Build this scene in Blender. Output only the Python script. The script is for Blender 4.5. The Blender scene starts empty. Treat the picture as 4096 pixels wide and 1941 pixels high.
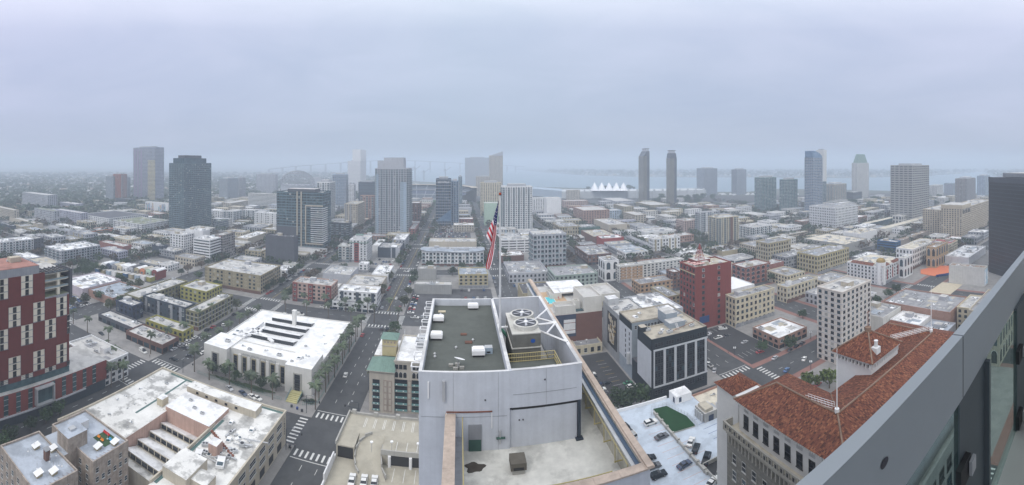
import bpy, math, random
from mathutils import Vector
R = math.radians
random.seed(7)
scene = bpy.context.scene
COL = scene.collection
FH, FV, EYE, XC, HOR = 1650.0, 1375.0, 120.0, 1836.0, 652.0

def at(px, py, z):
    """point at height z seen at a pixel of the 4096 wide photograph"""
    t = (px - XC) / FH
    r = FV * (EYE - z) / (py - HOR)
    return r * math.sin(t), r * math.cos(t)

# ------------------------------------------------------------------ materials
MATS = {}
def newmat(name):
    m = bpy.data.materials.new(name); m.use_nodes = True
    nt = m.node_tree; b = nt.nodes['Principled BSDF']
    return m, nt, b
def N(nt, kind, **kw):
    n = nt.nodes.new(kind)
    for k, v in kw.items():
        if k in n.inputs: n.inputs[k].default_value = v
        else: setattr(n, k, v)
    return n
def ramp(nt, stops, fac=None):
    n = nt.nodes.new('ShaderNodeValToRGB'); e = n.color_ramp.elements
    e[0].position, e[0].color = stops[0][0], (*stops[0][1], 1)
    e[1].position, e[1].color = stops[-1][0], (*stops[-1][1], 1)
    for p, c in stops[1:-1]:
        x = e.new(p); x.color = (*c, 1)
    if fac is not None: nt.links.new(fac, n.inputs['Fac'])
    return n
def sc3(c, k): return tuple(min(1, v * k) for v in c)
def surf(name, c, rough=.85, var=.12, scale=.35, streak=0.0, fine=3.0, metal=0, stain=0.0, bump=0.0, spec=.3):
    """a weathered surface: broad and fine colour variation, rain streaks, roof stains"""
    if name in MATS: return MATS[name]
    m, nt, b = newmat(name); L = nt.links.new
    geo = N(nt, 'ShaderNodeNewGeometry')
    n1 = N(nt, 'ShaderNodeTexNoise', Scale=scale, Detail=5.0, Roughness=.6); L(geo.outputs['Position'], n1.inputs['Vector'])
    r1 = ramp(nt, [(.3, sc3(c, 1 - var)), (.7, sc3(c, 1 + var))], n1.outputs['Fac'])
    out = r1.outputs['Color']
    n2 = N(nt, 'ShaderNodeTexNoise', Scale=fine, Detail=3.0); L(geo.outputs['Position'], n2.inputs['Vector'])
    mr = N(nt, 'ShaderNodeMapRange'); mr.inputs['To Min'].default_value = 1 - var * .7; mr.inputs['To Max'].default_value = 1 + var * .5
    L(n2.outputs['Fac'], mr.inputs['Value'])
    mx = N(nt, 'ShaderNodeMix', data_type='RGBA', blend_type='MULTIPLY'); mx.inputs['Factor'].default_value = 1
    L(out, mx.inputs['A']); L(mr.outputs['Result'], mx.inputs['B']); out = mx.outputs['Result']
    if streak:
        mp = N(nt, 'ShaderNodeMapping'); mp.inputs['Scale'].default_value = (1.6, 1.6, .07); L(geo.outputs['Position'], mp.inputs['Vector'])
        n3 = N(nt, 'ShaderNodeTexNoise', Scale=1.0, Detail=4.0); L(mp.outputs['Vector'], n3.inputs['Vector'])
        r3 = ramp(nt, [(.42, (1, 1, 1)), (.75, (1 - streak,) * 3)], n3.outputs['Fac'])
        mx = N(nt, 'ShaderNodeMix', data_type='RGBA', blend_type='MULTIPLY'); mx.inputs['Factor'].default_value = 1
        L(out, mx.inputs['A']); L(r3.outputs['Color'], mx.inputs['B']); out = mx.outputs['Result']
    if stain:
        n4 = N(nt, 'ShaderNodeTexNoise', Scale=.17, Detail=6.0, Roughness=.6, Distortion=.0); L(geo.outputs['Position'], n4.inputs['Vector'])
        r4 = ramp(nt, [(.5, (1, 1, 1)), (.545, (1 - stain * .55,) * 3), (.66, (1 - stain,) * 3)], n4.outputs['Fac'])
        mx = N(nt, 'ShaderNodeMix', data_type='RGBA', blend_type='MULTIPLY'); mx.inputs['Factor'].default_value = 1
        L(out, mx.inputs['A']); L(r4.outputs['Color'], mx.inputs['B']); out = mx.outputs['Result']
    L(out, b.inputs['Base Color'])
    b.inputs['Roughness'].default_value = rough; b.inputs['Metallic'].default_value = metal
    b.inputs['Specular IOR Level'].default_value = spec
    if bump:
        bp = N(nt, 'ShaderNodeBump', Strength=bump, Distance=.05); L(n2.outputs['Fac'], bp.inputs['Height']); L(bp.outputs['Normal'], b.inputs['Normal'])
    MATS[name] = m; return m
def plain(name, c, rough=.5, metal=0, alpha=None, emit=None):
    if name in MATS: return MATS[name]
    m, nt, b = newmat(name)
    b.inputs['Base Color'].default_value = (*c, 1); b.inputs['Roughness'].default_value = rough; b.inputs['Metallic'].default_value = metal
    MATS[name] = m; return m
def curtain(name, c1, c2, cell=(1.6, 1.6, 3.4), rough=.18):
    """curtain glass: each pane a slightly different tint, some with blinds"""
    m, nt, b = newmat(name); L = nt.links.new
    geo = N(nt, 'ShaderNodeNewGeometry')
    sn = N(nt, 'ShaderNodeVectorMath', operation='SNAP'); sn.inputs[1].default_value = cell
    ad = N(nt, 'ShaderNodeVectorMath', operation='ADD'); ad.inputs[1].default_value = (.37, .41, .2)
    L(geo.outputs['Position'], ad.inputs[0]); L(ad.outputs[0], sn.inputs[0])
    wn = N(nt, 'ShaderNodeTexWhiteNoise', noise_dimensions='3D'); L(sn.outputs[0], wn.inputs['Vector'])
    n1 = N(nt, 'ShaderNodeTexNoise', Scale=.05, Detail=2.0); L(geo.outputs['Position'], n1.inputs['Vector'])
    mth = N(nt, 'ShaderNodeMath', operation='MULTIPLY_ADD'); L(wn.outputs['Value'], mth.inputs[0]); mth.inputs[1].default_value = .3; L(n1.outputs['Fac'], mth.inputs[2])
    r = ramp(nt, [(.4, c1), (.85, tuple((a + b_) * .5 for a, b_ in zip(c1, c2))), (.99, c2)], mth.outputs[0])
    L(r.outputs['Color'], b.inputs['Base Color'])
    b.inputs['Roughness'].default_value = rough; b.inputs['Specular IOR Level'].default_value = .55
    MATS[name] = m; return m
def brick(name, c1, c2, mortar, scale=1.0, rough=.9):
    m, nt, b = newmat(name); L = nt.links.new
    geo = N(nt, 'ShaderNodeNewGeometry')
    sp = N(nt, 'ShaderNodeSeparateXYZ'); L(geo.outputs['Position'], sp.inputs[0])
    ad = N(nt, 'ShaderNodeMath', operation='ADD'); L(sp.outputs[0], ad.inputs[0]); L(sp.outputs[1], ad.inputs[1])
    cb = N(nt, 'ShaderNodeCombineXYZ'); L(ad.outputs[0], cb.inputs[0]); L(sp.outputs[2], cb.inputs[1])
    t = N(nt, 'ShaderNodeTexBrick'); L(cb.outputs[0], t.inputs['Vector'])
    t.inputs['Scale'].default_value = scale; t.inputs['Color1'].default_value = (*c1, 1); t.inputs['Color2'].default_value = (*c2, 1)
    t.inputs['Mortar'].default_value = (*mortar, 1); t.inputs['Mortar Size'].default_value = .012
    n2 = N(nt, 'ShaderNodeTexNoise', Scale=.4, Detail=5.0); L(geo.outputs['Position'], n2.inputs['Vector'])
    mr = N(nt, 'ShaderNodeMapRange'); mr.inputs['To Min'].default_value = .75; mr.inputs['To Max'].default_value = 1.2; L(n2.outputs['Fac'], mr.inputs['Value'])
    mx = N(nt, 'ShaderNodeMix', data_type='RGBA', blend_type='MULTIPLY'); mx.inputs['Factor'].default_value = 1
    L(t.outputs['Color'], mx.inputs['A']); L(mr.outputs['Result'], mx.inputs['B']); L(mx.outputs['Result'], b.inputs['Base Color'])
    b.inputs['Roughness'].default_value = rough; MATS[name] = m; return m
def tiles(name):
    """clay barrel tiles, laid in courses: single tiles differ in tone"""
    m, nt, b = newmat(name); L = nt.links.new
    uv = N(nt, 'ShaderNodeUVMap')
    sn = N(nt, 'ShaderNodeVectorMath', operation='SNAP'); sn.inputs[1].default_value = (.26, .42, 1); L(uv.outputs[0], sn.inputs[0])
    wn = N(nt, 'ShaderNodeTexWhiteNoise', noise_dimensions='2D'); L(sn.outputs[0], wn.inputs['Vector'])
    r = ramp(nt, [(0, (.08, .028, .018)), (.3, (.18, .058, .034)), (.6, (.23, .078, .044)), (.85, (.29, .105, .055)), (1, (.4, .17, .085))], wn.outputs['Value'])
    sp = N(nt, 'ShaderNodeSeparateXYZ'); L(uv.outputs[0], sp.inputs[0])
    w = N(nt, 'ShaderNodeMath', operation='MULTIPLY'); w.inputs[1].default_value = 2 * math.pi / .26; L(sp.outputs[0], w.inputs[0])
    s = N(nt, 'ShaderNodeMath', operation='SINE'); L(w.outputs[0], s.inputs[0])
    v = N(nt, 'ShaderNodeMath', operation='FRACT'); dv = N(nt, 'ShaderNodeMath', operation='DIVIDE'); dv.inputs[1].default_value = .42
    L(sp.outputs[1], dv.inputs[0]); L(dv.outputs[0], v.inputs[0])
    ad = N(nt, 'ShaderNodeMath', operation='ADD'); L(s.outputs[0], ad.inputs[0]); L(v.outputs[0], ad.inputs[1])
    bp = N(nt, 'ShaderNodeBump', Strength=1.0, Distance=.09); L(ad.outputs[0], bp.inputs['Height']); L(bp.outputs['Normal'], b.inputs['Normal'])
    geo = N(nt, 'ShaderNodeNewGeometry'); n2 = N(nt, 'ShaderNodeTexNoise', Scale=.5, Detail=4.0); L(geo.outputs['Position'], n2.inputs['Vector'])
    mr = N(nt, 'ShaderNodeMapRange'); mr.inputs['To Min'].default_value = .7; mr.inputs['To Max'].default_value = 1.35; L(n2.outputs['Fac'], mr.inputs['Value'])
    mx = N(nt, 'ShaderNodeMix', data_type='RGBA', blend_type='MULTIPLY'); mx.inputs['Factor'].default_value = 1
    L(r.outputs['Color'], mx.inputs['A']); L(mr.outputs['Result'], mx.inputs['B']); L(mx.outputs['Result'], b.inputs['Base Color'])
    b.inputs['Roughness'].default_value = .9; MATS[name] = m; return m

WALL = dict(lgray=(.42, .43, .46), gray=(.28, .29, .31), dgray=(.09, .095, .11), dslate=(.05, .065, .085), lav=(.42, .42, .5),
            beige=(.46, .41, .33), white=(.72, .72, .72), offw=(.58, .57, .54), cream=(.56, .5, .37), tan=(.37, .32, .21), taupe=(.27, .24, .22),
            olive=(.21, .2, .12), olivet=(.31, .27, .18), yellow=(.34, .32, .1), mustard=(.3, .28, .07), navy=(.045, .06, .1), orange=(.5, .2, .1),
            pinkt=(.45, .32, .27), pinkw=(.5, .44, .48), pink=(.5, .38, .34), pinkr=(.55, .25, .25), tany=(.42, .36, .2), tanor=(.4, .27, .17),
            lblue=(.36, .44, .52), mint=(.42, .55, .44), lgreen=(.3, .37, .33), dgreen=(.06, .12, .1), red=(.3, .06, .05), redb=(.21, .05, .042),
            cgray=(.33, .33, .32), sand=(.5, .43, .33), hcream=(.6, .55, .5), blue=(.03, .1, .22), ochre=(.44, .31, .18), copper=(.3, .1, .06), concrete=(.4, .39, .36),
            steel=(.33, .34, .36), green=(.08, .2, .16), patina=(.17, .26, .22), lilac=(.56, .585, .63), deck=(.5, .57, .66), sandy=(.42, .39, .32), pinks=(.55, .36, .29),
            teal_line=(.17, .23, .25), stone=(.3, .29, .26), travert=(.42, .35, .29))
ROOF = dict(rw=(.78, .78, .78), rl=(.5, .49, .47), rg=(.3, .3, .31), rd=(.1, .1, .11), rt=(.45, .41, .33), rcream=(.6, .55, .45), rgreen=(.2, .22, .14),
            rm=(.33, .37, .42), rbr=(.3, .23, .18), rred=(.33, .1, .1), rsal=(.34, .18, .15), gravel=(.105, .115, .105), rblue=(.42, .46, .52))
def W(k):
    if k in MATS: return MATS[k]
    return surf(k, WALL[k], streak=.12 if k == 'lilac' else .16, var=.08)
def RF(k):
    if k in MATS: return MATS[k]
    return surf(k, ROOF[k], var=.1, stain=.3 if k != 'gravel' else .1, scale=.5, fine=2.0, bump=.2)
brick('brick', (.26, .085, .06), (.2, .065, .05), (.3, .25, .22), 1.3)
brick('brickb', (.17, .08, .055), (.13, .06, .045), (.2, .17, .15), 1.3)
brick('brickp', (.36, .2, .15), (.3, .17, .13), (.38, .33, .28), 1.3)
curtain('gT', (.02, .05, .06), (.12, .2, .22)); curtain('gTl', (.08, .14, .17), (.3, .38, .42)); curtain('gDk', (.018, .038, .05), (.1, .18, .21))
curtain('gBl', (.07, .14, .24), (.26, .36, .48)); curtain('gBw', (.2, .28, .38), (.45, .53, .62)); curtain('gV', (.1, .13, .22), (.28, .3, .42)); curtain('gBd', (.012, .035, .07), (.05, .11, .17))
curtain('gTow', (.04, .05, .065), (.12, .13, .15)); curtain('gHot', (.09, .12, .16), (.2, .24, .28)); curtain('gGr', (.09, .18, .18), (.3, .38, .36)); curtain('gBk', (.01, .01, .014), (.028, .026, .032), rough=.3)
tiles('clay_tile')
GL = [plain('glass_dark', (.012, .016, .022), .12), plain('glass_blue', (.04, .07, .09), .15), plain('glass_blind', (.3, .29, .26), .5)]
FR = plain('window_frame', (.5, .5, .49), .6); FRD = plain('dark_frame', (.03, .03, .035), .5)
METAL = surf('zinc', (.5, .51, .52), rough=.45, var=.15, metal=.3); WHITE = surf('white_paint', (.78, .78, .78), var=.05); BLACK = plain('black_paint', (.02, .02, .022), .6)
RUST = surf('rust', (.2, .08, .05), var=.4, fine=2)
LEAF = {}
def leafmat(name, a, b_):
    m, nt, b = newmat(name); L = nt.links.new
    geo = N(nt, 'ShaderNodeNewGeometry'); n = N(nt, 'ShaderNodeTexNoise', Scale=.9, Detail=4.0); L(geo.outputs['Position'], n.inputs['Vector'])
    oi = N(nt, 'ShaderNodeObjectInfo'); 
    r = ramp(nt, [(.3, a), (.75, b_)], n.outputs['Fac'])
    h = N(nt, 'ShaderNodeHueSaturation'); mr = N(nt, 'ShaderNodeMapRange'); mr.inputs['To Min'].default_value = .65; mr.inputs['To Max'].default_value = 1.35
    L(oi.outputs['Random'], mr.inputs['Value']); L(mr.outputs['Result'], h.inputs['Value']); L(r.outputs['Color'], h.inputs['Color'])
    L(h.outputs['Color'], b.inputs['Base Color']); b.inputs['Roughness'].default_value = .7; LEAF[name] = m; return m
leafmat('leaf_green', (.02, .045, .018), (.055, .095, .035)); leafmat('leaf_olive', (.04, .05, .025), (.09, .1, .045)); leafmat('leaf_brown', (.07, .05, .03), (.13, .09, .05))
leafmat('leaf_palm', (.035, .06, .03), (.09, .11, .06)); leafmat('leaf_bright', (.05, .09, .015), (.12, .15, .03))
BARK = surf('bark', (.13, .1, .075), var=.3, fine=6)

# ------------------------------------------------------------------ mesh helpers
class MB:
    def __init__(s): s.v = []; s.f = []; s.m = []; s.mats = []; s.uv = None
    def mi(s, m):
        if m not in s.mats: s.mats.append(m)
        return s.mats.index(m)
    def poly(s, pts, m):
        i = len(s.v); s.v += [tuple(p) for p in pts]; s.f.append(tuple(range(i, i + len(pts)))); s.m.append(s.mi(m))
    def box(s, x0, x1, y0, y1, z0, z1, m, top=None, bottom=True):
        i = len(s.v); k = s.mi(m)
        s.v += [(x0, y0, z0), (x1, y0, z0), (x1, y1, z0), (x0, y1, z0), (x0, y0, z1), (x1, y0, z1), (x1, y1, z1), (x0, y1, z1)]
        fs = [(0, 1, 5, 4), (1, 2, 6, 5), (2, 3, 7, 6), (3, 0, 4, 7), (4, 5, 6, 7)] + ([(3, 2, 1, 0)] if bottom else [])
        for q, f in enumerate(fs):
            s.f.append(tuple(i + a for a in f)); s.m.append(s.mi(top) if (q == 4 and top) else k)
        return s
    def obox(s, c, d, w, z0, z1, m, off=0):
        """box on a segment c->d with width w"""
        a, b = Vector(c[:2]), Vector(d[:2]); t = (b - a).normalized(); n = Vector((-t.y, t.x)) * w / 2; o = Vector((-t.y, t.x)) * off
        p = [a - n + o, b - n + o, b + n + o, a + n + o]
        s.prism([(q.x, q.y) for q in p], z0, z1, m)
    def prism(s, pts, z0, z1, m, top=None):
        n = len(pts); i = len(s.v); s.v += [(x, y, z0) for x, y in pts] + [(x, y, z1) for x, y in pts]
        for k in range(n):
            j = (k + 1) % n; s.f.append((i + k, i + j, i + n + j, i + n + k)); s.m.append(s.mi(m))
        s.f.append(tuple(i + n + k for k in range(n))); s.m.append(s.mi(top or m)); s.f.append(tuple(i + n - 1 - k for k in range(n))); s.m.append(s.mi(m))
    def cyl(s, x, y, z0, z1, r, m, n=12, r2=None, top=None):
        r2 = r if r2 is None else r2; i = len(s.v)
        for z, q in ((z0, r), (z1, r2)):
            s.v += [(x + q * math.cos(2 * math.pi * k / n), y + q * math.sin(2 * math.pi * k / n), z) for k in range(n)]
        for k in range(n):
            j = (k + 1) % n; s.f.append((i + k, i + j, i + n + j, i + n + k)); s.m.append(s.mi(m))
        s.f.append(tuple(i + n + k for k in range(n))); s.m.append(s.mi(top or m)); s.f.append(tuple(i + n - 1 - k for k in range(n))); s.m.append(s.mi(m))
    def tube(s, a, b, r, m, n=6, r2=None):
        a, b = Vector(a), Vector(b); r2 = r if r2 is None else r2; d = (b - a).normalized()
        u = d.cross(Vector((0, 0, 1))); u = u.normalized() if u.length > .01 else Vector((1, 0, 0)); w = d.cross(u); i = len(s.v)
        for p, q in ((a, r), (b, r2)):
            s.v += [tuple(p + (u * math.cos(2 * math.pi * k / n) + w * math.sin(2 * math.pi * k / n)) * q) for k in range(n)]
        for k in range(n):
            j = (k + 1) % n; s.f.append((i + k, i + n + k, i + n + j, i + j)); s.m.append(s.mi(m))
        s.f.append(tuple(i + k for k in range(n))); s.m.append(s.mi(m)); s.f.append(tuple(i + 2 * n - 1 - k for k in range(n))); s.m.append(s.mi(m))
    def build(s, name, parent=None, loc=(0, 0, 0), rz=0, smooth=False, kind=None):
        me = s.mesh(name, smooth); o = bpy.data.objects.new(name, me); COL.objects.link(o); o.location = loc; o.rotation_euler = (0, 0, rz)
        if parent: o.parent = parent
        if kind: o['kind'] = kind
        return o
    def mesh(s, name, smooth=False):
        me = bpy.data.meshes.new(name); me.from_pydata(s.v, [], s.f)
        for m in s.mats: me.materials.append(m)
        me.polygons.foreach_set('material_index', s.m)
        if smooth: me.polygons.foreach_set('use_smooth', [True] * len(s.f))
        if s.uv: 
            l = me.uv_layers.new(name='UVMap'); k = 0
            for fuv in s.uv:
                for c in fuv: l.data[k].uv = c; k += 1
        me.update(); return me
def tag(o, label=None, cat=None, group=None, kind=None):
    if label: o['label'] = label
    if cat: o['category'] = cat
    if group: o['group'] = group
    if kind: o['kind'] = kind
    return o
def thing(name, label, cat, loc=(0, 0, 0), rz=0, group=None):
    o = bpy.data.objects.new(name, None); COL.objects.link(o); o.location = loc; o.rotation_euler = (0, 0, rz); o.empty_display_size = .1
    return tag(o, label, cat, group)
def inst(name, me, parent, loc, scale=(1, 1, 1), rz=0):
    o = bpy.data.objects.new(name, me); COL.objects.link(o); o.parent = parent; o.location = loc; o.scale = scale; o.rotation_euler = (0, 0, rz)
    return o

# ------------------------------------------------------------------ unit parts shared by many buildings
def win_mesh(g, fr, cross=True, arch=False):
    m = MB(); d = .06
    if arch:
        n = 8; pts = [(-.5, 0), (.5, 0)] + [(.5 * math.cos(math.pi * k / n), .7 + .3 * math.sin(math.pi * k / n)) for k in range(n + 1)]
        m.poly([(x, -.02, z) for x, z in pts], g)
        inner = [(x * 1.12, (z - .5) * 1.06 + .5) for x, z in pts]
        for k in range(2, len(pts) - 1):
            m.poly([(pts[k][0], -d, pts[k][1]), (inner[k][0], -d, inner[k][1]), (inner[k + 1][0], -d, inner[k + 1][1]), (pts[k + 1][0], -d, pts[k + 1][1])], fr)
        m.box(-.02, .02, -.05, 0, 0, .98, FRD); m.box(-.5, .5, -.05, 0, .66, .7, FRD)
        return m.mesh('arched_window')
    m.poly([(-.5, -.02, 0), (.5, -.02, 0), (.5, -.02, 1), (-.5, -.02, 1)], g)
    f = .055
    m.box(-.5, -.5 + f, -d, 0, 0, 1, fr); m.box(.5 - f, .5, -d, 0, 0, 1, fr); m.box(-.5 + f, .5 - f, -d, 0, 0, .05, fr); m.box(-.5 + f, .5 - f, -d, 0, .95, 1, fr)
    if cross: m.box(-.5 + f, .5 - f, -d, 0, .47, .52, fr)
    m.box(-.56, .56, -.14, 0, -.05, 0, fr)
    return m.mesh('window')
WINS = {'l': [win_mesh(g, FR) for g in (GL[0], GL[0], GL[1], GL[2])], 'd': [win_mesh(g, FRD) for g in (GL[0], GL[0], GL[1], GL[2])]}
ARCH = [win_mesh(g, WHITE, arch=True) for g in (GL[0], GL[1])]
def band_mesh(g):
    m = MB(); m.poly([(-.5, -.02, 0), (.5, -.02, 0), (.5, -.02, 1), (-.5, -.02, 1)], g)
    for k in range(1, 12): m.box(-.5 + k / 12 - .004, -.5 + k / 12 + .004, -.06, 0, 0, 1, FRD)
    return m.mesh('ribbon_window')
BAND = [band_mesh(g) for g in GL[:2]]
def open_mesh():
    m = MB(); m.poly([(-.5, -.02, 0), (.5, -.02, 0), (.5, -.02, 1), (-.5, -.02, 1)], BLACK); return m.mesh('opening')
OPEN = open_mesh()
def balc_mesh(c, rail):
    m = MB(); m.box(-.5, .5, -1, 0, -.06, .0, c); m.box(-.5, .5, -1, -.96, 0, .32, rail); m.box(-.5, -.47, -.96, 0, 0, .32, rail); m.box(.47, .5, -.96, 0, 0, .32, rail)
    return m.mesh('balcony')
GLR = plain('rail_glass', (.22, .28, .3), .2)
BALC = {'w': balc_mesh(surf('balcony_white', (.6, .6, .6), var=.06), GLR), 'd': balc_mesh(W('lgray'), FRD), 'g': balc_mesh(W('gray'), GLR)}
def ac_mesh(k):
    m = MB(); r = random.Random(k)
    if k % 4 == 0:
        m.box(-1.4, 1.4, -.9, .9, .25, 1.5, METAL); m.cyl(-.6, 0, 1.5, 1.6, .5, FRD); m.cyl(.6, 0, 1.5, 1.6, .5, FRD); m.box(-1.2, 1.2, -.7, .7, 0, .25, FRD)
    elif k % 4 == 1:
        m.box(-.8, .8, -.8, .8, .2, 1.3, METAL); m.cyl(0, 0, 1.3, 1.42, .6, FRD); m.box(.8, 3.4, -.3, .3, .5, 1.0, METAL)
    elif k % 4 == 2:
        m.box(-.9, .9, -1.6, 1.6, .1, .9, WHITE); m.box(-.7, .7, -1.4, -.3, .9, .96, GL[1]); m.cyl(1.6, .5, 0, 1.1, .25, METAL, n=8)
    else:
        m.cyl(0, 0, 0, 1.0, .35, METAL, n=8); m.cyl(0, 0, 1.0, 1.25, .55, METAL, n=8); m.box(1, 2.2, -.5, .5, 0, .8, METAL)
    return m.mesh('roof_unit')
ACS = [ac_mesh(k) for k in range(8)]

# ------------------------------------------------------------------ generic building
NWIN = 0
def face_frames(x0, x1, y0, y1):
    """the faces turned to the viewpoint: (centre function, length, rotation)"""
    fs = [('f', x1 - x0, lambda u: ((x0 + x1) / 2 + u, y0), 0.0)]
    if x1 < 0: fs.append(('s', y1 - y0, lambda u: (x1, (y0 + y1) / 2 + u), math.pi / 2))
    elif x0 > 0: fs.append(('s', y1 - y0, lambda u: (x0, (y0 + y1) / 2 - u), -math.pi / 2))
    return fs
def shell(root, x0, x1, y0, y1, z0, h, wall, roof, par=.8, name='wall', rnd=None):
    t = .35; m = MB(); H = h + par
    for (a, b, c, d, o) in ((x0, y0, x1, y0, 0), (x1, y0, x1, y1, 0), (x1, y1, x0, y1, 0), (x0, y1, x0, y0, 0)):
        m.poly([(a, b, z0), (c, d, z0), (c, d, H), (a, b, H)], wall)
    i = [(x0 + t, y0 + t), (x1 - t, y0 + t), (x1 - t, y1 - t), (x0 + t, y1 - t)]; o = [(x0, y0), (x1, y0), (x1, y1), (x0, y1)]
    for k in range(4):
        j = (k + 1) % 4
        m.poly([(*o[k], H), (*o[j], H), (*i[j], H), (*i[k], H)], wall)
        m.poly([(*i[j], h - .1), (*i[k], h - .1), (*i[k], H), (*i[j], H)][::1], wall)
    w = m.build(name, root)
    r = MB(); r.poly([(*i[0], h), (*i[1], h), (*i[2], h), (*i[3], h)], roof)
    if rnd and x1 - x0 > 6 and y1 - y0 > 6:
        W_, D_ = x1 - x0, y1 - y0
        for _ in range(int(W_ * D_ / 90) + 1):
            a, b = rnd.uniform(1.2, min(7, W_ / 3)), rnd.uniform(1.2, min(7, D_ / 3)); px, py = rnd.uniform(x0 + .8, x1 - a - .8), rnd.uniform(y0 + .8, y1 - b - .8); z = h + .01 + .004 * _
            r.poly([(px, py, z), (px + a, py, z), (px + a, py + b, z), (px, py + b, z)], RF(rnd.choice(('rl', 'rg', 'rl', 'rt', 'rm'))))
    return r.build('roof', root)
def roof_kit(root, x0, x1, y0, y1, h, dense=1.0, pent=True, rnd=random):
    w, d = x1 - x0, y1 - y0
    if w < 5 or d < 5: return
    n = min(26, int(w * d / 42 * dense * rnd.uniform(.6, 1.3)) + 2)
    pm = MB(); px, py = rnd.uniform(x0 + 1, x0 + w * .4), rnd.uniform(y0 + 1, y1 - 1); pm.box(px, px + w * .4, py, py + .18, h + .1, h + .28, METAL); pm.build('roof_pipe', root)
    for _ in range(n):
        s = rnd.uniform(.35, 1.15)
        inst('roof_unit', rnd.choice(ACS), root, (rnd.uniform(x0 + 2, x1 - 2), rnd.uniform(y0 + 2, y1 - 2), h), (s, s, s), rnd.choice((0, math.pi / 2, math.pi)))
    if pent and w > 10 and d > 9 and h > 9:
        cx, cy = rnd.uniform(x0 + 4, x1 - 4), rnd.uniform(y0 + 4, y1 - 3); a, b = rnd.uniform(1.6, 2.6), rnd.uniform(1.6, 2.6)
        m = MB(); m.box(cx - a, cx + a, cy - b, cy + b, h, h + 2.8, W(rnd.choice(('white', 'lgray', 'beige'))), top=RF('rl')); m.build('stair_house', root)
def add_win(root, me, p, z, w, h, rz, depth=1.0, name='window'):
    inst(name, me, root, (p[0], p[1], z), (w, depth, h), rz)
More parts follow.
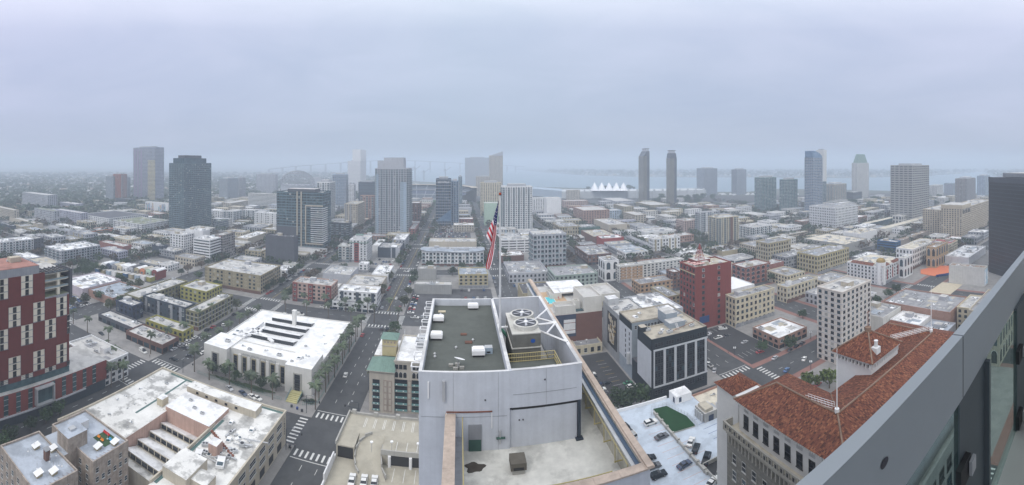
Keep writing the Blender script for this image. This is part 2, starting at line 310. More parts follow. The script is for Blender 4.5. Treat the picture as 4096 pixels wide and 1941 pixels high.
def facade(root, x0, x1, y0, y1, z0, h, win, fl, bay, wallmat, rnd, far, opts):
    """windows, bands, balconies or mullions on the two faces that show"""
    fh = (h - z0) / fl
    field = MB(); items = []
    for fi, (tagf, Ln, P, rz) in enumerate(face_frames(x0, x1, y0, y1)):
        if Ln < 2.5: continue
        nb = max(1, int(round(Ln / bay))); bw = Ln / nb
        for f in range(fl):
            z = z0 + f * fh
            if win in 'bBR' :
                if win == 'b': items.append(('ribbon_window', BAND[rnd.randrange(2)], P(0), z + fh * .38, Ln - 1.2, fh * .42, rz))
                if win == 'R':
                    for k in range(nb): items.append(('ribbon_window', BAND[0], P(-Ln / 2 + (k + .5) * bw), z + fh * .38, bw * .74, fh * .4, rz))
                continue
            if win == 'g':
                for k in range(nb): items.append(('opening', OPEN, P(-Ln / 2 + (k + .5) * bw), z + fh * .42, bw * .86, fh * .42, rz))
                continue
            if win == 's' and f == 0:
                for k in range(nb): items.append(('shop_window', BAND[k % 2], P(-Ln / 2 + (k + .5) * bw), z + .3, bw * .84, min(3.0, fh * .72), rz))
                continue
            for k in range(nb):
                u = -Ln / 2 + (k + .5) * bw
                if win == 'a': items.append(('arched_window', ARCH[(k + f) % 2], P(u), z + fh * .18, bw * .55, fh * .72, rz)); continue
                if win == 't':
                    if tagf == 'f' and k % 3 != 1: continue
                ww, hh = bw * opts.get('ww', .48), fh * opts.get('wh', .54)
                if win == 'k' and ((k + fi) % 2 == 0):
                    items.append(('window', rnd.choice(WINS['d'][:3]), P(u), z + .15, bw * .7, fh * .74, rz))
                    items.append(('balcony', BALC[opts.get('balc', 'w')], P(u), z + .12, bw * .86, fh, rz))
                else:
                    items.append(('window', rnd.choice(WINS[opts.get('wf', 'd')][:3] if rnd.random() < .85 else WINS['l']), P(u), z + fh * .26, ww, hh, rz))
    # nearest and highest first as single parts, what is over a hundred in one mesh
    wins = [i for i in items if i[0] != 'balcony']; bal = [i for i in items if i[0] == 'balcony']
    for grp, nm in ((wins, 'window_field'), (bal, 'balcony_field')):
        lim = 0 if far else 100
        if far and len(grp) <= 12: lim = 100
        grp.sort(key=lambda i: -i[3])
        for i in grp[:lim]: inst(i[0], i[1], root, (i[2][0], i[2][1], i[3]), (i[4], 1.3 if i[0] == 'balcony' else 1.0, i[5]), i[6])
        if len(grp) > lim:
            m = MB()
            for i in grp[lim:]:
                c, s_ = math.cos(i[6]), math.sin(i[6]); me = i[1]; off = len(m.v); dp = 1.3 if i[0] == 'balcony' else 1.0
                for v in me.vertices:
                    X, Y = v.co.x * i[4], v.co.y * dp
                    m.v.append((i[2][0] + X * c - Y * s_, i[2][1] + X * s_ + Y * c, i[3] + v.co.z * i[5]))
                for p in me.polygons:
                    m.f.append(tuple(off + a for a in p.vertices)); m.m.append(m.mi(me.materials[p.material_index]))
            m.build(nm, root, kind='stuff')
    if win == 'B':
        for f in range(fl + 1):
            z = z0 + f * fh; m = MB(); m.box(x0 - .5, x0 + (x1 - x0 + .5) * opts.get('bw', 1), y0 - .5, y1 + .5, z - .45, z + .45, W(opts.get('bandc', 'lgray'))); m.build('floor_band', root)
    if win in 'cf':
        m = MB(); fm = W(opts.get('mul', 'steel'))
        for (tagf, Ln, P, rz) in face_frames(x0, x1, y0, y1):
            nb = max(1, int(Ln / (opts.get('mb', 3.2)))); c, s_ = math.cos(rz), math.sin(rz)
            dp = .7 if win == 'f' else .18
            for k in range(nb + 1):
                p = P(-Ln / 2 + k * Ln / nb); q = .35 if win == 'f' else .09
                cx, cy = p[0] + s_ * dp / 2 * (1 if rz else 0), p[1] - c * dp / 2
                if rz == 0: m.box(p[0] - q, p[0] + q, y0 - dp, y0, z0, h, fm)
                elif rz > 0: m.box(x1, x1 + dp, p[1] - q, p[1] + q, z0, h, fm)
                else: m.box(x0 - dp, x0, p[1] - q, p[1] + q, z0, h, fm)
            if win == 'c':
                for f in range(1, fl + 1):
                    z = z0 + f * fh
                    tk = max(.4, math.hypot(x0, y0) / 700)
                    if rz == 0: m.box(x0, x1, y0 - .24, y0, z - tk, z, fm)
                    elif rz > 0: m.box(x1, x1 + .24, y0, y1, z - tk, z, fm)
                    else: m.box(x0 - .24, x0, y0, y1, z - tk, z, fm)
        m.build('mullion_grid', root)
def building(name, label, x0, x1, y0, y1, h, wall, roof, win, **o):
    rnd = random.Random(int(abs(x0) * 7 + y0 * 13)); z0 = o.get('z0', 0)
    far = math.hypot((x0 + x1) / 2, y0) > 640
    root = thing(name, label, o.get('cat', name.replace('_', ' ')), ((x0 + x1) / 2, (y0 + y1) / 2, z0), group=o.get('group'))
    ox, oy = (x0 + x1) / 2, (y0 + y1) / 2
    root.location = (0, 0, 0)
    wm = W(wall); rm = RF(roof)
    par = .9 if h < 60 else 1.4
    rfo = shell(root, x0, x1, y0, y1, z0, h, wm, rm, par, rnd=None if far else rnd)
    fl = o.get('fl') or max(1, int(round((h - z0) / 3.4)))
    bay = o.get('bay') or (3.6 if not far else 4.5)
    if win == 'g': bay = 8.0
    if win == 'R': bay = 8.5
    if win == 's': bay = 4.2
    if win == 'a': bay = 6.0; fl = min(fl, o.get('fl', 2))
    if win == 'q': bay = 6.0
    if win not in 'n': facade(root, x0, x1, y0, y1, z0, h, 'p' if win == 'q' else win, fl, bay, wm, rnd, far, o)
    q = rnd.random()
    if win in 'pk' and 8.5 < h < 50 and not far and wall not in MATS_GLASS and not o.get('mural'):
        fs = [f_ for f_ in face_frames(x0, x1, y0, y1) if f_[1] > 9]
        if q < .35:
            fh = (h - z0) / fl; m = MB()
            for f in range(1, fl):
                z = z0 + f * fh - .1; m.box(x0 - .12, x1 + .12, y0 - .12, y0 - .002, z, z + .28, W('lgray' if wall != 'lgray' else 'white'))
                if x1 < 0: m.box(x1 + .002, x1 + .12, y0, y1, z, z + .28, W('lgray'))
                else: m.box(x0 - .12, x0 - .002, y0, y1, z, z + .28, W('lgray'))
            m.build('belt_molding', root)
        elif q < .62:
            ac = W(rnd.choice(('gray', 'tan', 'brickp', 'lblue', 'dslate', 'taupe', 'white')))
            u = x0 + 1.5
            while u < x1 - 3: m = MB(); m.box(u, u + 2.2, y0 - .05, y0 - .003, z0 + 3.2, h, ac); m.build('accent_panel', root); u += rnd.choice((7.2, 10.8))
        m = MB(); m.box(x0 - .06, x1 + .06, y0 - .06, y0 - .003, z0, z0 + 2.9, W(rnd.choice(('dgray', 'taupe', 'gray', 'brickb')))); m.build('street_base', root)
    tower = h > 55
    if tower:
        m = MB(); a = .22; cx, cy, w, d = (x0 + x1) / 2, (y0 + y1) / 2, (x1 - x0), (y1 - y0)
        m.box(cx - w * .3, cx + w * .3, cy - d * .3, cy + d * .3, h, h + 5, W('lgray' if wall != 'gDk' else 'dgray'), top=RF('rl')); m.build('penthouse', root)
        if o.get('crown', 1) and not far:
            roof_kit(rfo, x0, x1, y0, y1, h, .5, False, rnd)
    elif not far:
        roof_kit(rfo, x0, x1, y0, y1, h, o.get('kit', 1.0), True, rnd)
    if h > 9 and h < 50 and win in 'pksa' and wall not in MATS_GLASS:
        m = MB(); q = .3; z = h + par - .55
        m.box(x0 - q, x1 + q, y0 - q, y0 - .002, z, z + .45, wm)
        if x1 < 0: m.box(x1 + .002, x1 + q, y0, y1, z, z + .45, wm)
        else: m.box(x0 - q, x0 - .002, y0, y1, z, z + .45, wm)
        m.build('cornice', root)
    return root
MATS_GLASS = {'gT', 'gTl', 'gDk', 'gBl', 'gBw', 'gV', 'gBd', 'gTow', 'gHot', 'gGr', 'gBk'}
def text(name, s, loc, size, rot, mat, parent=None, extr=.05, align='CENTER'):
    c = bpy.data.curves.new(name, 'FONT'); c.body = s; c.size = size; c.extrude = extr; c.align_x = align
    c.materials.append(mat); o = bpy.data.objects.new(name, c); COL.objects.link(o); bpy.context.view_layer.update(); me = bpy.data.meshes.new_from_object(o); bpy.data.objects.remove(o)
    o = bpy.data.objects.new(name, me); COL.objects.link(o); o.location = loc; o.rotation_euler = rot
    if parent: o.parent = parent
    return o
ROOT = {}
def extras(root, row):
    name, label, x0, x1, y0, y1, h, wall, roof, win, o = row
    if 'red brick' and o.get('txt'):
        text('lettering', o['txt'], ((x0 + x1) / 2, y0 - .4, h - 7), 5.2, (math.pi / 2, 0, 0), WHITE, root, .1)
        m = MB(); m.poly([(x0 - .3, y0 - .5, h * .1), (x1 + .3, y0 - .5, h * .1), (x1 + .3, y0 - .5, h * .36)], W('gBl')); m.build('slanted_facet', root)
    if o.get('green'):
        m = MB(); m.box(x0 - .6, x1 + .6, y0 - .6, y0 + 8, h - 3.2, h - 2.4, W('patina')); m.box(x0 + 6.5, x0 + 13, y0 + 1, y0 + 6, h, h + 6, W('white'), top=W('patina')); m.box(x0 + 6, x0 + 13.5, y0 + .5, y0 + 6.5, h + 6, h + 6.5, W('patina')); m.build('copper_roof', root)
        m = MB(); m.box(x0 + 5, x0 + 9.5, y0 - .7, y0 - .02, 0, h - 3.3, W('red')); m.build('red_bay', root)
        for k in range(7): inst('bay_window', WINS['d'][1], root, (x0 + 7.2, y0 - .72, 2 + k * 3), (3.2, 1, 1.7))
    if o.get('roof2'):
        for a, b, dz in ((x0 - 1, x0 + 14, 0), (x0 + 14.3, x1 - 14.3, -.9), (x1 - 14, x1 + 1, 0)):
            m = MB(); n = 8
            for k in range(n):
                t0, t1 = k / n, (k + 1) / n; f = lambda t: h + 1.0 + dz + 1.9 * t * t
                if b < (x0 + x1) / 2: pass
                u0, u1 = (a + (b - a) * t0, a + (b - a) * t1)
                g = (lambda t: f(t)) if a > (x0 + x1) / 2 - 8 else (lambda t: f(1 - t))
                m.poly([(u0, y0 - 1.4, g(t0)), (u1, y0 - 1.4, g(t1)), (u1, y0 + 9, g(t1) + .8), (u0, y0 + 9, g(t0) + .8)], RF('rm'))
                m.poly([(u0, y0 - 1.4, g(t0) - .5), (u1, y0 - 1.4, g(t1) - .5), (u1, y0 - 1.4, g(t1)), (u0, y0 - 1.4, g(t0))], W('gray'))
            m.box(a, b, y0 + 8.6, y0 + 9, h, h + 2.2, W('lgray')); m.build('metal_roof', root)
    if o.get('mural'):
        cols = [(.3, .38, .5), (.5, .3, .34), (.2, .3, .42), (.55, .5, .5), (.25, .42, .48), (.5, .4, .3), (.12, .17, .25)]
        rr = random.Random(4)
        for q, (a, b) in enumerate(((x0 + 2, x0 + 24), (x0 + 36, x0 + 56))):
            m = MB()
            for k in range(26):
                u = a + (b - a) * rr.random() * .85; w = rr.uniform(1.2, 4); z = rr.uniform(0, h * .5); hh = rr.uniform(4, h - z)
                m.box(u, min(b, u + w), y0 - .1 - .01 * k, y0 - .05, z, z + hh - .3, plain('mural_%d' % (k % 7), cols[k % 7], .8))
            m.build('mural', root)
    if o.get('city'):
        rr = random.Random(9); m = MB(); m.box(x0 - .1, x1 + .1, y0 - .12, y0 - .02, 1, h - 1.2, plain('mural_sky', (.5, .58, .66), .8)); 
        for k in range(46):
            u = x0 + (x1 - x0) * rr.random(); w = rr.uniform(.5, 1.6); z0 = rr.uniform(1, h * .5); z1 = rr.uniform(h * .5, h - 1.6)
            m.box(u, min(x1, u + w), y0 - .2 - .004 * k, y0 - .12, z0, z1, plain('mural_w%d' % (k % 3), ((.72, .74, .76), (.6, .66, .72), (.35, .5, .6))[k % 3], .8))
        m.build('skyline_mural', root)
    if o.get('mansard'):
        m = MB(); a = (x1 - x0) * .22; n = [(x0 + 4, y0 + 2), (x1 - 4, y0 + 2), (x1 - 4, y1 - 2), (x0 + 4, y1 - 2)]; t = [(x0 + a, y0 + 6), (x1 - a, y0 + 6), (x1 - a, y1 - 6), (x0 + a, y1 - 6)]; z = h + 31
        for k in range(4):
            j = (k + 1) % 4; m.poly([(*n[k], h + 1.5), (*n[j], h + 1.5), (*t[j], z), (*t[k], z)], W('patina'))
        m.poly([(*p, z) for p in t], W('patina')); m.build('mansard_roof', root)
    if o.get('redb'):
        for a, b in ((x0, x0 + 3.6), (x0 + 12, x0 + 15.5), (x1 - 4, x1)):
            m = MB(); m.box(a, b, y0 - .5, y0 - .02, 0, h + .6, W('redb')); m.build('red_bay', root)
            for k in range(4): inst('bay_window', WINS['l'][1], root, ((a + b) / 2, y0 - .52, 2.2 + k * 3.7), (1.8, 1, 1.7))
    if o.get('tiler'):
        m = MB(); m.uv = []
        for a, b, c, d in ((x0, x0 + 12, y0, y0 + 2.6), (x0 + 17, x1 - 8, y0, y0 + 2.6)):
            m.poly([(a, c - .5, h + .9), (b, c - .5, h + .9), (b, d, h + 2.6), (a, d, h + 2.6)], MATS['clay_tile']); m.uv.append([(0, 0), (b - a, 0), (b - a, 3), (0, 3)])
        m.poly([(x0 - .5, y1 - 4, h + .9), (x0 - .5, y0 + 9, h + .9), (x0 + 3, y0 + 9, h + 2.8), (x0 + 3, y1 - 4, h + 2.8)], MATS['clay_tile']); m.uv.append([(0, 0), (20, 0), (20, 4), (0, 4)])
        m.build('tiled_roof', root)
        m = MB(); m.cyl(x0 + 3.5, y0 + 3.5, 0, h + 5, 4.2, W('white'), n=12); m.build('corner_turret', root)
        m = MB(); gold = surf('gilt', (.34, .24, .09), rough=.5, var=.25, metal=.3); zz = h + 5
        for k in range(5):
            a0, a1 = k / 5 * math.pi / 2, (k + 1) / 5 * math.pi / 2; m.cyl(x0 + 3.5, y0 + 3.5, zz + 4 * math.sin(a0), zz + 4 * math.sin(a1), 4 * math.cos(a0), gold, n=14, r2=max(.2, 4 * math.cos(a1)))
        m.cyl(x0 + 3.5, y0 + 3.5, zz + 4, zz + 6, .5, W('white'), n=8, r2=.1); m.build('dome', root)
        for k in range(3): 
            m = MB(); m.box(x0 + 7 + 9 * k, x0 + 8.2 + 9 * k, y0 - .5, y0 - .2, 4, h - 3, W('red')); m.build('banner', root)
    if o.get('panel'):
        m = MB(); m.box(x0 + 14, x0 + 15.2, y0 - .4, y0 - .02, 0, h + 2, W('lgray')); m.box(x1 - 5, x1, y0 - .4, y0 - .02, 0, h + 1, W('lgray')); m.box(x0 + 14, x1 - 4, y0, y0 + 10, h + .9, h + 2, W('lgray'), top=RF('rw')); m.build('pale_panel', root)
    if win == 't':
        m = MB(); red = plain('mast_red', (.32, .05, .04), .6); cx, cy, zb = x0 + 9, y0 + 9, h + 2
        m.box(cx - 4.5, cx + 6, cy - 3, cy + 6, h - 1, zb + 1.5, W('redb'), top=RF('rl')); m.build('roof_block', root)
        m = MB(); H = 13; q = 2.2
        for a in range(4):
            sx, sy = ((-1, -1), (1, -1), (1, 1), (-1, 1))[a]; tx, ty = ((-1, -1), (1, -1), (1, 1), (-1, 1))[(a + 1) % 4]
            m.tube((cx + sx * q, cy + sy * q, zb + 1.5), (cx, cy, zb + H), .14, red, 4)
            for k in range(5):
                f0, f1 = 1 - k / 5, 1 - (k + 1) / 5
                m.tube((cx + sx * q * f0, cy + sy * q * f0, zb + 1.5 + (H - 1.5) * k / 5), (cx + tx * q * f1, cy + ty * q * f1, zb + 1.5 + (H - 1.5) * (k + 1) / 5), .08, red, 4)
                m.tube((cx + tx * q * f0, cy + ty * q * f0, zb + 1.5 + (H - 1.5) * k / 5), (cx + sx * q * f1, cy + sy * q * f1, zb + 1.5 + (H - 1.5) * (k + 1) / 5), .08, red, 4)
        m.build('lattice_mast', root)
        m = MB(); q = .8; m.box(x0 - q, x0 - .01, y0, y1, h - 4.6, h - 4.1, W('tan')); m.box(x0 - q, x0 - .01, y0, y1, h + .4, h + .9, W('redb')); m.build('cornice', root)
        for k in range(9):
            m = MB(); a, b = x0 + 1.5 + (k % 4) * 2.0, y0 + 3 + (k // 4) * 3.5; m.cyl(a, b, h, h + 2.3, .05, WHITE, n=5); m.cyl(a, b, h + 2.2, h + 2.8, 1.3, plain('parasol_pink', (.62, .38, .35), .8), n=8, r2=.1); tag(m.build('parasol'), 'pale pink parasol on the roof garden of the brick red hotel', 'parasol', 'parasols of the red hotel roof garden')
        m = MB(); m.box(x0 + 3, x0 + 10, y0 - .25, y0 - .05, 4.5, 9.3, plain('poster_blue', (.015, .05, .16), .5)); m.build('billboard', root)
    if o.get('copperf'):
        pass
    if 'slanted shoulder' in label or 'flat capped' in label:
        s_ = 'slanted' in label; w = x1 - x0; m = MB(); i = 0; a = .5 if s_ else .14; e = 1.0 if s_ else .86
        m.v = [(x0, y0, h), (x1, y0, h), (x1, y1, h), (x0, y1, h), (x0 + w * a, y0, h + 17), (x0 + w * e, y0, h + (17 if s_ else 17)), (x0 + w * e, y1, h + 17), (x0 + w * a, y1, h + 17)]; m.f = [(0, 1, 5, 4), (1, 2, 6, 5), (2, 3, 7, 6), (3, 0, 4, 7), (4, 5, 6, 7)]; m.mats = [W('gTow')]; m.m = [0] * 5
        m.box(x0 + w * (a + .05), x0 + w * (e - .05), y0 + 2, y1 - 2, h + 17, h + 24, W('lgray')); m.box(x0 + w * a, x0 + w * e, y0 + 1, y1 - 1, h + 24, h + 25.5, W('dgray')); m.build('tower_cap', root)
    if 'dark glass hotel tower' in label and name == 'hotel':
        w = x1 - x0; m = MB()
        for u in (.45, .54): m.box(x0 + w * u, x0 + w * u + 1.3, y0 - 1.2, y0 - .02, 0, h + 2, W('beige'))
        m.box(x0 + w * .64, x1 + 1, y0 - 1.4, y0 - .5, h * .78, h * .8, W('beige')); m.box(x0 + w * .64, x0 + w * .66, y0 - 1.4, y0 - .5, 12, h * .78, W('beige')); m.box(x0 + w * .64, x1 + 1, y0 - 1.4, y0 - .5, 11, 12.5, W('beige')); m.build('portal_frame', root)
        for f in range(17):
            z = 14 + f * 2.8
            m = MB(); m.box(x0 + w * .76, x1 + 1.6, y0 - 1.6, y0 - .25, z, z + .5, W('white')); m.box(x1 + .25, x1 + 1.6, y0, y1 * .5 + y0 * .5, z, z + .5, W('white')); m.build('balcony', root)
        m = MB(); m.box(x0 - .3, x0 + w * .44, y0 - .6, y0 - .26, 0, h * .42, W('dgray')); m.build('dark_base', root)
        m = MB(); m.box(x0 - 3, x1 + 6, y0 - 7, y0 - .7, 0, 7, W('white'), top=RF('rg')); m.build('street_podium', root)
    if 'curved glass crown' in label:
        m = MB(); n = 8
        for k in range(n):
            t0, t1 = k / n, (k + 1) / n; f = lambda t: h + 16 - 13 * t * t
            m.box(x0 + (x1 - x0) * t0, x0 + (x1 - x0) * t1, y0 + 1, y1 - 1, h, f(t0), W('gBl'))
        m.build('glass_crown', root)
    if 'stepped crown' in label:
        m = MB(); m.box(x0 + 7, x1 - 1, y0 + 1, y1 - 12, h, h + 10, W('gDk'), top=RF('rd')); m.box(x0 + 11, x1 - 3, y0 + 8, y1 - 22, h + 10, h + 15, W('dgray'), top=RF('rd')); m.build('crown', root)
    if 'under construction' in label:
        m = MB()
        for f in range(38): m.box(x1 - 24, x1 + .6, y0 - .9, y0 - .3, 8 + f * 3.2, 8 + f * 3.2 + 1.1, plain('safety_yellow', (.6, .5, .2), .7))
        m.build('yellow_panel', root)
        m = MB()
        for a in (x0 + 4, x0 + 15, x0 + 27): m.box(a, a + 4, y0 - 1.0, y0 - .3, 0, h - 4, plain('violet_net', (.26, .2, .3), .9))
        m.build('netting', root)
    if 'golden' in label or 'tent like' in label:
        pass
    if 'tent like' in label:
        m = MB(); cx, cy = (x0 + x1) / 2, (y0 + y1) / 2
        for a in range(4):
            p = [(x0 + 1, y0 + 1), (x1 - 1, y0 + 1), (x1 - 1, y1 - 1), (x0 + 1, y1 - 1)]; m.poly([(*p[a], h + .5), (*p[(a + 1) % 4], h + .5), (cx, cy, h + 6)], WHITE)
        m.build('tent_roof', root)
    if 'slanted top' in label:
        m = MB(); i = 0; m.v = [(x0 + 14, y0, h), (x1, y0, h), (x1, y1, h), (x0 + 14, y1, h), (x0 + 14, y0, h + 6), (x1, y0, h + 18), (x1, y1, h + 18), (x0 + 14, y1, h + 6)]
        m.f = [(0, 1, 5, 4), (1, 2, 6, 5), (2, 3, 7, 6), (3, 0, 4, 7), (4, 5, 6, 7)]; m.mats = [W('lgray')]; m.m = [0] * 5; m.build('slanted_crown', root)
    if 'raised top' in label:
        m = MB(); m.box(x0 + (x1 - x0) * .35, x1, y0 + 4, y1, h, h + 44, W('white')); m.build('raised_top', root)
    if 'stepped top' in label:
        m = MB(); m.box(x0 + 3, x1 - 8, y0 + 3, y1 - 4, h, h + 14, W('lgray'), top=RF('rl')); m.box(x0 + 12, x1 - 8.2, y0 + 4, y1 - 6, h + 14, h + 19, W('lgray'), top=RF('rl')); m.build('stepped_crown', root)
        m = MB(); m.box(x1 - 12, x1 - 3, y0 - .6, y0 - .02, 0, h * .8, W('lblue')); m.box(x0 + 1, x0 + 5, y0 - .6, y0 - .02, 0, h * .92, W('lblue')); m.build('blue_pier', root)
    if 'black glass office' in label:
        m = MB(); m.box(x0 + 3, x1, y0 + 3, y1, h + 1, h + 5, W('dgray')); m.build('roof_screen', root)
    if 'arched loggia' in label:
        for k in range(5): inst('loggia_arch', ARCH[0], root, (x0 + 5 + k * 6.2, y0 - .1, h + 1 if False else h - 8), (4, 2, 7))
        m = MB(); m.box(x0, x0 + 34, y0 - .6, y1, h + 1, h + 6, W('sand'), top=RF('rl')); m.build('pediment_block', root)
    if 'brown panelled' in label:
        for c in range(4):
            for f in range(4):
                m = MB(); m.box(x0 + 1.5 + c * 5.2, x0 + 6 + c * 5.2, y0 - .16, y0 - .02, 3.2 + f * 3.1, 5.8 + f * 3.1, W('tanor')); m.build('brown_panel', root)
    if 'brown stripe' in label:
        m = MB(); m.box(x0 + (x1 - x0) * .55, x0 + (x1 - x0) * .67, y0 - 1.5, y0 - .02, 0, h, W('brickb')); m.build('brown_stripe', root)
    if 'red banner' in label:
        m = MB(); m.box(x0 + 6, x0 + 8, y0 - .3, y0 - .05, h - 12, h - 1, W('red')); m.build('banner', root)
    if 'twisted copper' in label:
        for k in range(7):
            m = MB(); u = x0 + (x1 - x0) * k / 7; z = 0
            while z < h:
                du = math.sin(z * .12 + k) * .9; m.box(u + du, u + du + 2.6, y0 - 1.6 - .1 * k, y0 - .8, z, min(h, z + 9), W('copper')); z += 9
            m.build('copper_fin', root)

def rowhouses():
    cols = ['white', 'navy', 'gray', 'cream', 'white', 'lgray', 'tan', 'orange', 'mint', 'redb']
    named = ['white barrel roofed townhouse at the yellow end of the bright row', 'townhouse with royal blue front bay in the bright row', 'grey barrel roofed townhouse beside the blue one', 'cream townhouse mid row with curved roof', 'white townhouse with bright canvas roof mid row', 'pale grey townhouse with solar panels on its roof', 'tan walled townhouse in the bright row', 'orange walled townhouse toward the red end', 'mint green townhouse next to the red one', 'red flat roofed townhouse closing the bright row']
    for k in range(10):
        x = -288 + k * 5.6; y = 246 + k * 1.6; h = 8.5
        t = thing('townhouse', named[k], 'townhouse', (x, y, 0), group='row of bright coloured townhouses')
        m = MB(); m.box(-2.6, 2.6, 0, 13, 0, h, W(cols[k])); m.build('wall', t)
        m = MB(); n = 7
        rm_ = RF(('rw', 'rm', 'rt', 'rw', 'rw', 'rd', 'rw', 'rt', 'rl', 'rw')[k])
        for q in range(n):
            a0, a1 = math.pi * q / n, math.pi * (q + 1) / n
            m.poly([(-2.65 * math.cos(a0), 1, h + 1.6 * math.sin(a0)), (-2.65 * math.cos(a1), 1, h + 1.6 * math.sin(a1)), (-2.65 * math.cos(a1), 13, h + 1.6 * math.sin(a1)), (-2.65 * math.cos(a0), 13, h + 1.6 * math.sin(a0))][::-1], rm_)
        m.poly([(-2.65, 1, h)] + [(-2.65 * math.cos(math.pi * q / n), 1, h + 1.6 * math.sin(math.pi * q / n)) for q in range(1, n + 1)], W(cols[k])); m.build('barrel_roof', t)
        for f in range(2): inst('window', WINS['l'][(k + f) % 3], t, (0, -.02, 1.2 + f * 3.6), (2.4, 1, 1.8))
        m = MB(); c2 = ['blue', 'tan', 'lblue', 'white', 'mustard'][k % 5]; m.box(-2.4, 2.4, -7, -1, 0, 4.5, W(c2), top=RF('rl')); m.build('front_annex', t)

def grey_block():
    """the lilac grey block right below the viewpoint"""
    G = W('lilac'); t = thing('office_block', 'lilac grey windowless block with green gravel roof and walled plant pit beside it', 'building')
    Z = 94.4
    m = MB()
    m.box(-4.1, 5.2, 42, 64.8, 30, 93.2, G, top=RF('gravel'))
    m.box(5.2, 12.4, 42.3, 64.5, 30, 87, G, top=RF('rl'))
    m.box(5.2, 12.9, 42.0, 42.3, 89.8, Z, G); m.box(12.6, 12.9, 42.3, 64.5, 84.8, Z, G); m.box(5.2, 12.9, 64.5, 64.8, 84.8, Z, G)
    m.box(5.0, 12.4, 42.2, 42.3, 84.8, 89.4, G)
    m.build('wall', t)
    m = MB(); c = surf('parapet_cap', (.66, .66, .66), var=.15, stain=.3)
    m.box(-4.15, -3.8, 42, 64.8, 93.2, Z, G, top=c); m.box(-3.8, 5.19, 41.99, 42.3, 93.2, Z - .01, G, top=c); m.box(-3.8, 5.0, 64.5, 64.8, 93.2, Z - .01, G, top=c); m.box(5.0, 5.4, 42.31, 64.49, 93.2, Z, G, top=c)
    m.box(5.4, 12.95, 41.96, 42.34, Z, Z + .05, c); m.box(12.55, 12.95, 42.34, 64.84, Z, Z + .05, c); m.box(5.4, 12.55, 64.46, 64.84, Z, Z + .05, c)
    m.build('parapet', t)
    m = MB()
    for x in (-.6, 4.0, 9.0): m.box(x, x + .03, 41.985, 42.0, 60 if x < 5 else 89.9, 94.3, W('gray'))
    m.build('panel_joint', t)
    m = MB(); m.box(5.4, 12.5, 42.18, 42.22, 89.4, 89.8, BLACK); m.build('shadow_gap', t)
    m = MB(); m.box(-3.2, -3.05, 41.85, 41.99, 91.2, 93.2, WHITE); m.build('conduit', t)
    m = MB(); m.box(-1.7, -1.4, 41.7, 41.99, 91, 93.4, METAL); m.build('wall_lamp', t)
    m = MB(); m.box(.95, 2.3, 41.9, 42.0, 84.8, 88.0, W('gray')); m.box(1.0, 2.25, 41.88, 41.9, 84.8, 86.2, W('dgreen')); m.build('door', t)
    m = MB(); m.box(12.45, 12.75, 41.9, 42.2, 84.8, 89.8, W('dslate')); m.box(12.2, 13.0, 41.7, 42.3, 84.8, 84.95, W('dslate')); m.build('steel_post', t)
    m = MB(); m.box(-1.3, -1.2, 41.9, 42, 60, 89.5, WHITE); m.box(-1.3, 3.4, 41.9, 42, 89.5, 89.62, RUST); m.box(3.3, 3.4, 41.9, 42, 87.5, 89.5, WHITE); m.build('pipe_frame', t)
    # skylights, hatches and small roof machines on the gravel roof
    wh = surf('skylight_white', (.8, .8, .8), var=.05)
    for px, py, w, d, hh in ((2185 / 2.5156 + 1024, 1000 + 605 / 2.5156, 1.6, 1.1, .75), (1835 / 2.5156 + 1024, 1000 + 735 / 2.5156, 1.5, 1.2, .75), (1815 / 2.5156 + 1024, 1000 + 915 / 2.5156, 1.5, 1.2, .8), (2240 / 2.5156 + 1024, 1000 + 1085 / 2.5156, 1.5, 1.2, .85)):
        x, y = at(px, py, 93.2); m = MB(); m.box(x - w / 2 + .1, x + w / 2 - .1, y + .1, y + d - .1, 93.2, 93.5, FRD)
        m.box(x - w / 2, x + w / 2, y, y + d, 93.5, 93.5 + hh * .7, wh); m.box(x - w / 2 + .12, x + w / 2 - .12, y + .12, y + d - .12, 93.5 + hh * .7, 93.5 + hh * .9, wh); m.build('skylight_box', t)
    for px, py, w, d, c in ((2090, 862, .8, .5, W('brickb')), (2140, 945, .9, .6, W('brickb')), (1870, 632, 1.1, .6, W('cream'))):
        x, y = at(px / 2.5156 + 1024, 1000 + py / 2.5156, 93.2); m = MB(); m.box(x - w / 2, x + w / 2, y, y + d, 93.2, 93.35, c); m.build('roof_hatch', t)
    for px, py in ((2013, 995), (1858, 655), (2183, 918), (1798, 1060), (1800, 1088)):
        x, y = at(px / 2.5156 + 1024, 1000 + py / 2.5156, 93.2); m = MB(); m.cyl(x, y, 93.2, 93.45, .1, METAL, n=8); m.cyl(x, y, 93.45, 93.6, .18, METAL, n=8, r2=.05); m.build('vent_cap', t)
    x, y = at(2342 / 2.5156 + 1024, 1000 + 1048 / 2.5156, 93.2); u = thing('air_conditioner', 'small blue grey box unit beside white skylight on gravel roof', 'air conditioner', (x, y, 93.2))
    m = MB(); m.box(-.45, .45, 0, .8, 0, .85, W('rblue2') if 'rblue2' in WALL else W('lblue'), top=METAL); m.build('casing', u); m = MB(); m.box(-.2, .2, -.03, 0, .15, .35, BLACK); m.build('vent', u)
    x, y = at(2035 / 2.5156 + 1024, 1000 + 1185 / 2.5156, 93.2); d = thing('satellite_dish', 'white satellite dish on a ballasted frame on gravel roof', 'satellite dish', (x, y, 93.2))
    m = MB(); m.tube((0, 0, 0), (0, 0, .9), .05, METAL); m.tube((0, 0, .6), (-.15, -.3, 1.35), .03, METAL); m.build('mount', d)
    m = MB(); n = 14; c = Vector((.1, 0, 1.0)); ax = Vector((.25, .35, .9)).normalized(); uu = ax.cross(Vector((0, 0, 1))).normalized(); vv = ax.cross(uu)
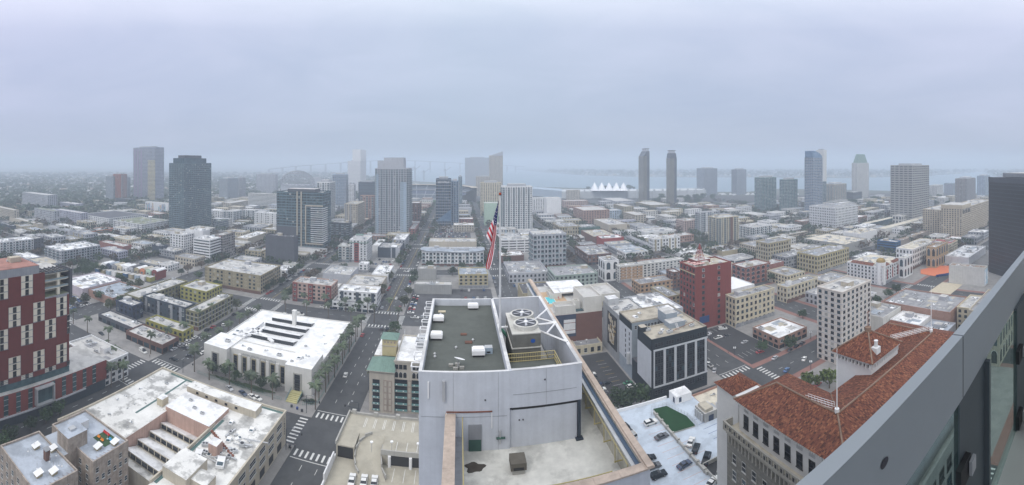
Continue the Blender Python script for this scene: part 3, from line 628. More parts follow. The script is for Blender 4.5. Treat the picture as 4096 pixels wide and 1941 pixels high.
    ring = [c + (uu * math.cos(2 * math.pi * k / n) + vv * math.sin(2 * math.pi * k / n)) * .62 + ax * .18 for k in range(n)]
    for k in range(n): m.poly([tuple(c), tuple(ring[k]), tuple(ring[(k + 1) % n])], WHITE)
    m.build('dish', d)
    for a, b in ((-.8, .3), (-.3, -.45), (.4, -.25), (-.1, .5)):
        m = MB(); m.box(a - .25, a + .25, b - .15, b + .15, 0, .3, W('concrete')); m.build('ballast_block', d)
    # bracket frames along the near left edge
    for k in range(9):
        y = 43.2 + k * 2.45; m = MB()
        for q in (0, .9): m.box(-5.1, -4.0, y + q, y + q + .09, Z - .25, Z - .15, WHITE)
        m.box(-5.1, -5.0, y + .09, y + .9, Z - .25, Z - .15, WHITE); m.box(-5.05, -4.95, y + .4, y + .5, Z - 1.0, Z - .25, WHITE); m.tube((-5, y + .45, Z - 1), (-4.1, y + .45, Z - 1.1), .04, WHITE); m.build('bracket_frame', t)
    m = MB(); m.tube((4.2, 41.9, 85.6), (4.2, 41.9, 87.2), .09, METAL); m.tube((3.8, 41.85, 86.3), (4.7, 41.85, 86.3), .12, W('dgreen')); m.build('standpipe', t)
    m = MB(); m.box(5.55, 12.3, 41.97, 41.99, 91.4, 91.44, W('gray')); m.box(-3.9, 4.9, 41.97, 41.99, 88.9, 88.94, W('gray')); m.build('wall_joint', t)
    for (x, z) in ((6.1, 88.2), (6.5, 88.2), (8.8, 92.9), (2.6, 90.9)): m = MB(); m.box(x, x + .14, 41.9, 41.99, z, z + .14, FRD); m.build('wall_fitting', t)
    # lower terrace
    T = thing('roof_terrace', 'stained white roof terrace with pink tan coping in front of the lilac grey block', 'terrace')
    tan = surf('coping_pink', (.5, .41, .34), var=.12, stain=.2, scale=1.5); wl = surf('terrace_wall', (.5, .48, .4), var=.2, stain=.3, scale=1, streak=.3)
    m = MB(); m.poly([(-.4, 31.8, 84.8), (15.1, 31.8, 84.8), (15.1, 42.2, 84.8), (-.4, 42.2, 84.8)], surf('terrace_membrane', (.66, .65, .6), var=.12, stain=.35, scale=.9, fine=2)); m.poly([(12.9, 42.2, 84.8), (15.1, 42.2, 84.8), (15.1, 80, 84.8), (12.9, 80, 84.8)], MATS['terrace_membrane']); m.build('floor', T)
    m = MB(); m.box(-1.35, -.4, 20, 42, 30, 89.2, G); m.box(-.4, 15.5, 31.0, 31.7, 30, 89.2, G); m.box(15.1, 15.8, 31.7, 90, 30, 89.2, wl); m.build('wall', T)
    m = MB(); L = 2.4
    for k in range(9): m.box(-1.4, -.35, 20 + k * L + .02, 20 + (k + 1) * L, 89.2, 89.35, tan) if 20 + (k + 1) * L < 42 else None
    m.box(-1.4, -.35, 41.6 - .0, 42, 89.2, 89.35, tan)
    for k in range(7): m.box(-.35 + k * 2.2, -.35 + (k + 1) * 2.2 - .02, 30.9, 31.75, 89.2, 89.35, tan)
    for k in range(20): m.box(15.05, 15.9, 30.9 + k * 2.9, 30.9 + (k + 1) * 2.9 - .02, 89.2, 89.35, tan); m.box(15.2, 15.75, 30.9 + k * 2.9, 30.9 + (k + 1) * 2.9 - .02, 89.35, 89.5, tan)
    m.build('coping', T)
    m = MB(); m.box(14.75, 15.08, 32, 88, 88.0, 88.9, plain('slate_paint', (.07, .11, .17), .5)); m.box(14.4, 14.75, 32, 88, 88.6, 88.75, METAL); m.build('gutter_pipe', T)
    yl = plain('rail_yellow', (.45, .38, .18), .6)
    m = MB(); m.tube((-.2, 32.3, 85.9 + 3), (12.6, 32.3, 88.9), .05, yl)
    for k in range(7): m.tube((.2 + 2.05 * k, 32.3, 84.8), (.2 + 2.05 * k, 32.3, 88.9), .04, yl)
    m.build('handrail', T)
    m = MB(); m.tube((.35, 28, 88.9), (.35, 42, 88.9), .05, yl); m.build('left_rail', T); m = MB(); m.tube((14.3, 33, 88.4), (14.3, 60, 88.4), .05, yl)
    for k in range(9): m.tube((14.3, 33 + 3 * k, 88.4), (14.3, 33 + 3 * k, 86.2), .05, yl); m.box(14.25, 15.1, 33 + 3 * k, 33.1 + 3 * k, 86.2, 86.3, yl)
    m.build('side_rail', T)
    m = MB(); m.box(-.4, .3, 31.8, 42, 84.8, 86.5, W('gray')); m.build('side_duct', T)
    v = thing('vent_box', 'brown metal vent box standing on the stained white terrace', 'vent', (5.6, 38.3, 84.8)); m = MB(); br = surf('vent_brown', (.16, .145, .12), var=.2)
    m.box(-.75, .75, 0, 1.5, .5, 1.3, br); m.box(-.6, .6, .1, 1.4, 0, .5, W('concrete')); m.build('hood', v); m = MB(); m.box(-.5, .5, -.02, 0, .55, .85, BLACK); m.build('grille', v)
    m = MB(); m.box(-.7, .7, 0, 1.3, 0, .12, W('white'), top=RF('rl')); m.box(-.55, .55, .15, 1.15, .12, .16, RF('rw')); tag(m.build('access_hatch', loc=(5.3, 35.4, 84.8)), 'square raised hatch with yellowed rim on the white terrace', 'roof hatch')
    m = MB()
    for k in range(24):
        a = k * 2 * math.pi / 24; rr_ = .75 + .12 * math.sin(k * 1.3) + .1 * math.sin(k * .8 + 1); m.v.append((1.5 + 1.25 * rr_ * math.cos(a), 39.7 + .9 * rr_ * math.sin(a), 84.806))
    m.f.append(tuple(range(24))); m.m.append(m.mi(surf('tar_stain', (.07, .06, .05), var=.4, fine=1.5))); m.build('tar_stain', T)
    # plant pit
    p = thing('cooling_tower', 'grey cooling tower with two large white bladed fans in the walled pit', 'cooling tower'); cg = surf('casing_grey', (.17, .17, .155), var=.15, streak=.15); cl = surf('casing_light', (.55, .54, .5), var=.15)
    m = MB(); m.box(6.3, 9.7, 48.3, 55.2, 90.2, 95.6, cg, top=cl); m.box(6.2, 9.8, 48.2, 55.3, 93.6, 93.75, cl); m.box(6.25, 9.75, 48.25, 55.25, 95.6, 95.75, cl); m.build('casing', p)
    m = MB()
    for x in (6.5, 8.0, 9.4): m.box(x, x + .2, 48.5, 55, 87, 90.2, FRD)
    m.build('support_frame', p)
    for cy in (50.2, 53.4):
        f = MB(); f.cyl(8.2, cy, 95.75, 96.4, 1.5, cl, n=20, r2=1.55); fo = f.build('fan_shroud', p)
        f = MB(); f.cyl(8.2, cy, 96.36, 96.42, 1.3, W('dgray'), n=20); f.cyl(8.2, cy, 96.42, 96.6, .28, WHITE, n=8)
        for k in range(6):
            a = k * math.pi / 3 + .3 * cy; c_, s_ = math.cos(a), math.sin(a)
            f.poly([(8.2 + .25 * c_ - .12 * s_, cy + .25 * s_ + .12 * c_, 96.5), (8.2 + .25 * c_ + .12 * s_, cy + .25 * s_ - .12 * c_, 96.5), (8.2 + 1.2 * c_ + .15 * s_, cy + 1.2 * s_ - .15 * c_, 96.47), (8.2 + 1.2 * c_ - .15 * s_, cy + 1.2 * s_ + .15 * c_, 96.52)], W('lgray'))
        bl = f.build('fan', fo)
    m = MB(); m.cyl(8.75, 0, 0, .03, .28, plain('badge_blue', (.02, .09, .35), .4), n=16); bd = m.build('badge', p, loc=(0, 48.27, 94.6)); bd.rotation_euler = (math.pi / 2, 0, 0)
    m = MB(); m.box(5.4, 10.9, 42.4, 46.4, 92.6, 92.9, RF('gravel')); m.box(8.8, 10.4, 42.8, 44.2, 92.9, 93.4, RF('rl')); m.box(5.4, 10.9, 42.4, 46.4, 87, 92.5, W('dgray')); tag(m.build('platform'), 'small gravel covered platform behind the pit front wall', 'platform')
    m = MB()
    for z in (93.0, 93.5, 94.05): m.tube((5.5, 46.3, z), (10.9, 46.3, z), .045, yl); m.tube((10.9, 46.3, z), (10.9, 42.6, z), .045, yl)
    for k in range(28): m.tube((5.5 + k * .2, 46.3, 92.9), (5.5 + k * .2, 46.3, 94.05), .025, yl, 4)
    for k in range(4): m.tube((10.9, 43 + k, 92.9), (10.9, 43 + k, 94.05), .04, yl)
    tag(m.build('yellow_railing'), 'pale yellow guard railing round the small gravel platform', 'railing')
    m = MB(); b = WHITE; zz = Z + .1
    m.tube((5.2, 53, zz), (12.75, 53.3, zz), .17, b, 8)
    for a_, b_ in (((8.9, 53.1), (12.7, 58.6)), ((8.9, 53.1), (12.7, 47.3)), ((10.6, 55.6), (12.7, 53.3)), ((10.8, 50.2), (12.7, 53.3))): m.tube((*a_, zz), (*b_, zz), .13, b, 6)
    tag(m.build('roof_truss'), 'white steel bracing spanning the plant pit wall to wall', 'steel truss')
    m = MB(); gp = plain('pipe_green', (.01, .14, .07), .4); m.tube((5.7, 57, 88), (5.7, 57, 92.5), .22, gp, 8); m.tube((5.7, 57, 92.5), (6.4, 54, 92.5), .22, gp, 8); tag(m.build('green_pipe'), 'bright green pipe bending beside the cooling tower', 'pipe')
    # flagpole and flag
    m = MB(); m.tube((5.18, 51.75, 94.4), (5.18, 51.75, 115.2), .16, surf('pole_white', (.62, .63, .64), var=.05), 8, r2=.07); f = thing('flagpole', 'tall white flagpole rising from the parapet of the lilac grey block', 'flagpole')
    m.build('pole', f); m = MB(); m.cyl(5.18, 51.75, 115.2, 115.5, .16, plain('beacon_red', (.4, .06, .02), .4), n=8); m.cyl(5.18, 51.75, 115.1, 115.2, .2, FRD, n=8); m.build('beacon', f)
    fl = thing('flag', 'limp red white and blue stars and stripes flag hanging from the flagpole', 'flag')
    def P(u, v, dy=0):
        x = 1900 + u / 3.39; y = 760 + v / 3.39; t_ = (x - XC) / FH; r = 51.9 + dy; return (r * math.sin(t_), r * math.cos(t_), EYE - (y - HOR) * r / FV)
    fr, fw, fb = plain('flag_red', (.5, .02, .035), .8), plain('flag_white', (.72, .66, .68), .8), plain('flag_blue', (.02, .03, .12), .8)
    def lerp(a, b, t_): return (a[0] + (b[0] - a[0]) * t_, a[1] + (b[1] - a[1]) * t_)
    m = MB()
    for k in range(7):
        A, B = [(245, 395), (196, 510), (150, 620)], [(265, 485), (245, 620), (215, 748)]
        def pl(L_, t_): t_ *= 2; i = min(1, int(t_)); return lerp(L_[i], L_[i + 1], t_ - i)
        a0, a1, b0, b1 = pl(A, k / 7), pl(A, (k + 1) / 7), pl(B, k / 7), pl(B, (k + 1) / 7); c = (fw, fr)[k % 2]
        mid0, mid1 = lerp(a0, b0, .5), lerp(a1, b1, .5)
        m.poly([P(*a0, .15), P(*mid0, -.1), P(*mid1, -.1), P(*a1, .15)], c); m.poly([P(*mid0, -.1), P(*b0, .25), P(*b1, .25), P(*mid1, -.1)], c)
    rows = [((262, 482), (292, 478)), ((240, 620), (290, 600)), ((222, 745), (272, 700)), ((180, 880), (258, 850)), ((150, 1020), (232, 980)), ((150, 1072), (200, 1078))]
    for k in range(5):
        for s in range(6):
            c = (fw, fr)[s % 2 == 0]; (l0, r0), (l1, r1) = rows[k], rows[k + 1]; dp = lambda q: .12 * math.sin(q * 1.9)
            m.poly([P(*lerp(l0, r0, s / 6), dp(s)), P(*lerp(l0, r0, (s + 1) / 6), dp(s + 1)), P(*lerp(l1, r1, (s + 1) / 6), dp(s + 1)), P(*lerp(l1, r1, s / 6), dp(s))], c)
    m.build('stripes', fl)
    m = MB(); m.poly([P(322, 138), P(272, 300, .1), P(245, 398, .15)], fb); m.poly([P(322, 138), P(245, 398, .15), P(266, 488, .1), P(300, 330, -.1)], fb); m.poly([P(322, 138), P(300, 330, -.1), P(266, 488, .1), P(293, 480)], fb); m.poly([P(322, 138), P(300, 330, -.1), P(293, 480), P(316, 260)], fb); m.build('canton', fl)
    m = MB()
    for (u, v) in ((312, 215), (296, 235), (310, 255), (278, 295), (294, 305), (272, 330), (296, 343), (266, 372), (284, 388), (262, 410), (279, 428), (284, 465), (300, 290), (257, 385), (275, 455)):
        m.poly([P(u + (7 if q % 2 == 0 else 3) * math.sin(q * math.pi / 5), v - (7 if q % 2 == 0 else 3) * math.cos(q * math.pi / 5), -.25) for q in range(10)], fw)
    m.build('star_print', fl)

def garage_left():
    g = thing('parking_structure', 'sandy two level parking deck with curved ramp beside the avenue', 'parking garage'); C = surf('deck_sand', (.4, .37, .3), var=.1, stain=.15, scale=.3, fine=2, streak=.0)
    m = MB(); m.box(-35.3, -29.9, 115, 130.4, 17.5, 21.6, W('sandy'), top=C); m.box(-21.9, 26, 115, 130.4, 17.5, 21.6, W('sandy'), top=C); m.box(-29.9, -21.9, 121.5, 130.4, 17.5, 21.6, W('sandy'), top=C); m.box(-35.3, 26, 60, 130.4, 0, 17.4, W('sandy'), top=C); m.build('deck', g)
    m = MB(); m.box(-22, 26, 114.6, 114.98, 21, 22.6, W('concrete')); m.box(-35.6, -35.2, 60, 114.6, 17.4, 18.6, W('white')); m.box(-35.6, -35.2, 104, 113, 18.6, 20.6, W('white')); m.box(-35.6, -35.2, 115, 130.8, 21.6, 22.7, W('concrete')); m.box(-35.2, 26, 130.4, 130.8, 21.6, 22.4, W('concrete')); m.build('parapet', g)
    for k in range(9): m = MB(); m.box(-34.5 + k * 7.2, -33.2 + k * 7.2, 130.2, 131.0, 21.6, 23.2, W('concrete')); m.build('pier', g)
    for k in range(5): m = MB(); m.cyl(-19.5 + k * 6, 114.4, 17.4, 21, .45, WHITE, n=10); m.build('column', g)
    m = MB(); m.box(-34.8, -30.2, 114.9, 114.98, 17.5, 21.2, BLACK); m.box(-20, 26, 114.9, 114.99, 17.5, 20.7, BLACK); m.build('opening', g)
    # curved ramp
    m = MB(); n = 12; pts = []
    for k in range(n + 1):
        a = math.pi * (.0 + .5 * k / n); cx, cy = -13, 112; pts.append((cx - 13 * math.cos(a) , cy - 2 + 13 * math.sin(a) * .6 - 6 + k * .25, 17.5 + 4.1 * k / n))
    W1 = W('concrete')
    pr = [(-27.3, 109.6), (-28.6, 111.5), (-29.4, 113.6), (-29.7, 116), (-29.2, 118.4), (-27.9, 120.4), (-26.0, 121.9)]
    for k in range(len(pr) - 1): m.obox(pr[k], pr[k + 1], .3, 17.4, 18.8 + k * .75, W1)
    pr2 = [(-19.6, 109.4), (-21.2, 112), (-22.0, 115), (-22.0, 118.4)]
    for k in range(3): m.obox(pr2[k], pr2[k + 1], .3, 17.4, 19 + k * 1.2, W1)
    rs_ = [(108.5, -27.2, -19.4), (111.5, -28.7, -21.1), (114.6, -29.5, -21.95), (118, -29.6, -21.95), (121.6, -29.8, -21.95)]
    for k in range(4):
        (ya, a, b), (yb, c_, d_) = rs_[k], rs_[k + 1]; z0, z1 = 17.45 + k * 1.04, 17.45 + (k + 1) * 1.04; m.poly([(a, ya, z0), (b, ya, z0), (d_, yb, z1), (c_, yb, z1)], C)
    m.build('ramp', g)
    m = MB(); wp = plain('paint_white', (.7, .7, .68), .7); z = 21.606
    for k in range(9): 
        x = -29.5 + k * 3.0; 
        for q in (0, .45): m.poly([(x + q, 124.6, z), (x + q + .12, 124.6, z), (x + q + .12, 129.4, z), (x + q, 129.4, z)], wp)
    for k in range(7):
        x = -18 + k * 3.0
        m.poly([(x, 115.6, z), (x + .12, 115.6, z), (x + .12, 119.8, z), (x, 119.8, z)], wp); m.poly([(x, 109, 17.41), (x + .12, 109, 17.41), (x + .12, 114, 17.41), (x, 114, 17.41)], wp)
        m.poly([(x - 14, 97, 17.41), (x - 13.88, 97, 17.41), (x - 13.88, 102, 17.41), (x - 14, 102, 17.41)], wp)
    m.build('bay_stripe_marking', g)
    for (x, y, z) in ((-24.6, 114.4, 21.6), (-19, 115.6, 21.6), (-11.5, 115.8, 21.6)):
        l = thing('deck_lamp', 'round headed lamp post on the sandy parking deck', 'lamp post', (x, y, z), group='lamps on the sandy parking deck'); m = MB(); m.cyl(0, 0, 0, 3.2, .08, METAL, n=6); m.build('pole', l); m = MB(); m.cyl(0, 0, 3.2, 3.5, .45, WHITE, n=10); m.build('lamp_head', l)

def garage_right():
    C = surf('deck_blue', (.5, .56, .63), var=.08, stain=.18, scale=.4, fine=1.5); Wl = W('concrete')
    g = thing('parking_structure', 'pale blue painted roof parking deck with green turf patch', 'parking garage')
    m = MB(); m.box(30, 81, 62, 131, 0, 17.5, Wl, top=C); m.build('deck', g)
    m = MB(); m.box(30, 72, 130.7, 131.1, 17.5, 18.7, WHITE); m.box(80.8, 81.2, 62, 111, 17.5, 18.6, WHITE); m.build('parapet', g)
    m = MB(); m.prism([(64.3, 113), (72.4, 112.2), (72.6, 118), (69.6, 126.4), (64.6, 127)], 17.5, 18.0, Wl, top=surf('turf_deck', (.01, .05, .015), var=.15)); m.build('turf_patch', g)
    rl = plain('rail_grey', (.35, .37, .38), .5); m = MB(); P_ = [(62.4, 124), (64.2, 127.6), (69.8, 127), (73, 118), (73, 112)]
    for k in range(4):
        a, b = Vector(P_[k]), Vector(P_[k + 1])
        for z in (18.2, 18.6, 19.1): m.tube((*a, z), (*b, z), .05, rl, 4)
        n = int((b - a).length / 1.3)
        for q in range(n + 1): c = a.lerp(b, q / max(n, 1)); m.tube((c.x, c.y, 17.5), (c.x, c.y, 19.1), .05, rl, 4)
    m.build('guard_rail', g)
    m = MB(); m.box(63.6, 64.2, 93, 125, 17.5, 18.5, Wl)
    for k in range(9): m.box(63.4, 64.4, 94 + k * 3.6, 94.5 + k * 3.6, 17.5, 18.9, Wl)
    m.build('ramp_wall', g)
    m = MB(); m.poly([(64.4, 96, 17.51), (69.5, 96, 17.51), (69.5, 84, 17.52), (64.4, 84, 17.52)], BLACK); m.box(64.2, 64.5, 84, 96, 17.5, 18.6, Wl); m.box(69.4, 69.7, 84, 96, 17.5, 18.6, Wl); m.box(64.5, 69.4, 96, 96.3, 17.5, 18.7, Wl); m.build('ramp_mouth', g)
    m = MB(); pk, bl = plain('line_pink', (.5, .3, .25), .8), plain('line_blue', (.03, .08, .25), .8); z = 17.506
    for k in range(11): y = 92 + k * 3.0; m.poly([(57.5, y, z), (63.2, y, z), (63.2, y + .12, z), (57.5, y + .12, z)], pk)
    for k in range(5): y = 95 + k * 3.2; m.poly([(64.8, y, z), (69, y, z), (69, y + .12, z), (64.8, y + .12, z)], pk)
    for k in range(5): y = 104 + k * 2.8; m.poly([(73.8, y, z), (80, y, z), (80, y + .15, z), (73.8, y + .15, z)], bl)
    for k in range(6): x = 74 + k; m.poly([(x, 100, z), (x + .15, 100, z), (x + .9, 102, z), (x + .75, 102, z)], bl)
    m.build('bay_stripe_marking', g)
    m = MB(); x = 73.2; m.box(x, x + 6.5, 126, 131.1, 17.5, 20.6, WHITE, top=RF('rw')); m.build('stair_house', g); m = MB(); m.box(x - .05, x, 127, 128.2, 17.5, 19.7, W('navy')); m.box(x + 1.2, x + 2.2, 125.95, 126, 18, 20, W('navy')); m.build('door', g)
    m = MB(); m.box(76, 81, 112, 118, 17.5, 21, W('cgray'), top=RF('rl'))
    for k in range(5): m.cyl(75.5, 113 + k * 1.0, 17.5, 20.6, .3, METAL, n=8)
    m.box(76.5, 79.5, 112.5, 117, 21, 22.2, RF('rt')); m.build('lift_house', g); m = MB(); m.box(77.5, 79.5, 111.93, 112, 17.5, 19.8, W('navy')); m.build('door', g)
    return g

def arc_pts(): pass
def tile_slope(m, pts):
    """a roof plane with tile courses: pts = eave a, eave b, top b, top a"""
    P = [Vector(p) for p in pts]; u = (P[1] - P[0]).normalized(); nrm = (P[1] - P[0]).cross(P[-1] - P[0]).normalized(); v = nrm.cross(u)
    m.poly(pts, MATS['clay_tile']); m.uv.append([((p - P[0]).dot(u), (p - P[0]).dot(v)) for p in P])
def tile_building():
    b = thing('bank_building', 'grey stone building with white upper storey and U shaped red tiled roof', 'building')
    WH, ST = surf('stucco_white', (.66, .66, .66), var=.06), None
    brick('stone_blocks', (.27, .26, .235), (.2, .195, .18), (.16, .155, .15), .32)
    st = MATS['stone_blocks']; Ze, Zr = 62.0, 64.9; xw, xo = 53.0, 51.3
    m = MB(); m.box(xo, 66.5, 36.5, 67.5, 0, 54.6, st, top=RF('rt')); m.box(66.5, 112, 36.5, 53, 0, 54.6, st, top=RF('rt')); m.box(96, 112, 53, 67.5, 0, 54.6, st, top=RF('rt')); m.build('wall', b)
    m = MB(); m.box(xw, 66.5, 38.8, 65.6, 54.6, Ze - .1, WH); m.box(66.5, 96, 38.8, 52.8, 54.6, Ze - .1, WH); m.box(96, 110, 38.8, 62, 54.6, Ze - .1, WH); m.build('upper_storey', b)
    # balustrade with corbel arches
    c = surf('cast_stone', (.36, .345, .31), var=.12)
    m = MB(); m.box(xo - .7, xo - .35, 35, 68, 54.4, 54.8, c); m.box(xo - .7, xo - .35, 35, 68, 56.2, 56.45, c); m.box(xo - .7, xw, 67.7, 68, 54.4, 56.4, c)
    m.build('balustrade', b)
    for k in range(22):
        y = 36 + k * 1.46; m = MB(); m.box(xo - .65, xo - .4, y, y + .95, 54.8, 56.2, c); m.box(xo - .68, xo - .66, y + .25, y + .7, 55.1, 55.9, BLACK); m.build('baluster_panel', b)
    for k in range(30):
        y = 35.6 + k * 1.05; m = MB(); m.box(xo - .66, xo, y, y + .3, 52.2, 54.4, c); m.box(xo - .6, xo, y + .3, y + 1.05, 54.0, 54.4, c)
        m.poly([(xo - .03, y + .3, 52.4), (xo - .03, y + 1.05, 52.4), (xo - .03, y + 1.05, 53.6), (xo - .03, y + .68, 53.95), (xo - .03, y + .3, 53.6)][::-1], BLACK); m.build('corbel_arch', b)
    for k in range(9):
        y = 40.2 + k * 2.9; inst('window', WINS['d'][k % 2], b, (xw - .02, y, 56.0), (1.5, 1, 3.2), -math.pi / 2); 
        m = MB()
        for q in range(4):
            for s in range(6): m.box(xw - .06, xw - .02, y - .7 + s * .25, y - .58 + s * .25, 59.9 + q * .25, 60.03 + q * .25, W('gray'))
        m.build('lattice_panel', b)
    for k in range(10):
        for f in range(12): 
            if 51 - f * 3.9 > 4: inst('window', WINS['l'][(k * f) % 3], b, (xo - .02, 38 + k * 3.0, 47.5 - f * 4.0), (1.25, 1.5, 2.3), -math.pi / 2)
    m = MB(); m.uv = []; e = .9; x0, x1, xr = 52.1, 67.9, 60.0; yn, yf, yr = 38.0, 66.4, 45.9; X0, X1, XR = 94.0, 110.0, 102.0; yc = 53.8
    # wing along the street
    tile_slope(m, [(x0, yf, Ze), (x0, yn, Ze), (xr, yr, Zr + 0), (xr, 61.9, Zr)])
    tile_slope(m, [(x1, yc, Ze), (x1, yf, Ze), (xr, 61.9, Zr), (xr, yr, Zr)])
    tile_slope(m, [(x1, yf, Ze), (x0, yf, Ze), (xr, 61.9, Zr)])
    tile_slope(m, [(x0, yn, Ze), (X1, yn, Ze), (XR, yr, Zr), (xr, yr, Zr)])
    tile_slope(m, [(X0, yc, Ze), (x1, yc, Ze), (xr, yr, Zr), (XR, yr, Zr)])
    tile_slope(m, [(X0, 63.5, Ze), (X0, yc, Ze), (XR, yr, Zr), (XR, 59.5, Zr)])
    tile_slope(m, [(X1, yn, Ze), (X1, 63.5, Ze), (XR, 59.5, Zr), (XR, yr, Zr)])
    tile_slope(m, [(X1, 63.5, Ze), (X0, 63.5, Ze), (XR, 59.5, Zr)])
    m.build('tiled_roof', b)
    m = MB(); rc = surf('ridge_mortar', (.22, .15, .11), var=.25)
    for a, d in (((xr, 61.9), (xr, yr)), ((xr, yr), (XR, yr)), ((XR, yr), (XR, 59.5))): m.tube((*a, Zr + .05), (*d, Zr + .05), .22, rc, 6)
    m.tube((xr, yr, Zr + .05), (x0, yn, Ze + .05), .2, rc, 6); m.tube((xr, 61.9, Zr), (x0, yf, Ze + .05), .2, rc, 6); m.tube((x1, yc, Ze), (xr, yr, Zr), .12, rc, 6); m.build('ridge', b)
    m = MB()
    for k in range(56): y = 38.2 + k * .5; m.box(x0 - .05, xw, y, y + .18, Ze - .45, Ze - .15, WH)
    m.box(xw - .35, xw, 38, 66, Ze - .9, Ze - .5, WH); m.build('eave_bracket', b)
    # small hipped stub at the far end
    m = MB(); m.uv = []; a, b_, c_, d = 53.5, 61.0, 68.5, 75.5; z = 61.0; mx, my = 57.2, 72
    for q in ([(a, d, z), (a, c_, z), (mx, my, z + 2.3)], [(a, c_, z), (b_, c_, z), (mx, my, z + 2.3)], [(b_, c_, z), (b_, d, z), (mx, my, z + 2.3)]): tile_slope(m, q)
    m.build('far_roof', b); m = MB(); m.box(54.2, 60.4, 67.5, 75, 30, 60.9, WH); m.build('far_pavilion', b)
    # tower
    t = thing('roof_tower', 'square white tower with arcaded corbels and hipped red tile roof', 'tower'); tx0, tx1, ty0, ty1, tz = 76.9, 88.9, 49.4, 59.2, 66.9
    m = MB(); m.box(tx0, tx1, ty0, ty1, 20, tz - .2, WH); m.build('wall', t)
    m = MB(); m.uv = []; q = .8; cx, cy, za = 83, 54.3, 71.9; A = [(tx0 - q, ty0 - q, tz), (tx1 + q, ty0 - q, tz), (tx1 + q, ty1 + q, tz), (tx0 - q, ty1 + q, tz)]
    for k in range(4): tile_slope(m, [A[k], A[(k + 1) % 4], (cx, cy, za)])
    m.build('tiled_roof', t)
    m = MB()
    for k in range(4): m.tube((A[k][0], A[k][1], tz + .05), (cx, cy, za), .2, rc, 6)
    m.build('ridge', t)
    for k in range(12):
        x = tx0 + .1 + k * 1.0; m = MB(); m.box(x, x + .22, ty0 - .55, ty0, tz - 1.7, tz - .1, WH); m.box(x, x + 1.0, ty0 - .55, ty0, tz - .5, tz - .1, WH)
        if k % 3 < 2: m.box(x + .3, x + .9, ty0 - .03, ty0, tz - 1.5, tz - .6, BLACK)
        m.build('corbel_arch', t)
    for k in range(10):
        y = ty0 + .1 + k * .98; m = MB(); m.box(tx0 - .55, tx0, y, y + .22, tz - 1.7, tz - .1, WH); m.box(tx0 - .55, tx0, y, y + .98, tz - .5, tz - .1, WH); m.box(tx0 - .03, tx0, y + .3, y + .85, tz - 1.6, tz - .65, BLACK); m.build('corbel_arch', t)
    m = MB(); m.box(79.3, 81.0, 49.5, 51.0, 67.2, 69.4, WH); m.cyl(80.1, 50.2, 69.4, 71.0, .42, WH, n=12); m.cyl(80.1, 50.2, 71.0, 71.2, .5, WH, n=12); m.build('chimney', t)
    m = MB(); m.cyl(cx, cy, za - .4, za + .8, .8, rc, n=8); m.tube((cx, cy, za), (cx, cy, za + 5.5), .09, RUST); m.tube((cx - .9, cy, za + 5), (cx + 1.2, cy, za + 5), .05, RUST); m.build('weather_vane', t)
    for (x, y, zt, lb) in ((60.2, 46.2, 79.0, 'slim white flagpole at the near corner of the tiled roof ridge'), (102, 46.3, 79.5, 'slim white flagpole at the far corner of the tiled roof ridge')):
        f = thing('flagpole', lb, 'flagpole'); m = MB(); m.tube((x, y, Zr), (x, y, zt), .13, WHITE, 6, r2=.05); m.cyl(x, y, Zr, Zr + .9, .45, WHITE, n=8); m.build('pole', f)
    for a, d, lb in (((60.6, 47.3, 65.3), (61.2, 54.5, 63.8), 'short white catwalk with handrails down the tiled slope'), ((91.0, 52.5, 66.2), (101.5, 46.8, 65.8), 'long white catwalk with handrails from tower to roof corner')):
        a, d = Vector(a), Vector(d); m = MB(); n = (d - a).cross(Vector((0, 0, 1))).normalized() * .35
        for s in (-1, 1):
            for z in (0, .5, 1): m.tube(tuple(a + n * s + Vector((0, 0, z))), tuple(d + n * s + Vector((0, 0, z))), .05, WHITE, 4)
            for k in range(9): p = a.lerp(d, k / 8) + n * s; m.tube(tuple(p), (p.x, p.y, p.z + 1), .04, WHITE, 4)
        tag(m.build('catwalk'), lb, 'catwalk')

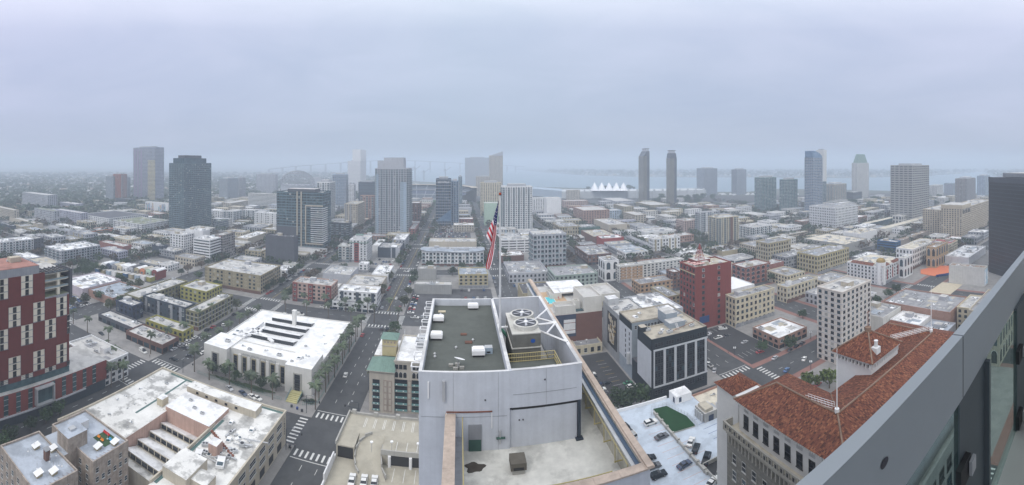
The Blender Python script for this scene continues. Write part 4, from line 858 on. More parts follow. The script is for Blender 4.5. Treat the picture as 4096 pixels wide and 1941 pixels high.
def red_hotel():
    t = thing('hotel', 'tower with staggered dark red panels, cream window strips and pink flat roof', 'hotel'); X = -140.0; x0 = -157.5
    RP = surf('panel_red', (.135, .032, .028), var=.1, fine=5); CP = surf('panel_cream', (.66, .61, .5), var=.06); GR = W('gray')
    m = MB(); m.box(x0, X, 40, 86.5, 0, 71.0, GR, top=RF('rsal')); m.box(x0, X, 86.5, 101, 0, 55, GR, top=RF('rgreen')); m.box(x0, X - 6, 86.5, 101, 55, 66, CP, top=RF('rl')); m.build('wall', t)
    m = MB(); m.box(x0 + .2, X - .2, 40.2, 86.3, 71.0, 71.2, RF('rsal')); m.build('roof', t)
    # staggered cladding on the avenue face
    bw = 5.5; j = 0; y = 39.5
    while y < 100.8:
        w = min(bw, 101 - y); top = 67.2 if y < 85 else 54.2; zz = 18.5
        cuts = []; z = 67.2 + (0 if j % 2 == 0 else 2.1); red = True
        while z > zz: hgt = 13.6 if red else 9.6; cuts.append((z, z - hgt, red)); z -= hgt; red = not red
        for (z, zb, red) in (cuts if j % 2 == 0 else [(a_ - 11.7, b_ - 11.7, r_) for a_, b_, r_ in [(67.2 + 2.1 + 9.6 + 0, 67.2 + 2.1, False)] + cuts]):
            z = min(z, top); zb = max(zz, zb)
            if z - zb < .8: continue
            if red:
                m = MB(); m.box(X, X + .22, y + .05, y + w, zb, z, RP); m.build('red_panel', t)
            else:
                m = MB(); m.box(X + .01, X + .12, y + .2, y + w - .2, zb + .2, z - .15, CP)
                for q in range(3): m.box(X + .12, X + .2, y + .2, y + w - .2, zb + .1 + q * (z - zb) / 3, zb + .4 + q * (z - zb) / 3, GR)
                m.build('cream_panel', t)
                n = 3; fh = (z - zb) / 3
                for q in range(n): inst('window', WINS['d'][1 if (q + j) % 3 else 0], t, (X + .16, y + w * .5, zb + q * fh + .35), (1.55, 1.2, fh * .8), math.pi / 2)
        y += bw; j += 1
    # glazed strip and podium
    m = MB(); m.box(X, X + .3, 40, 101, 15.6, 18.4, MATS['gT']); m.build('glass_band', t)
    m = MB(); m.box(x0, X + 2.2, 40, 120, 5.6, 15.4, surf('panel_brick', (.2, .05, .04), var=.12, fine=4), top=RF('rl')); m.box(x0, X + 1.4, 40, 120, 0, 5.6, W('dslate')); m.box(x0, X + 2.8, 40, 108, 5.0, 5.6, W('lgray')); m.build('podium', t)
    for k in range(14):
        y = 43 + k * 5.3; 
        m = MB(); m.box(X + 2.2, X + 2.32, y, y + 1.9, 5.9, 15.0, MATS['gT']); 
        for q in range(4): m.box(X + 2.32, X + 2.4, y, y + 1.9, 6 + q * 2.4, 6.15 + q * 2.4, METAL)
        m.build('strip_window', t)
    m = MB(); y = 83; 
    m.box(X + 2.2, X + 4, y, y + 8.5, 6.6, 7.1, METAL); m.box(X + 2.2, X + 4, y, y + 8.5, 14.2, 14.7, METAL); m.box(X + 2.2, X + 4, y, y + .5, 7.1, 14.2, METAL); m.box(X + 2.2, X + 4, y + 8, y + 8.5, 7.1, 14.2, METAL); m.box(X + 2.2, X + 2.6, y + .5, y + 8, 7.1, 14.2, MATS['gT']); m.build('framed_window', t)
    # roof frame and terraces at the far end
    m = MB(); dk = W('dgray')
    for k in range(8): m.box(X - 7, X, 86.6 + k * 2.1, 86.9 + k * 2.1, 66.6, 67.2, dk)
    for k in range(5): m.box(X - 7 + k * 1.7, X - 6.7 + k * 1.7, 86.5, 102.5, 66.2, 66.6, dk)
    m.box(X - 7, X + .3, 101.3, 102.6, 52, 66.4, dk); m.build('roof_frame', t)
    for k in range(3):
        m = MB(); m.box(X - 6, X - .4, 86.6, 101, 55.2 + 3.6 * k + 3.2, 55.2 + 3.6 * k + 3.5, CP); m.box(X - .5, X - .4, 86.6, 101, 55.2 + 3.6 * k + 3.5, 55.2 + 3.6 * k + 4.4, GLR); m.build('terrace_slab', t)
    for y in (88, 95.5): m = MB(); m.box(X - 1.6, X - .5, y, y + 1.3, 55, 66, CP); m.build('column', t)
    for k in range(6): m = MB(); m.box(X - 13 + 1.5 * (k % 2), X - 12 + 1.5 * (k % 2), 45 + k * 6.5, 46 + k * 6.5, 71.1, 72, METAL); m.build('roof_vent', t)
    m = MB(); m.box(x0 + 6, x0 + 9, 78, 83, 71.2, 73.5, W('beige')); m.build('chimney_block', t)

def library():
    t = thing('library', 'low cream building with stained white roof, sawtooth monitors and sunken pink walled court', 'building'); C = surf('library_wall', (.52, .47, .38), var=.08, streak=.15); R_ = surf('library_roof', (.72, .71, .68), var=.12, stain=.62, scale=.25, fine=1.5); PK = surf('pink_wall', (.5, .34, .28), var=.1, streak=.2)
    h = 13.2
    m = MB()
    m.box(-117.5, -96.4, 80, 134.5, 0, h, C, top=R_); m.box(-78, -60, 80, 134.5, 0, h, C, top=R_); m.box(-96.4, -78, 112.5, 134.5, 0, h, C, top=R_); m.box(-96.4, -78, 88.7, 112.5, 0, 7.6, C, top=R_); m.build('wall', t)
    m = MB(); p = .5
    m.box(-117.7, -117.2, 80, 134.7, h, h + .8, C); m.box(-117.2, -60.3, 134.2, 134.7, h, h + .8, C); m.box(-60.3, -59.8, 80, 134.7, h, h + .8, C); m.box(-78.3, -77.8, 84, 116, h, h + 1.1, C); m.build('parapet', t)
    m = MB(); m.box(-96.42, -96.38, 88.7, 112.5, 7.7, h, PK); m.box(-96.3, -78, 112.35, 112.49, 7.7, h + 1.3, PK); m.build('pink_court_wall', t)
    m = MB(); m.box(-97, -78, 112.6, 125, h, h + 1.6, PK, top=RF('rw')); m.build('raised_roof', t)
    m = MB(); m.box(-98, -68, 126.4, 131.2, h, h + 3.0, C, top=R_); m.build('long_penthouse', t)
    for k in range(5): inst('window', WINS['d'][0], t, (-93 + k * 4.3, 126.38, h + 1.3), (1.1, 1, .9))
    for k in range(4):
        y = 91.2 + k * 5.9; m = MB(); m.v = [(-96, y, 7.6), (-78.4, y, 7.6), (-78.4, y + 5, 7.6), (-96, y + 5, 7.6), (-96, y, 10.3), (-78.4, y, 10.3), (-78.4, y + 5, 8.0), (-96, y + 5, 8.0)]
        m.f = [(0, 1, 5, 4), (1, 2, 6, 5), (2, 3, 7, 6), (3, 0, 4, 7), (4, 5, 6, 7)]; m.mats = [C, RF('rw')]; m.m = [0, 0, 0, 0, 1]; m.build('sawtooth_monitor', t)
        for q in range(7): inst('window', WINS['d'][0], t, (-94.6 + q * 2.5, y - .01, 8.3), (2.1, 1, 1.6))
    m = MB(); m.box(-77, -68.5, 88, 98, h, 17, C, top=R_); m.box(-68.5, -63.5, 90, 95, h, 16, C, top=R_); m.build('plant_room', t)
    m = MB(); m.box(-72, -69, 103.5, 107, h, 17.2, PK, top=RF('rw')); m.build('stair_house', t)
    m = MB(); m.box(-101.6, -99, 113, 116.5, h, 16.3, W('cream'), top=RF('rw')); m.cyl(-100, 115, 16.3, 16.7, .5, WHITE, n=10); m.build('roof_hut', t)
    for x, y, s in ((-66.5, 102, 1.3), (-67, 108, 1.1), (-65, 112, 1), (-70, 112, .8), (-74, 120, .7), (-66, 120, .8), (-88, 118, .5), (-92, 121, .5), (-84, 117, .5), (-108, 126, .5), (-74, 101, 1.2)):
        inst('roof_unit', ACS[int(abs(x)) % 8], t, (x, y, h + (1.6 if -97 < x < -78 else 0)), (s, s, s), .3 * s)
    m = MB(); gt = plain('gutter_green', (.07, .14, .13), .6)
    m.box(-117.2, -116.4, 86, 134, h, h + .06, gt) if False else m.box(-104, -103.2, 104, 134, h + .01, h + .06, gt); m.box(-77.6, -76.6, 85, 120, h + .01, h + .06, gt); m.box(-112, -60.6, 133, 134, h + .01, h + .07, gt); m.build('roof_gutter', t)
    m = MB()
    for k in range(12): m.box(-77 + k * 1.05, -76.2 + k * 1.05, 112 - k * .55, 112.7 - k * .55, h + .3, h + .9, RUST)
    m.build('rusty_duct', t)
    rr = random.Random(2)
    for k in range(16): s = rr.uniform(.35, .8); inst('roof_unit', ACS[rr.randrange(8)], t, (rr.uniform(-76, -63), rr.uniform(99, 118), h), (s, s, s), rr.uniform(0, 3))
    for k in range(14): s = rr.uniform(.25, .5); inst('roof_unit', ACS[rr.choice((3, 7, 2))], t, (rr.uniform(-115, -99), rr.uniform(95, 132), h), (s, s, s), rr.uniform(0, 3))
    for k in range(5): m = MB(); a = rr.uniform(-76, -66); b = rr.uniform(100, 116); m.tube((a, b, h + .5), (a + rr.uniform(4, 8), b - rr.uniform(-3, 3), h + .6), .22, METAL); m.build('roof_duct', t)
    for f in range(3):
        for k in range(8): inst('window', WINS['l'][1], t, (-59.98, 84 + k * 6.4, 1.8 + f * 3.9), (4.2, 1.5, 2.1), math.pi / 2) if f else inst('bricked_opening', OPEN, t, (-59.98, 84 + k * 6.4, .8), (3.4, 1, 3), math.pi / 2)
    text('lettering', 'L\nI\nB\nR\nA\nR\nY', (-59.85, 132.6, 11.2), 1.1, (math.pi / 2, 0, math.pi / 2), FRD, t, .04, 'LEFT')

def apartments():
    t = thing('apartment_building', 'weathered beige apartment house in two wings with pale blue roofs and chimneys', 'building'); C = surf('stained_plaster', (.4, .34, .29), var=.25, scale=.6, streak=.35, fine=1.5); Rb = RF('rblue')
    h = 20.0
    for a in ((-109, -88.4, 72, 85.6), (-108.5, -88.6, 53.5, 67)): shell(t, *a, 0, h, C, Rb, .7)
    m = MB(); m.box(-106, -96, 67, 72, 0, h, C, top=Rb); m.build('link', t)
    m = MB(); m.box(-101.5, -96, 69, 76, h, h + 5, C, top=Rb); m.box(-99.6, -98, 71.5, 73.5, h + 5, h + 5.7, METAL); m.build('lift_tower', t)
    m = MB(); m.box(-104.5, -101.5, 75, 81, h, h + 3, W('white'), top=Rb); m.build('stair_house', t)
    m = MB(); m.box(-98.2, -96.8, 62, 63.4, h, h + 3.4, MATS['brickb']); m.box(-98.4, -96.6, 61.8, 63.6, h + 3.4, h + 3.6, W('gray')); m.build('chimney', t)
    for x, y in ((-103, 62.5), (-99.5, 66), (-93.5, 57.5), (-92, 61.3), (-92.3, 77), (-90.5, 82)):
        m = MB(); m.box(x - .7, x + .7, y - .9, y + .9, h, h + .9, W('tan')); m.poly([(x - 1, y - 1.2, h + .9), (x + 1, y - 1.2, h + .9), (x + 1, y + 1.2, h + 1.5), (x - 1, y + 1.2, h + 1.5)], WHITE); m.build('skylight', t)
    rr = random.Random(6)
    for k in range(14): x, y = rr.choice(((rr.uniform(-107, -90), rr.uniform(55, 66)), (rr.uniform(-108, -90), rr.uniform(73, 84)))); m = MB(); m.tube((x, y, h), (x, y, h + rr.uniform(1.2, 2.8)), .07, METAL, 4); m.cyl(x, y, h, h + .25, .25, WHITE, n=6); m.build('vent_stack', t)
    m = MB(); m.box(-97, -91.5, 79, 84, h + .02, h + .08, plain('roof_turf', (.035, .08, .03), .9)); m.build('roof_turf', t)
    for f in range(6):
        for k in range(6):
            z = 16.4 - f * 3.1
            inst('window', WINS['l'][(k + f) % 3], t, (-88.38, 73.5 + k * 2.2, z), (1.1, 1.2, 1.7), math.pi / 2) if k % 2 == 0 or f % 2 else None
            inst('window', WINS['l'][(k + f) % 3], t, (-88.58, 55 + k * 2.1, z), (1.1, 1.2, 1.7), math.pi / 2) if k % 2 == 0 else None
            inst('window', WINS['l'][(k + 2 * f) % 3], t, (-107 + k * 3.2, 71.98, z), (1.1, 1.2, 1.7))
            inst('window', WINS['l'][(k + 2 * f) % 3], t, (-107 + k * 3.2, 53.48, z), (1.1, 1.2, 1.7))
    m = MB(); 
    for k in range(9):
        for (X_, Y_) in ((-88.8, 73 + k * 1.4), (-89, 54.5 + k * 1.4)): m.tube((X_ - .1, Y_, h + .6), (X_ - 1.2, Y_, h + .1), .05, RUST, 4)
    m.build('parapet_brace', t)
    for (x, y, c, s) in ((-95.5, 83, 'red', 'long red bench on the small roof turf'), (-94, 80, 'orange', 'orange lounge chair by the roof turf edge'), (-95.8, 80.2, 'orange', 'second orange lounge chair tilted on roof turf'), (-92.6, 82, 'lblue', 'bright blue round seat on the roof turf')):
        m = MB(); w = 1.4 if c == 'red' else .6
        m.box(x - w, x + w, y - .25, y + .25, h + .4, h + .5, plain(c + '_plastic', {'red': (.5, .03, .03), 'orange': (.7, .25, .02), 'lblue': (.05, .35, .6)}[c], .5)); m.box(x - w, x + w, y + .2, y + .3, h + .5, h + .95, plain(c + '_plastic', (0, 0, 0)))
        for q in (-w + .1, w - .1): m.box(x + q - .05, x + q + .05, y - .2, y + .2, h + .08, h + .4, FRD)
        tag(m.build('seat_bench' if w > 1 else 'lounge_chair'), s, 'bench' if w > 1 else 'chair')

def post_office():
    t = thing('post_office', 'large white stuccoed post office with tall pilastered windows and bright white roof', 'building'); Wt = surf('post_white', (.66, .65, .62), var=.05, streak=.08); Rw = surf('post_roof', (.8, .8, .79), var=.06, stain=.22, scale=.3)
    shell(t, -112, -62, 168, 178, 0, 13.5, Wt, Rw, .6); shell(t, -117, -61, 178.02, 226, 0, 11, Wt, Rw, .6)
    m = MB(); m.box(-74, -61.5, 164.6, 180, 0, 14.3, Wt, top=Rw); m.box(-117, -104, 164.6, 180, 0, 14.3, Wt, top=Rw); m.build('end_block', t)
    for k in range(6):
        x = -101 + k * 4.9; m = MB(); m.box(x - 1.15, x + 1.15, 167.75, 167.98, 1.5, 11, W('tan')); m.build('window_surround', t)
        for q in range(3): inst('window', WINS['d'][1 if q != 1 else 0], t, (x, 167.75, 2 + q * 2.9), (1.8, 1.4, 2.6))
        m = MB(); m.box(x + 1.7, x + 3.2, 167.4, 167.99, 0, 11.6, Wt); m.build('pilaster', t)
    for x in (-68, -110.5):
        m = MB(); m.box(x - 2, x + 2, 164.3, 164.58, 0, 11, W('concrete')); m.build('entrance_surround', t)
        for q in range(3): inst('window', WINS['d'][1], t, (x, 164.28, 3.4 + q * 2.4), (2.6, 1.4, 2.2))
        m = MB(); m.box(x - 1.2, x + 1.2, 164.2, 164.3, 0, 3.1, BLACK); m.build('door', t)
    for k in range(9):
        for q in range(2): inst('window', WINS['d'][1], t, (-60.98, 182 + k * 4.9, 2.2 + q * 3.8), (1.7, 1.5, 3.2), math.pi / 2)
        m = MB(); m.box(-61, -60.6, 184 + k * 4.9, 185 + k * 4.9, 0, 10.6, Wt); m.build('pilaster', t)
    m = MB()
    for k in range(6): m.box(-70.4, -65.4, 157.6 + k * .9 - .45 * 0, 164.3, 0.15, .5 + k * .32, surf('step_yellow', (.42, .39, .2), var=.1))
    m.build('entrance_steps', t)
    m = MB(); rl = plain('rail_teal', (.12, .26, .26), .5)
    for x in (-70.6, -65.2):
        for z in (1, 1.6): m.tube((x, 157.6, z), (x, 164.2, z + 1.8), .06, rl)
        for k in range(8): m.tube((x, 157.6 + k * .9, .2), (x, 157.6 + k * .9, 1.6 + k * .26), .04, rl)
    m.build('stair_rail', t)
    for k in range(4):
        y = 188 + k * 8.5; m = MB(); m.v = [(-104, y, 11), (-80, y, 11), (-80, y + 6, 11), (-104, y + 6, 11), (-104, y, 13.2), (-80, y, 13.2), (-80, y + 6, 11.2), (-104, y + 6, 11.2)]
        m.f = [(0, 1, 5, 4), (1, 2, 6, 5), (2, 3, 7, 6), (3, 0, 4, 7), (4, 5, 6, 7)]; m.mats = [GL[0], Rw]; m.m = [0, 0, 0, 0, 1]; m.build('roof_monitor', t)
    m = MB()
    for a, b in (((-110, 184), (-102, 190)), ((-102, 190), (-102, 200)), ((-110, 196), (-96, 190)), ((-96, 190), (-90, 186)), ((-106, 184), (-106, 206))): m.obox(a, b, 1.3, 12, 13.1, WHITE)
    m.build('roof_duct', t)
    m = MB(); m.box(-90.8, -88.8, 212, 214, 11, 20.5, Wt); m.box(-91, -88.6, 211.8, 214.2, 20.5, 20.9, Wt); m.build('chimney', t)
    for x, y, s in ((-108, 172, .9), (-100, 173, .5), (-95, 171, .7), (-88, 174, .6), (-80, 172, .8), (-70, 172, 1), (-68, 175, .8), (-72, 168, .5), (-74, 190, .5), (-70, 205, .5), (-66, 196, .5), (-112, 186, 1.3), (-113, 191, 1.2)):
        inst('roof_unit', ACS[int(abs(x + y)) % 8], t, (x, y, (13.5 if -104 < x < -74 else 14.3) if y < 178 else 11), (s, s, s), 0)
    text('lettering', 'UNITED STATES POST OFFICE', (-88.5, 167.3, 12.0), 1.35, (math.pi / 2, 0, 0), W('gray'), t, .05)
    m = MB(); gp = plain('fence_teal', (.1, .22, .21), .5)
    def fence(a, b):
        a, b = Vector(a), Vector(b); n = int((b - a).length / .8)
        for z in (.4, 1.5): m.tube((a.x, a.y, z), (b.x, b.y, z), .05, gp, 4)
        for k in range(n + 1): c = a.lerp(b, k / n); m.tube((c.x, c.y, .15), (c.x, c.y, 1.6), .04, gp, 4)
    fence((-116, 157.8), (-72.5, 157.8)); tag(m.build('fence'), 'teal metal fence along the palms of the white post office', 'fence')
    m = MB(); fence((-63, 157.8), (-57.6, 160)); fence((-57.6, 160), (-57.6, 226)); tag(m.build('fence'), 'teal metal fence around the corner planting of the white post office', 'fence')

def ornate_hotel():
    t = thing('hotel', 'ornate cream hotel with teal balconies, green corner roofs and white top roof', 'hotel'); C = surf('hotel_cream', (.46, .42, .36), var=.08, streak=.15); Y = surf('hotel_yellow', (.52, .44, .25), var=.06); PG = W('patina'); ST = surf('hotel_stucco', (.34, .28, .24), var=.15)
    m = MB(); m.box(-35.8, -25.6, 162, 172, 0, 20.4, C); m.box(-25.6, 20, 163.2, 188, 0, 24.6, C, top=RF('rw')); m.box(-35.8, -25.6, 172, 188, 0, 22, C, top=RF('rw')); m.build('wall', t)
    m = MB(); m.box(-26, 20, 162.9, 163.19, 24.2, 25.2, C); m.box(-25.6, -25.2, 163.2, 188, 24.6, 25.3, C); m.box(-25.2, 20, 187.6, 188, 24.6, 25.3, C); m.build('cornice', t)
    m = MB(); A = [(-36.8, 161, 20.4), (-25.2, 161, 20.4), (-25.2, 173, 20.4), (-36.8, 173, 20.4)]; B = [(-31.5, 167.5, 24.2), (-25.3, 167.5, 24.2)]
    m.poly([A[0], A[1], B[1], B[0]], PG); m.poly([A[3], A[0], B[0]], PG); m.poly([A[2], A[3], B[0], B[1]], PG); m.box(-36.8, -25.2, 161, 173, 20.1, 20.39, C)
    for k in range(12): x = -36 + k * .95; m.tube((x, 161.05, 20.5), (min(-25.3, max(x, -31.5)) if x > -31.5 else x + (-31.5 - x) * 1.0, 167.5, 24.28), .05, PG, 4) if x > -32 else None
    m.build('green_roof', t)
    m = MB(); m.box(-32.4, -26.4, 172, 178, 20, 30.6, Y); m.box(-32.6, -26.2, 171.8, 178.2, 26.8, 27.2, C); q = [(-33.2, 171.2, 30.6), (-25.6, 171.2, 30.6), (-25.6, 178.8, 30.6), (-33.2, 178.8, 30.6)]
    for k in range(4): m.poly([q[k], q[(k + 1) % 4], (-29.4, 175, 32.6)], PG)
    m.build('corner_tower', t)
    for k in range(4): m = MB(); m.box(-31.6 + k * 1.4, -30.9 + k * 1.4, 171.95, 172.0, 28.4, 29.4, ST); m.build('tower_vent', t)
    tl = plain('rail_teal', (.12, .26, .26), .5)
    def bay(x, w, y, z0, n, fh):
        for k in range(n):
            z = z0 + k * fh
            inst('window', WINS['d'][0], t, (x, y - .02, z + .1), (w, 1, fh * .86)); m = MB(); m.box(x - w / 2, x + w / 2, y - .5, y - .02, z - .1, z + .02, C); m.box(x - w / 2, x + w / 2, y - .52, y - .46, z + .05, z + 1.0, tl)
            for q in range(2): m.box(x - w / 3 + q * w / 2, x - w / 3 + q * w / 2 + .4, y - .56, y - .52, z + .3, z + .75, WHITE)
            m.build('balcony', t)
    bay(-33.0, 2.9, 162, 1.2, 5, 3.0)
    for x, w in ((-23.2, 5.4), (-16.2, 5.2), (-9.2, 5.2), (-2.2, 5.2), (4.8, 5.2)):
        bay(x, w, 163.2, 1.2, 5, 3.05)
        for q in range(3): inst('arched_window', ARCH[0], t, (x - 1.7 + q * 1.7, 163.17, 17.0), (1.3, 1.5, 2.7)); inst('window', WINS['d'][0], t, (x - 1.7 + q * 1.7, 163.17, 21.2), (1.4, 1.5, 2.0))
    for x in (-29.2, -27.4, -19.7, -12.7, -5.7, 1.3):
        m = MB(); m.box(x - .8, x + .8, (161.95 if x < -25.6 else 163.1) - .1, (162 if x < -25.6 else 163.18), 1, 16, ST)
        for q in range(5): m.box(x - .45, x + .45, (161.8 if x < -25.6 else 162.95), (161.84 if x < -25.6 else 162.99), 1.6 + q * 2.9, 3.8 + q * 2.9, C)
        m.build('pier_panel', t)
    for k in range(5):
        for q in range(2): inst('window', WINS['d'][0], t, (-35.82, 164.5 + q * 3.8, 1.3 + k * 3), (2.2, 1, 2.4), -math.pi / 2)
    m = MB(); m.box(-18.5, -11, 176, 182, 24.9, 28.4, METAL)
    for k in range(5): m.cyl(-17.6 + k * 1.45, 179, 28.4, 28.7, .6, FRD, n=10)
    for k in range(10): m.box(-18.52, -11, 175.9, 175.98, 25.2 + k * .32, 25.3 + k * .32, W('gray'))
    m.build('chiller', t)
    m = MB(); m.tube((-23.5, 178, 24.6), (-23.5, 178, 33), .08, WHITE); m.build('mast', t)

def black_white():
    t = thing('office_building', 'black and white painted office block with tall dark window bays and pale roof', 'building'); BK = surf('paint_black', (.018, .025, .032), var=.15); WT = surf('paint_grey_white', (.5, .52, .55), var=.05, streak=.1); LB = surf('paint_blue_grey', (.27, .31, .35), var=.08); Rt = surf('roof_tan', (.42, .38, .31), var=.12, stain=.35, scale=.6)
    h = 31.0
    m = MB(); m.box(77, 105, 153, 166.5, 0, h, BK, top=Rt); m.box(77.5, 97, 174, 189, 0, h, LB, top=Rt); m.box(94, 105, 166.5, 174, 0, h, LB, top=Rt); m.box(77.6, 94, 166.5, 174, 0, 12, BK, top=RF('rd')); m.build('wall', t)
    m = MB(); m.box(76.85, 77.0, 153, 166.5, 8, 26.2, WT); m.box(77.35, 77.5, 174, 189, 8, 27, WT); m.box(76.9, 77.02, 153, 166.4, 26.2, h, BK); m.box(77.38, 77.5, 174, 189, 27, h, BK); m.build('painted_side', t)
    m = MB(); m.box(78, 105.1, 152.7, 153, 7.3, 8.0, WT); m.box(78, 105.1, 152.7, 153, 25.6, 26.4, WT)
    for k in range(6): x = 78.0 + k * 5.23; m.box(x - .55 + (.55 if k == 0 else 0), x + .55, 152.72, 153, 8.0, 25.6, WT)
    m.build('white_frame', t)
    for k in range(5):
        for f in range(5):
            for q in range(3): inst('window', WINS['d'][(k + f + q) % 3 if (k * f + q) % 4 == 0 else 0], t, (79.3 + k * 5.23 + q * 1.35, 152.98, 8.8 + f * 3.4), (1.15, 1.2, 2.3))
        for q in range(3): inst('window', WINS['d'][0], t, (79.3 + k * 5.23 + q * 1.35, 152.98, 27.6), (1.15, 1.2, 1.9)); inst('window', WINS['d'][0], t, (79.3 + k * 5.23 + q * 1.35, 152.98, 3.8), (1.2, 1.2, 2.2))
    for f in range(6):
        for y in (176.5, 181): inst('window', WINS['d'][2 if f % 3 == 0 else 0], t, (77.33, y, 9 + f * 2.9), (.9, 1, 1.6), -math.pi / 2)
    for k in range(8): inst('window', WINS['l'][1], t, (79.5 + k * 1.7, 173.98, 27.5), (1.2, 1, 1.9))
    m = MB(); 
    for a in ((77, 105, 153, 153.3), (104.7, 105, 153.3, 189), (77, 77.3, 153.3, 166.5), (77.5, 77.8, 174, 189), (77.8, 104.7, 188.7, 189), (77.3, 94, 166.2, 166.5), (77.8, 94, 174, 174.3)): m.box(*a, h, h + .8, BK if a[2] < 160 and a[0] < 78 else Rt)
    m.build('parapet', t)
    m = MB(); m.box(91, 97, 166, 174, h, h + 5.6, LB, top=RF('rl')); m.box(90, 98, 160.5, 166, h, h + 2.9, LB, top=RF('rl')); m.build('penthouse', t)
    m = MB(); 
    for k in range(7): m.box(92.6 - .0, 93.6, 158.4 + k * .35, 158.6 + k * .35, h + .4 * k + .2, h + .4 * k + .3, WHITE)
    for x in (92.6, 93.6): m.tube((x, 158.3, h + .2), (x, 160.6, h + 2.9), .05, WHITE)
    m.build('roof_stair', t)
    for x, y, s in ((84, 158, .7), (86.5, 161, .6), (88, 157, .9), (100, 158, .8), (80.5, 163.5, .9), (82, 180, .9), (86, 184, .6), (100, 164, .6), (102, 176, .8), (98, 182, .7), (101, 170, .6)): inst('roof_unit', ACS[int(x) % 8], t, (x, y, h), (s, s, s), .2)
    m = MB(); m.tube((89, 156.5, h + 1), (103, 160.5, h + 1.2), .13, RUST)
    for k in range(5): m.tube((90 + k * 3, 156.8 + k * .85, h), (90 + k * 3, 156.8 + k * .85, h + 1.1), .06, RUST, 4)
    m.build('rusty_pipe', t)
    m = MB(); m.box(77.0, 80, 163, 166.5, h, h + 2.4, BK, top=Rt); m.build('corner_box', t)
    m = MB(); m.box(105.02, 105.5, 153.5, 154.6, 13, 22, FRD); m.build('blade_sign', t)
    m = MB(); m.cyl(76.6, 176, 8, 14, .9, METAL, n=12); m.build('exhaust_duct', t)

def pool_building():
    t = thing('hotel', 'white building with brick party wall, rooftop pool and recessed roof decks', 'hotel'); WT = surf('pool_white', (.6, .58, .53), var=.05, streak=.1); BR = MATS['brickb']
    m = MB(); m.box(48.5, 77, 213.1, 262, 0, 23.8, WT, top=RF('rl')); m.build('wall', t)
    m = MB(); m.box(48.5, 77, 212.9, 213.08, 0, 22.6, surf('brick_flat', (.16, .075, .055), var=.08, fine=5)); m.build('brick_wall', t)
    m = MB(); m.box(48.5, 62, 212.6, 212.88, 8.5, 22.6, W('navy')); m.build('dark_sign_panel', t)
    m = MB(); m.box(55.2, 61.6, 212.5, 212.6, 10.5, 19.5, W('white')); 
    for z in (12.6, 17.2): m.box(55.2, 61.6, 212.44, 212.5, z, z + .3, W('redb'))
    m.build('blank_panel', t)
    for a in ((51, 62, 213.2, 221, 28.2), (66.5, 77, 213.2, 234, 32.6), (62, 65, 216, 220, 29.6), (77.2, 92, 224, 245, 29), (53, 60, 236, 246, 27.4)): shell(t, a[0], a[1], a[2], a[3], 23.8, a[4] - 1.6, WT, RF('rl'), 1.6, 'roof_volume')
    m = MB(); m.box(49.2, 62, 224, 250, 23.8, 23.95, plain('deck_timber', (.48, .33, .2), .8)); m.build('pool_deck', t)
    m = MB(); m.box(50.4, 55.4, 228, 240, 23.96, 24.1, W('white')); m.box(50.7, 55.1, 228.4, 239.6, 24.1, 24.14, plain('pool_water', (.08, .55, .6), .1)); m.build('pool', t)
    m = MB(); m.box(56, 77, 238, 262, 26.4, 27.4, WT, top=RF('rw')); m.build('canopy_roof', t)
    m = MB(); m.box(62, 66.5, 213.15, 216, 23.8, 24.4, MATS['gT']); m.build('glass_court', t)
    for x, y in ((49.6, 225.5), (57, 231), (57.5, 234)): m = MB(); m.cyl(x, y, 23.95, 26, .05, WHITE, n=5); m.cyl(x, y, 25.5, 26.4, .35, plain('cloth_red', (.4, .03, .04), .8), n=6, r2=.1); tag(m.build('parasol'), 'folded red parasol beside the rooftop pool', 'parasol', 'folded parasols by the rooftop pool')
    g = thing('office_building', 'grey party wall block with flaking gold and white mural', 'building')
    shell(g, 77.4, 93, 189.2, 212.6, 0, 28.4, surf('cement_grey', (.3, .31, .32), var=.1, streak=.3), RF('rl'), .7)
    m = MB(); m.box(77.1, 77.38, 192, 205, 6, 26, BLACK); rr = random.Random(3)
    for k in range(40):
        y, z = rr.uniform(193, 202.5), rr.uniform(8, 22.5); m.box(77.0 - .002 * k, 77.1, y, y + rr.uniform(.6, 2), z, z + rr.uniform(1.0, 3.4), plain('mural_gold%d' % (k % 4), ((.42, .36, .26), (.34, .24, .1), (.55, .5, .4), (.45, .4, .32))[k % 4], .8))
    m.build('mural', g)
    for x, y, s in ((80, 193, 1), (84, 196, 1.2), (88, 200, 1), (81, 206, 1.3), (86, 209, .9), (90, 194, .8), (80, 200, 1.1)): inst('roof_unit', ACS[int(x + y) % 8], g, (x, y, 28.4), (s, s, s), .4)
    m = MB(); m.box(78, 84, 206, 212, 28.4, 32.5, METAL, top=RF('rw')); m.build('plant_house', g)

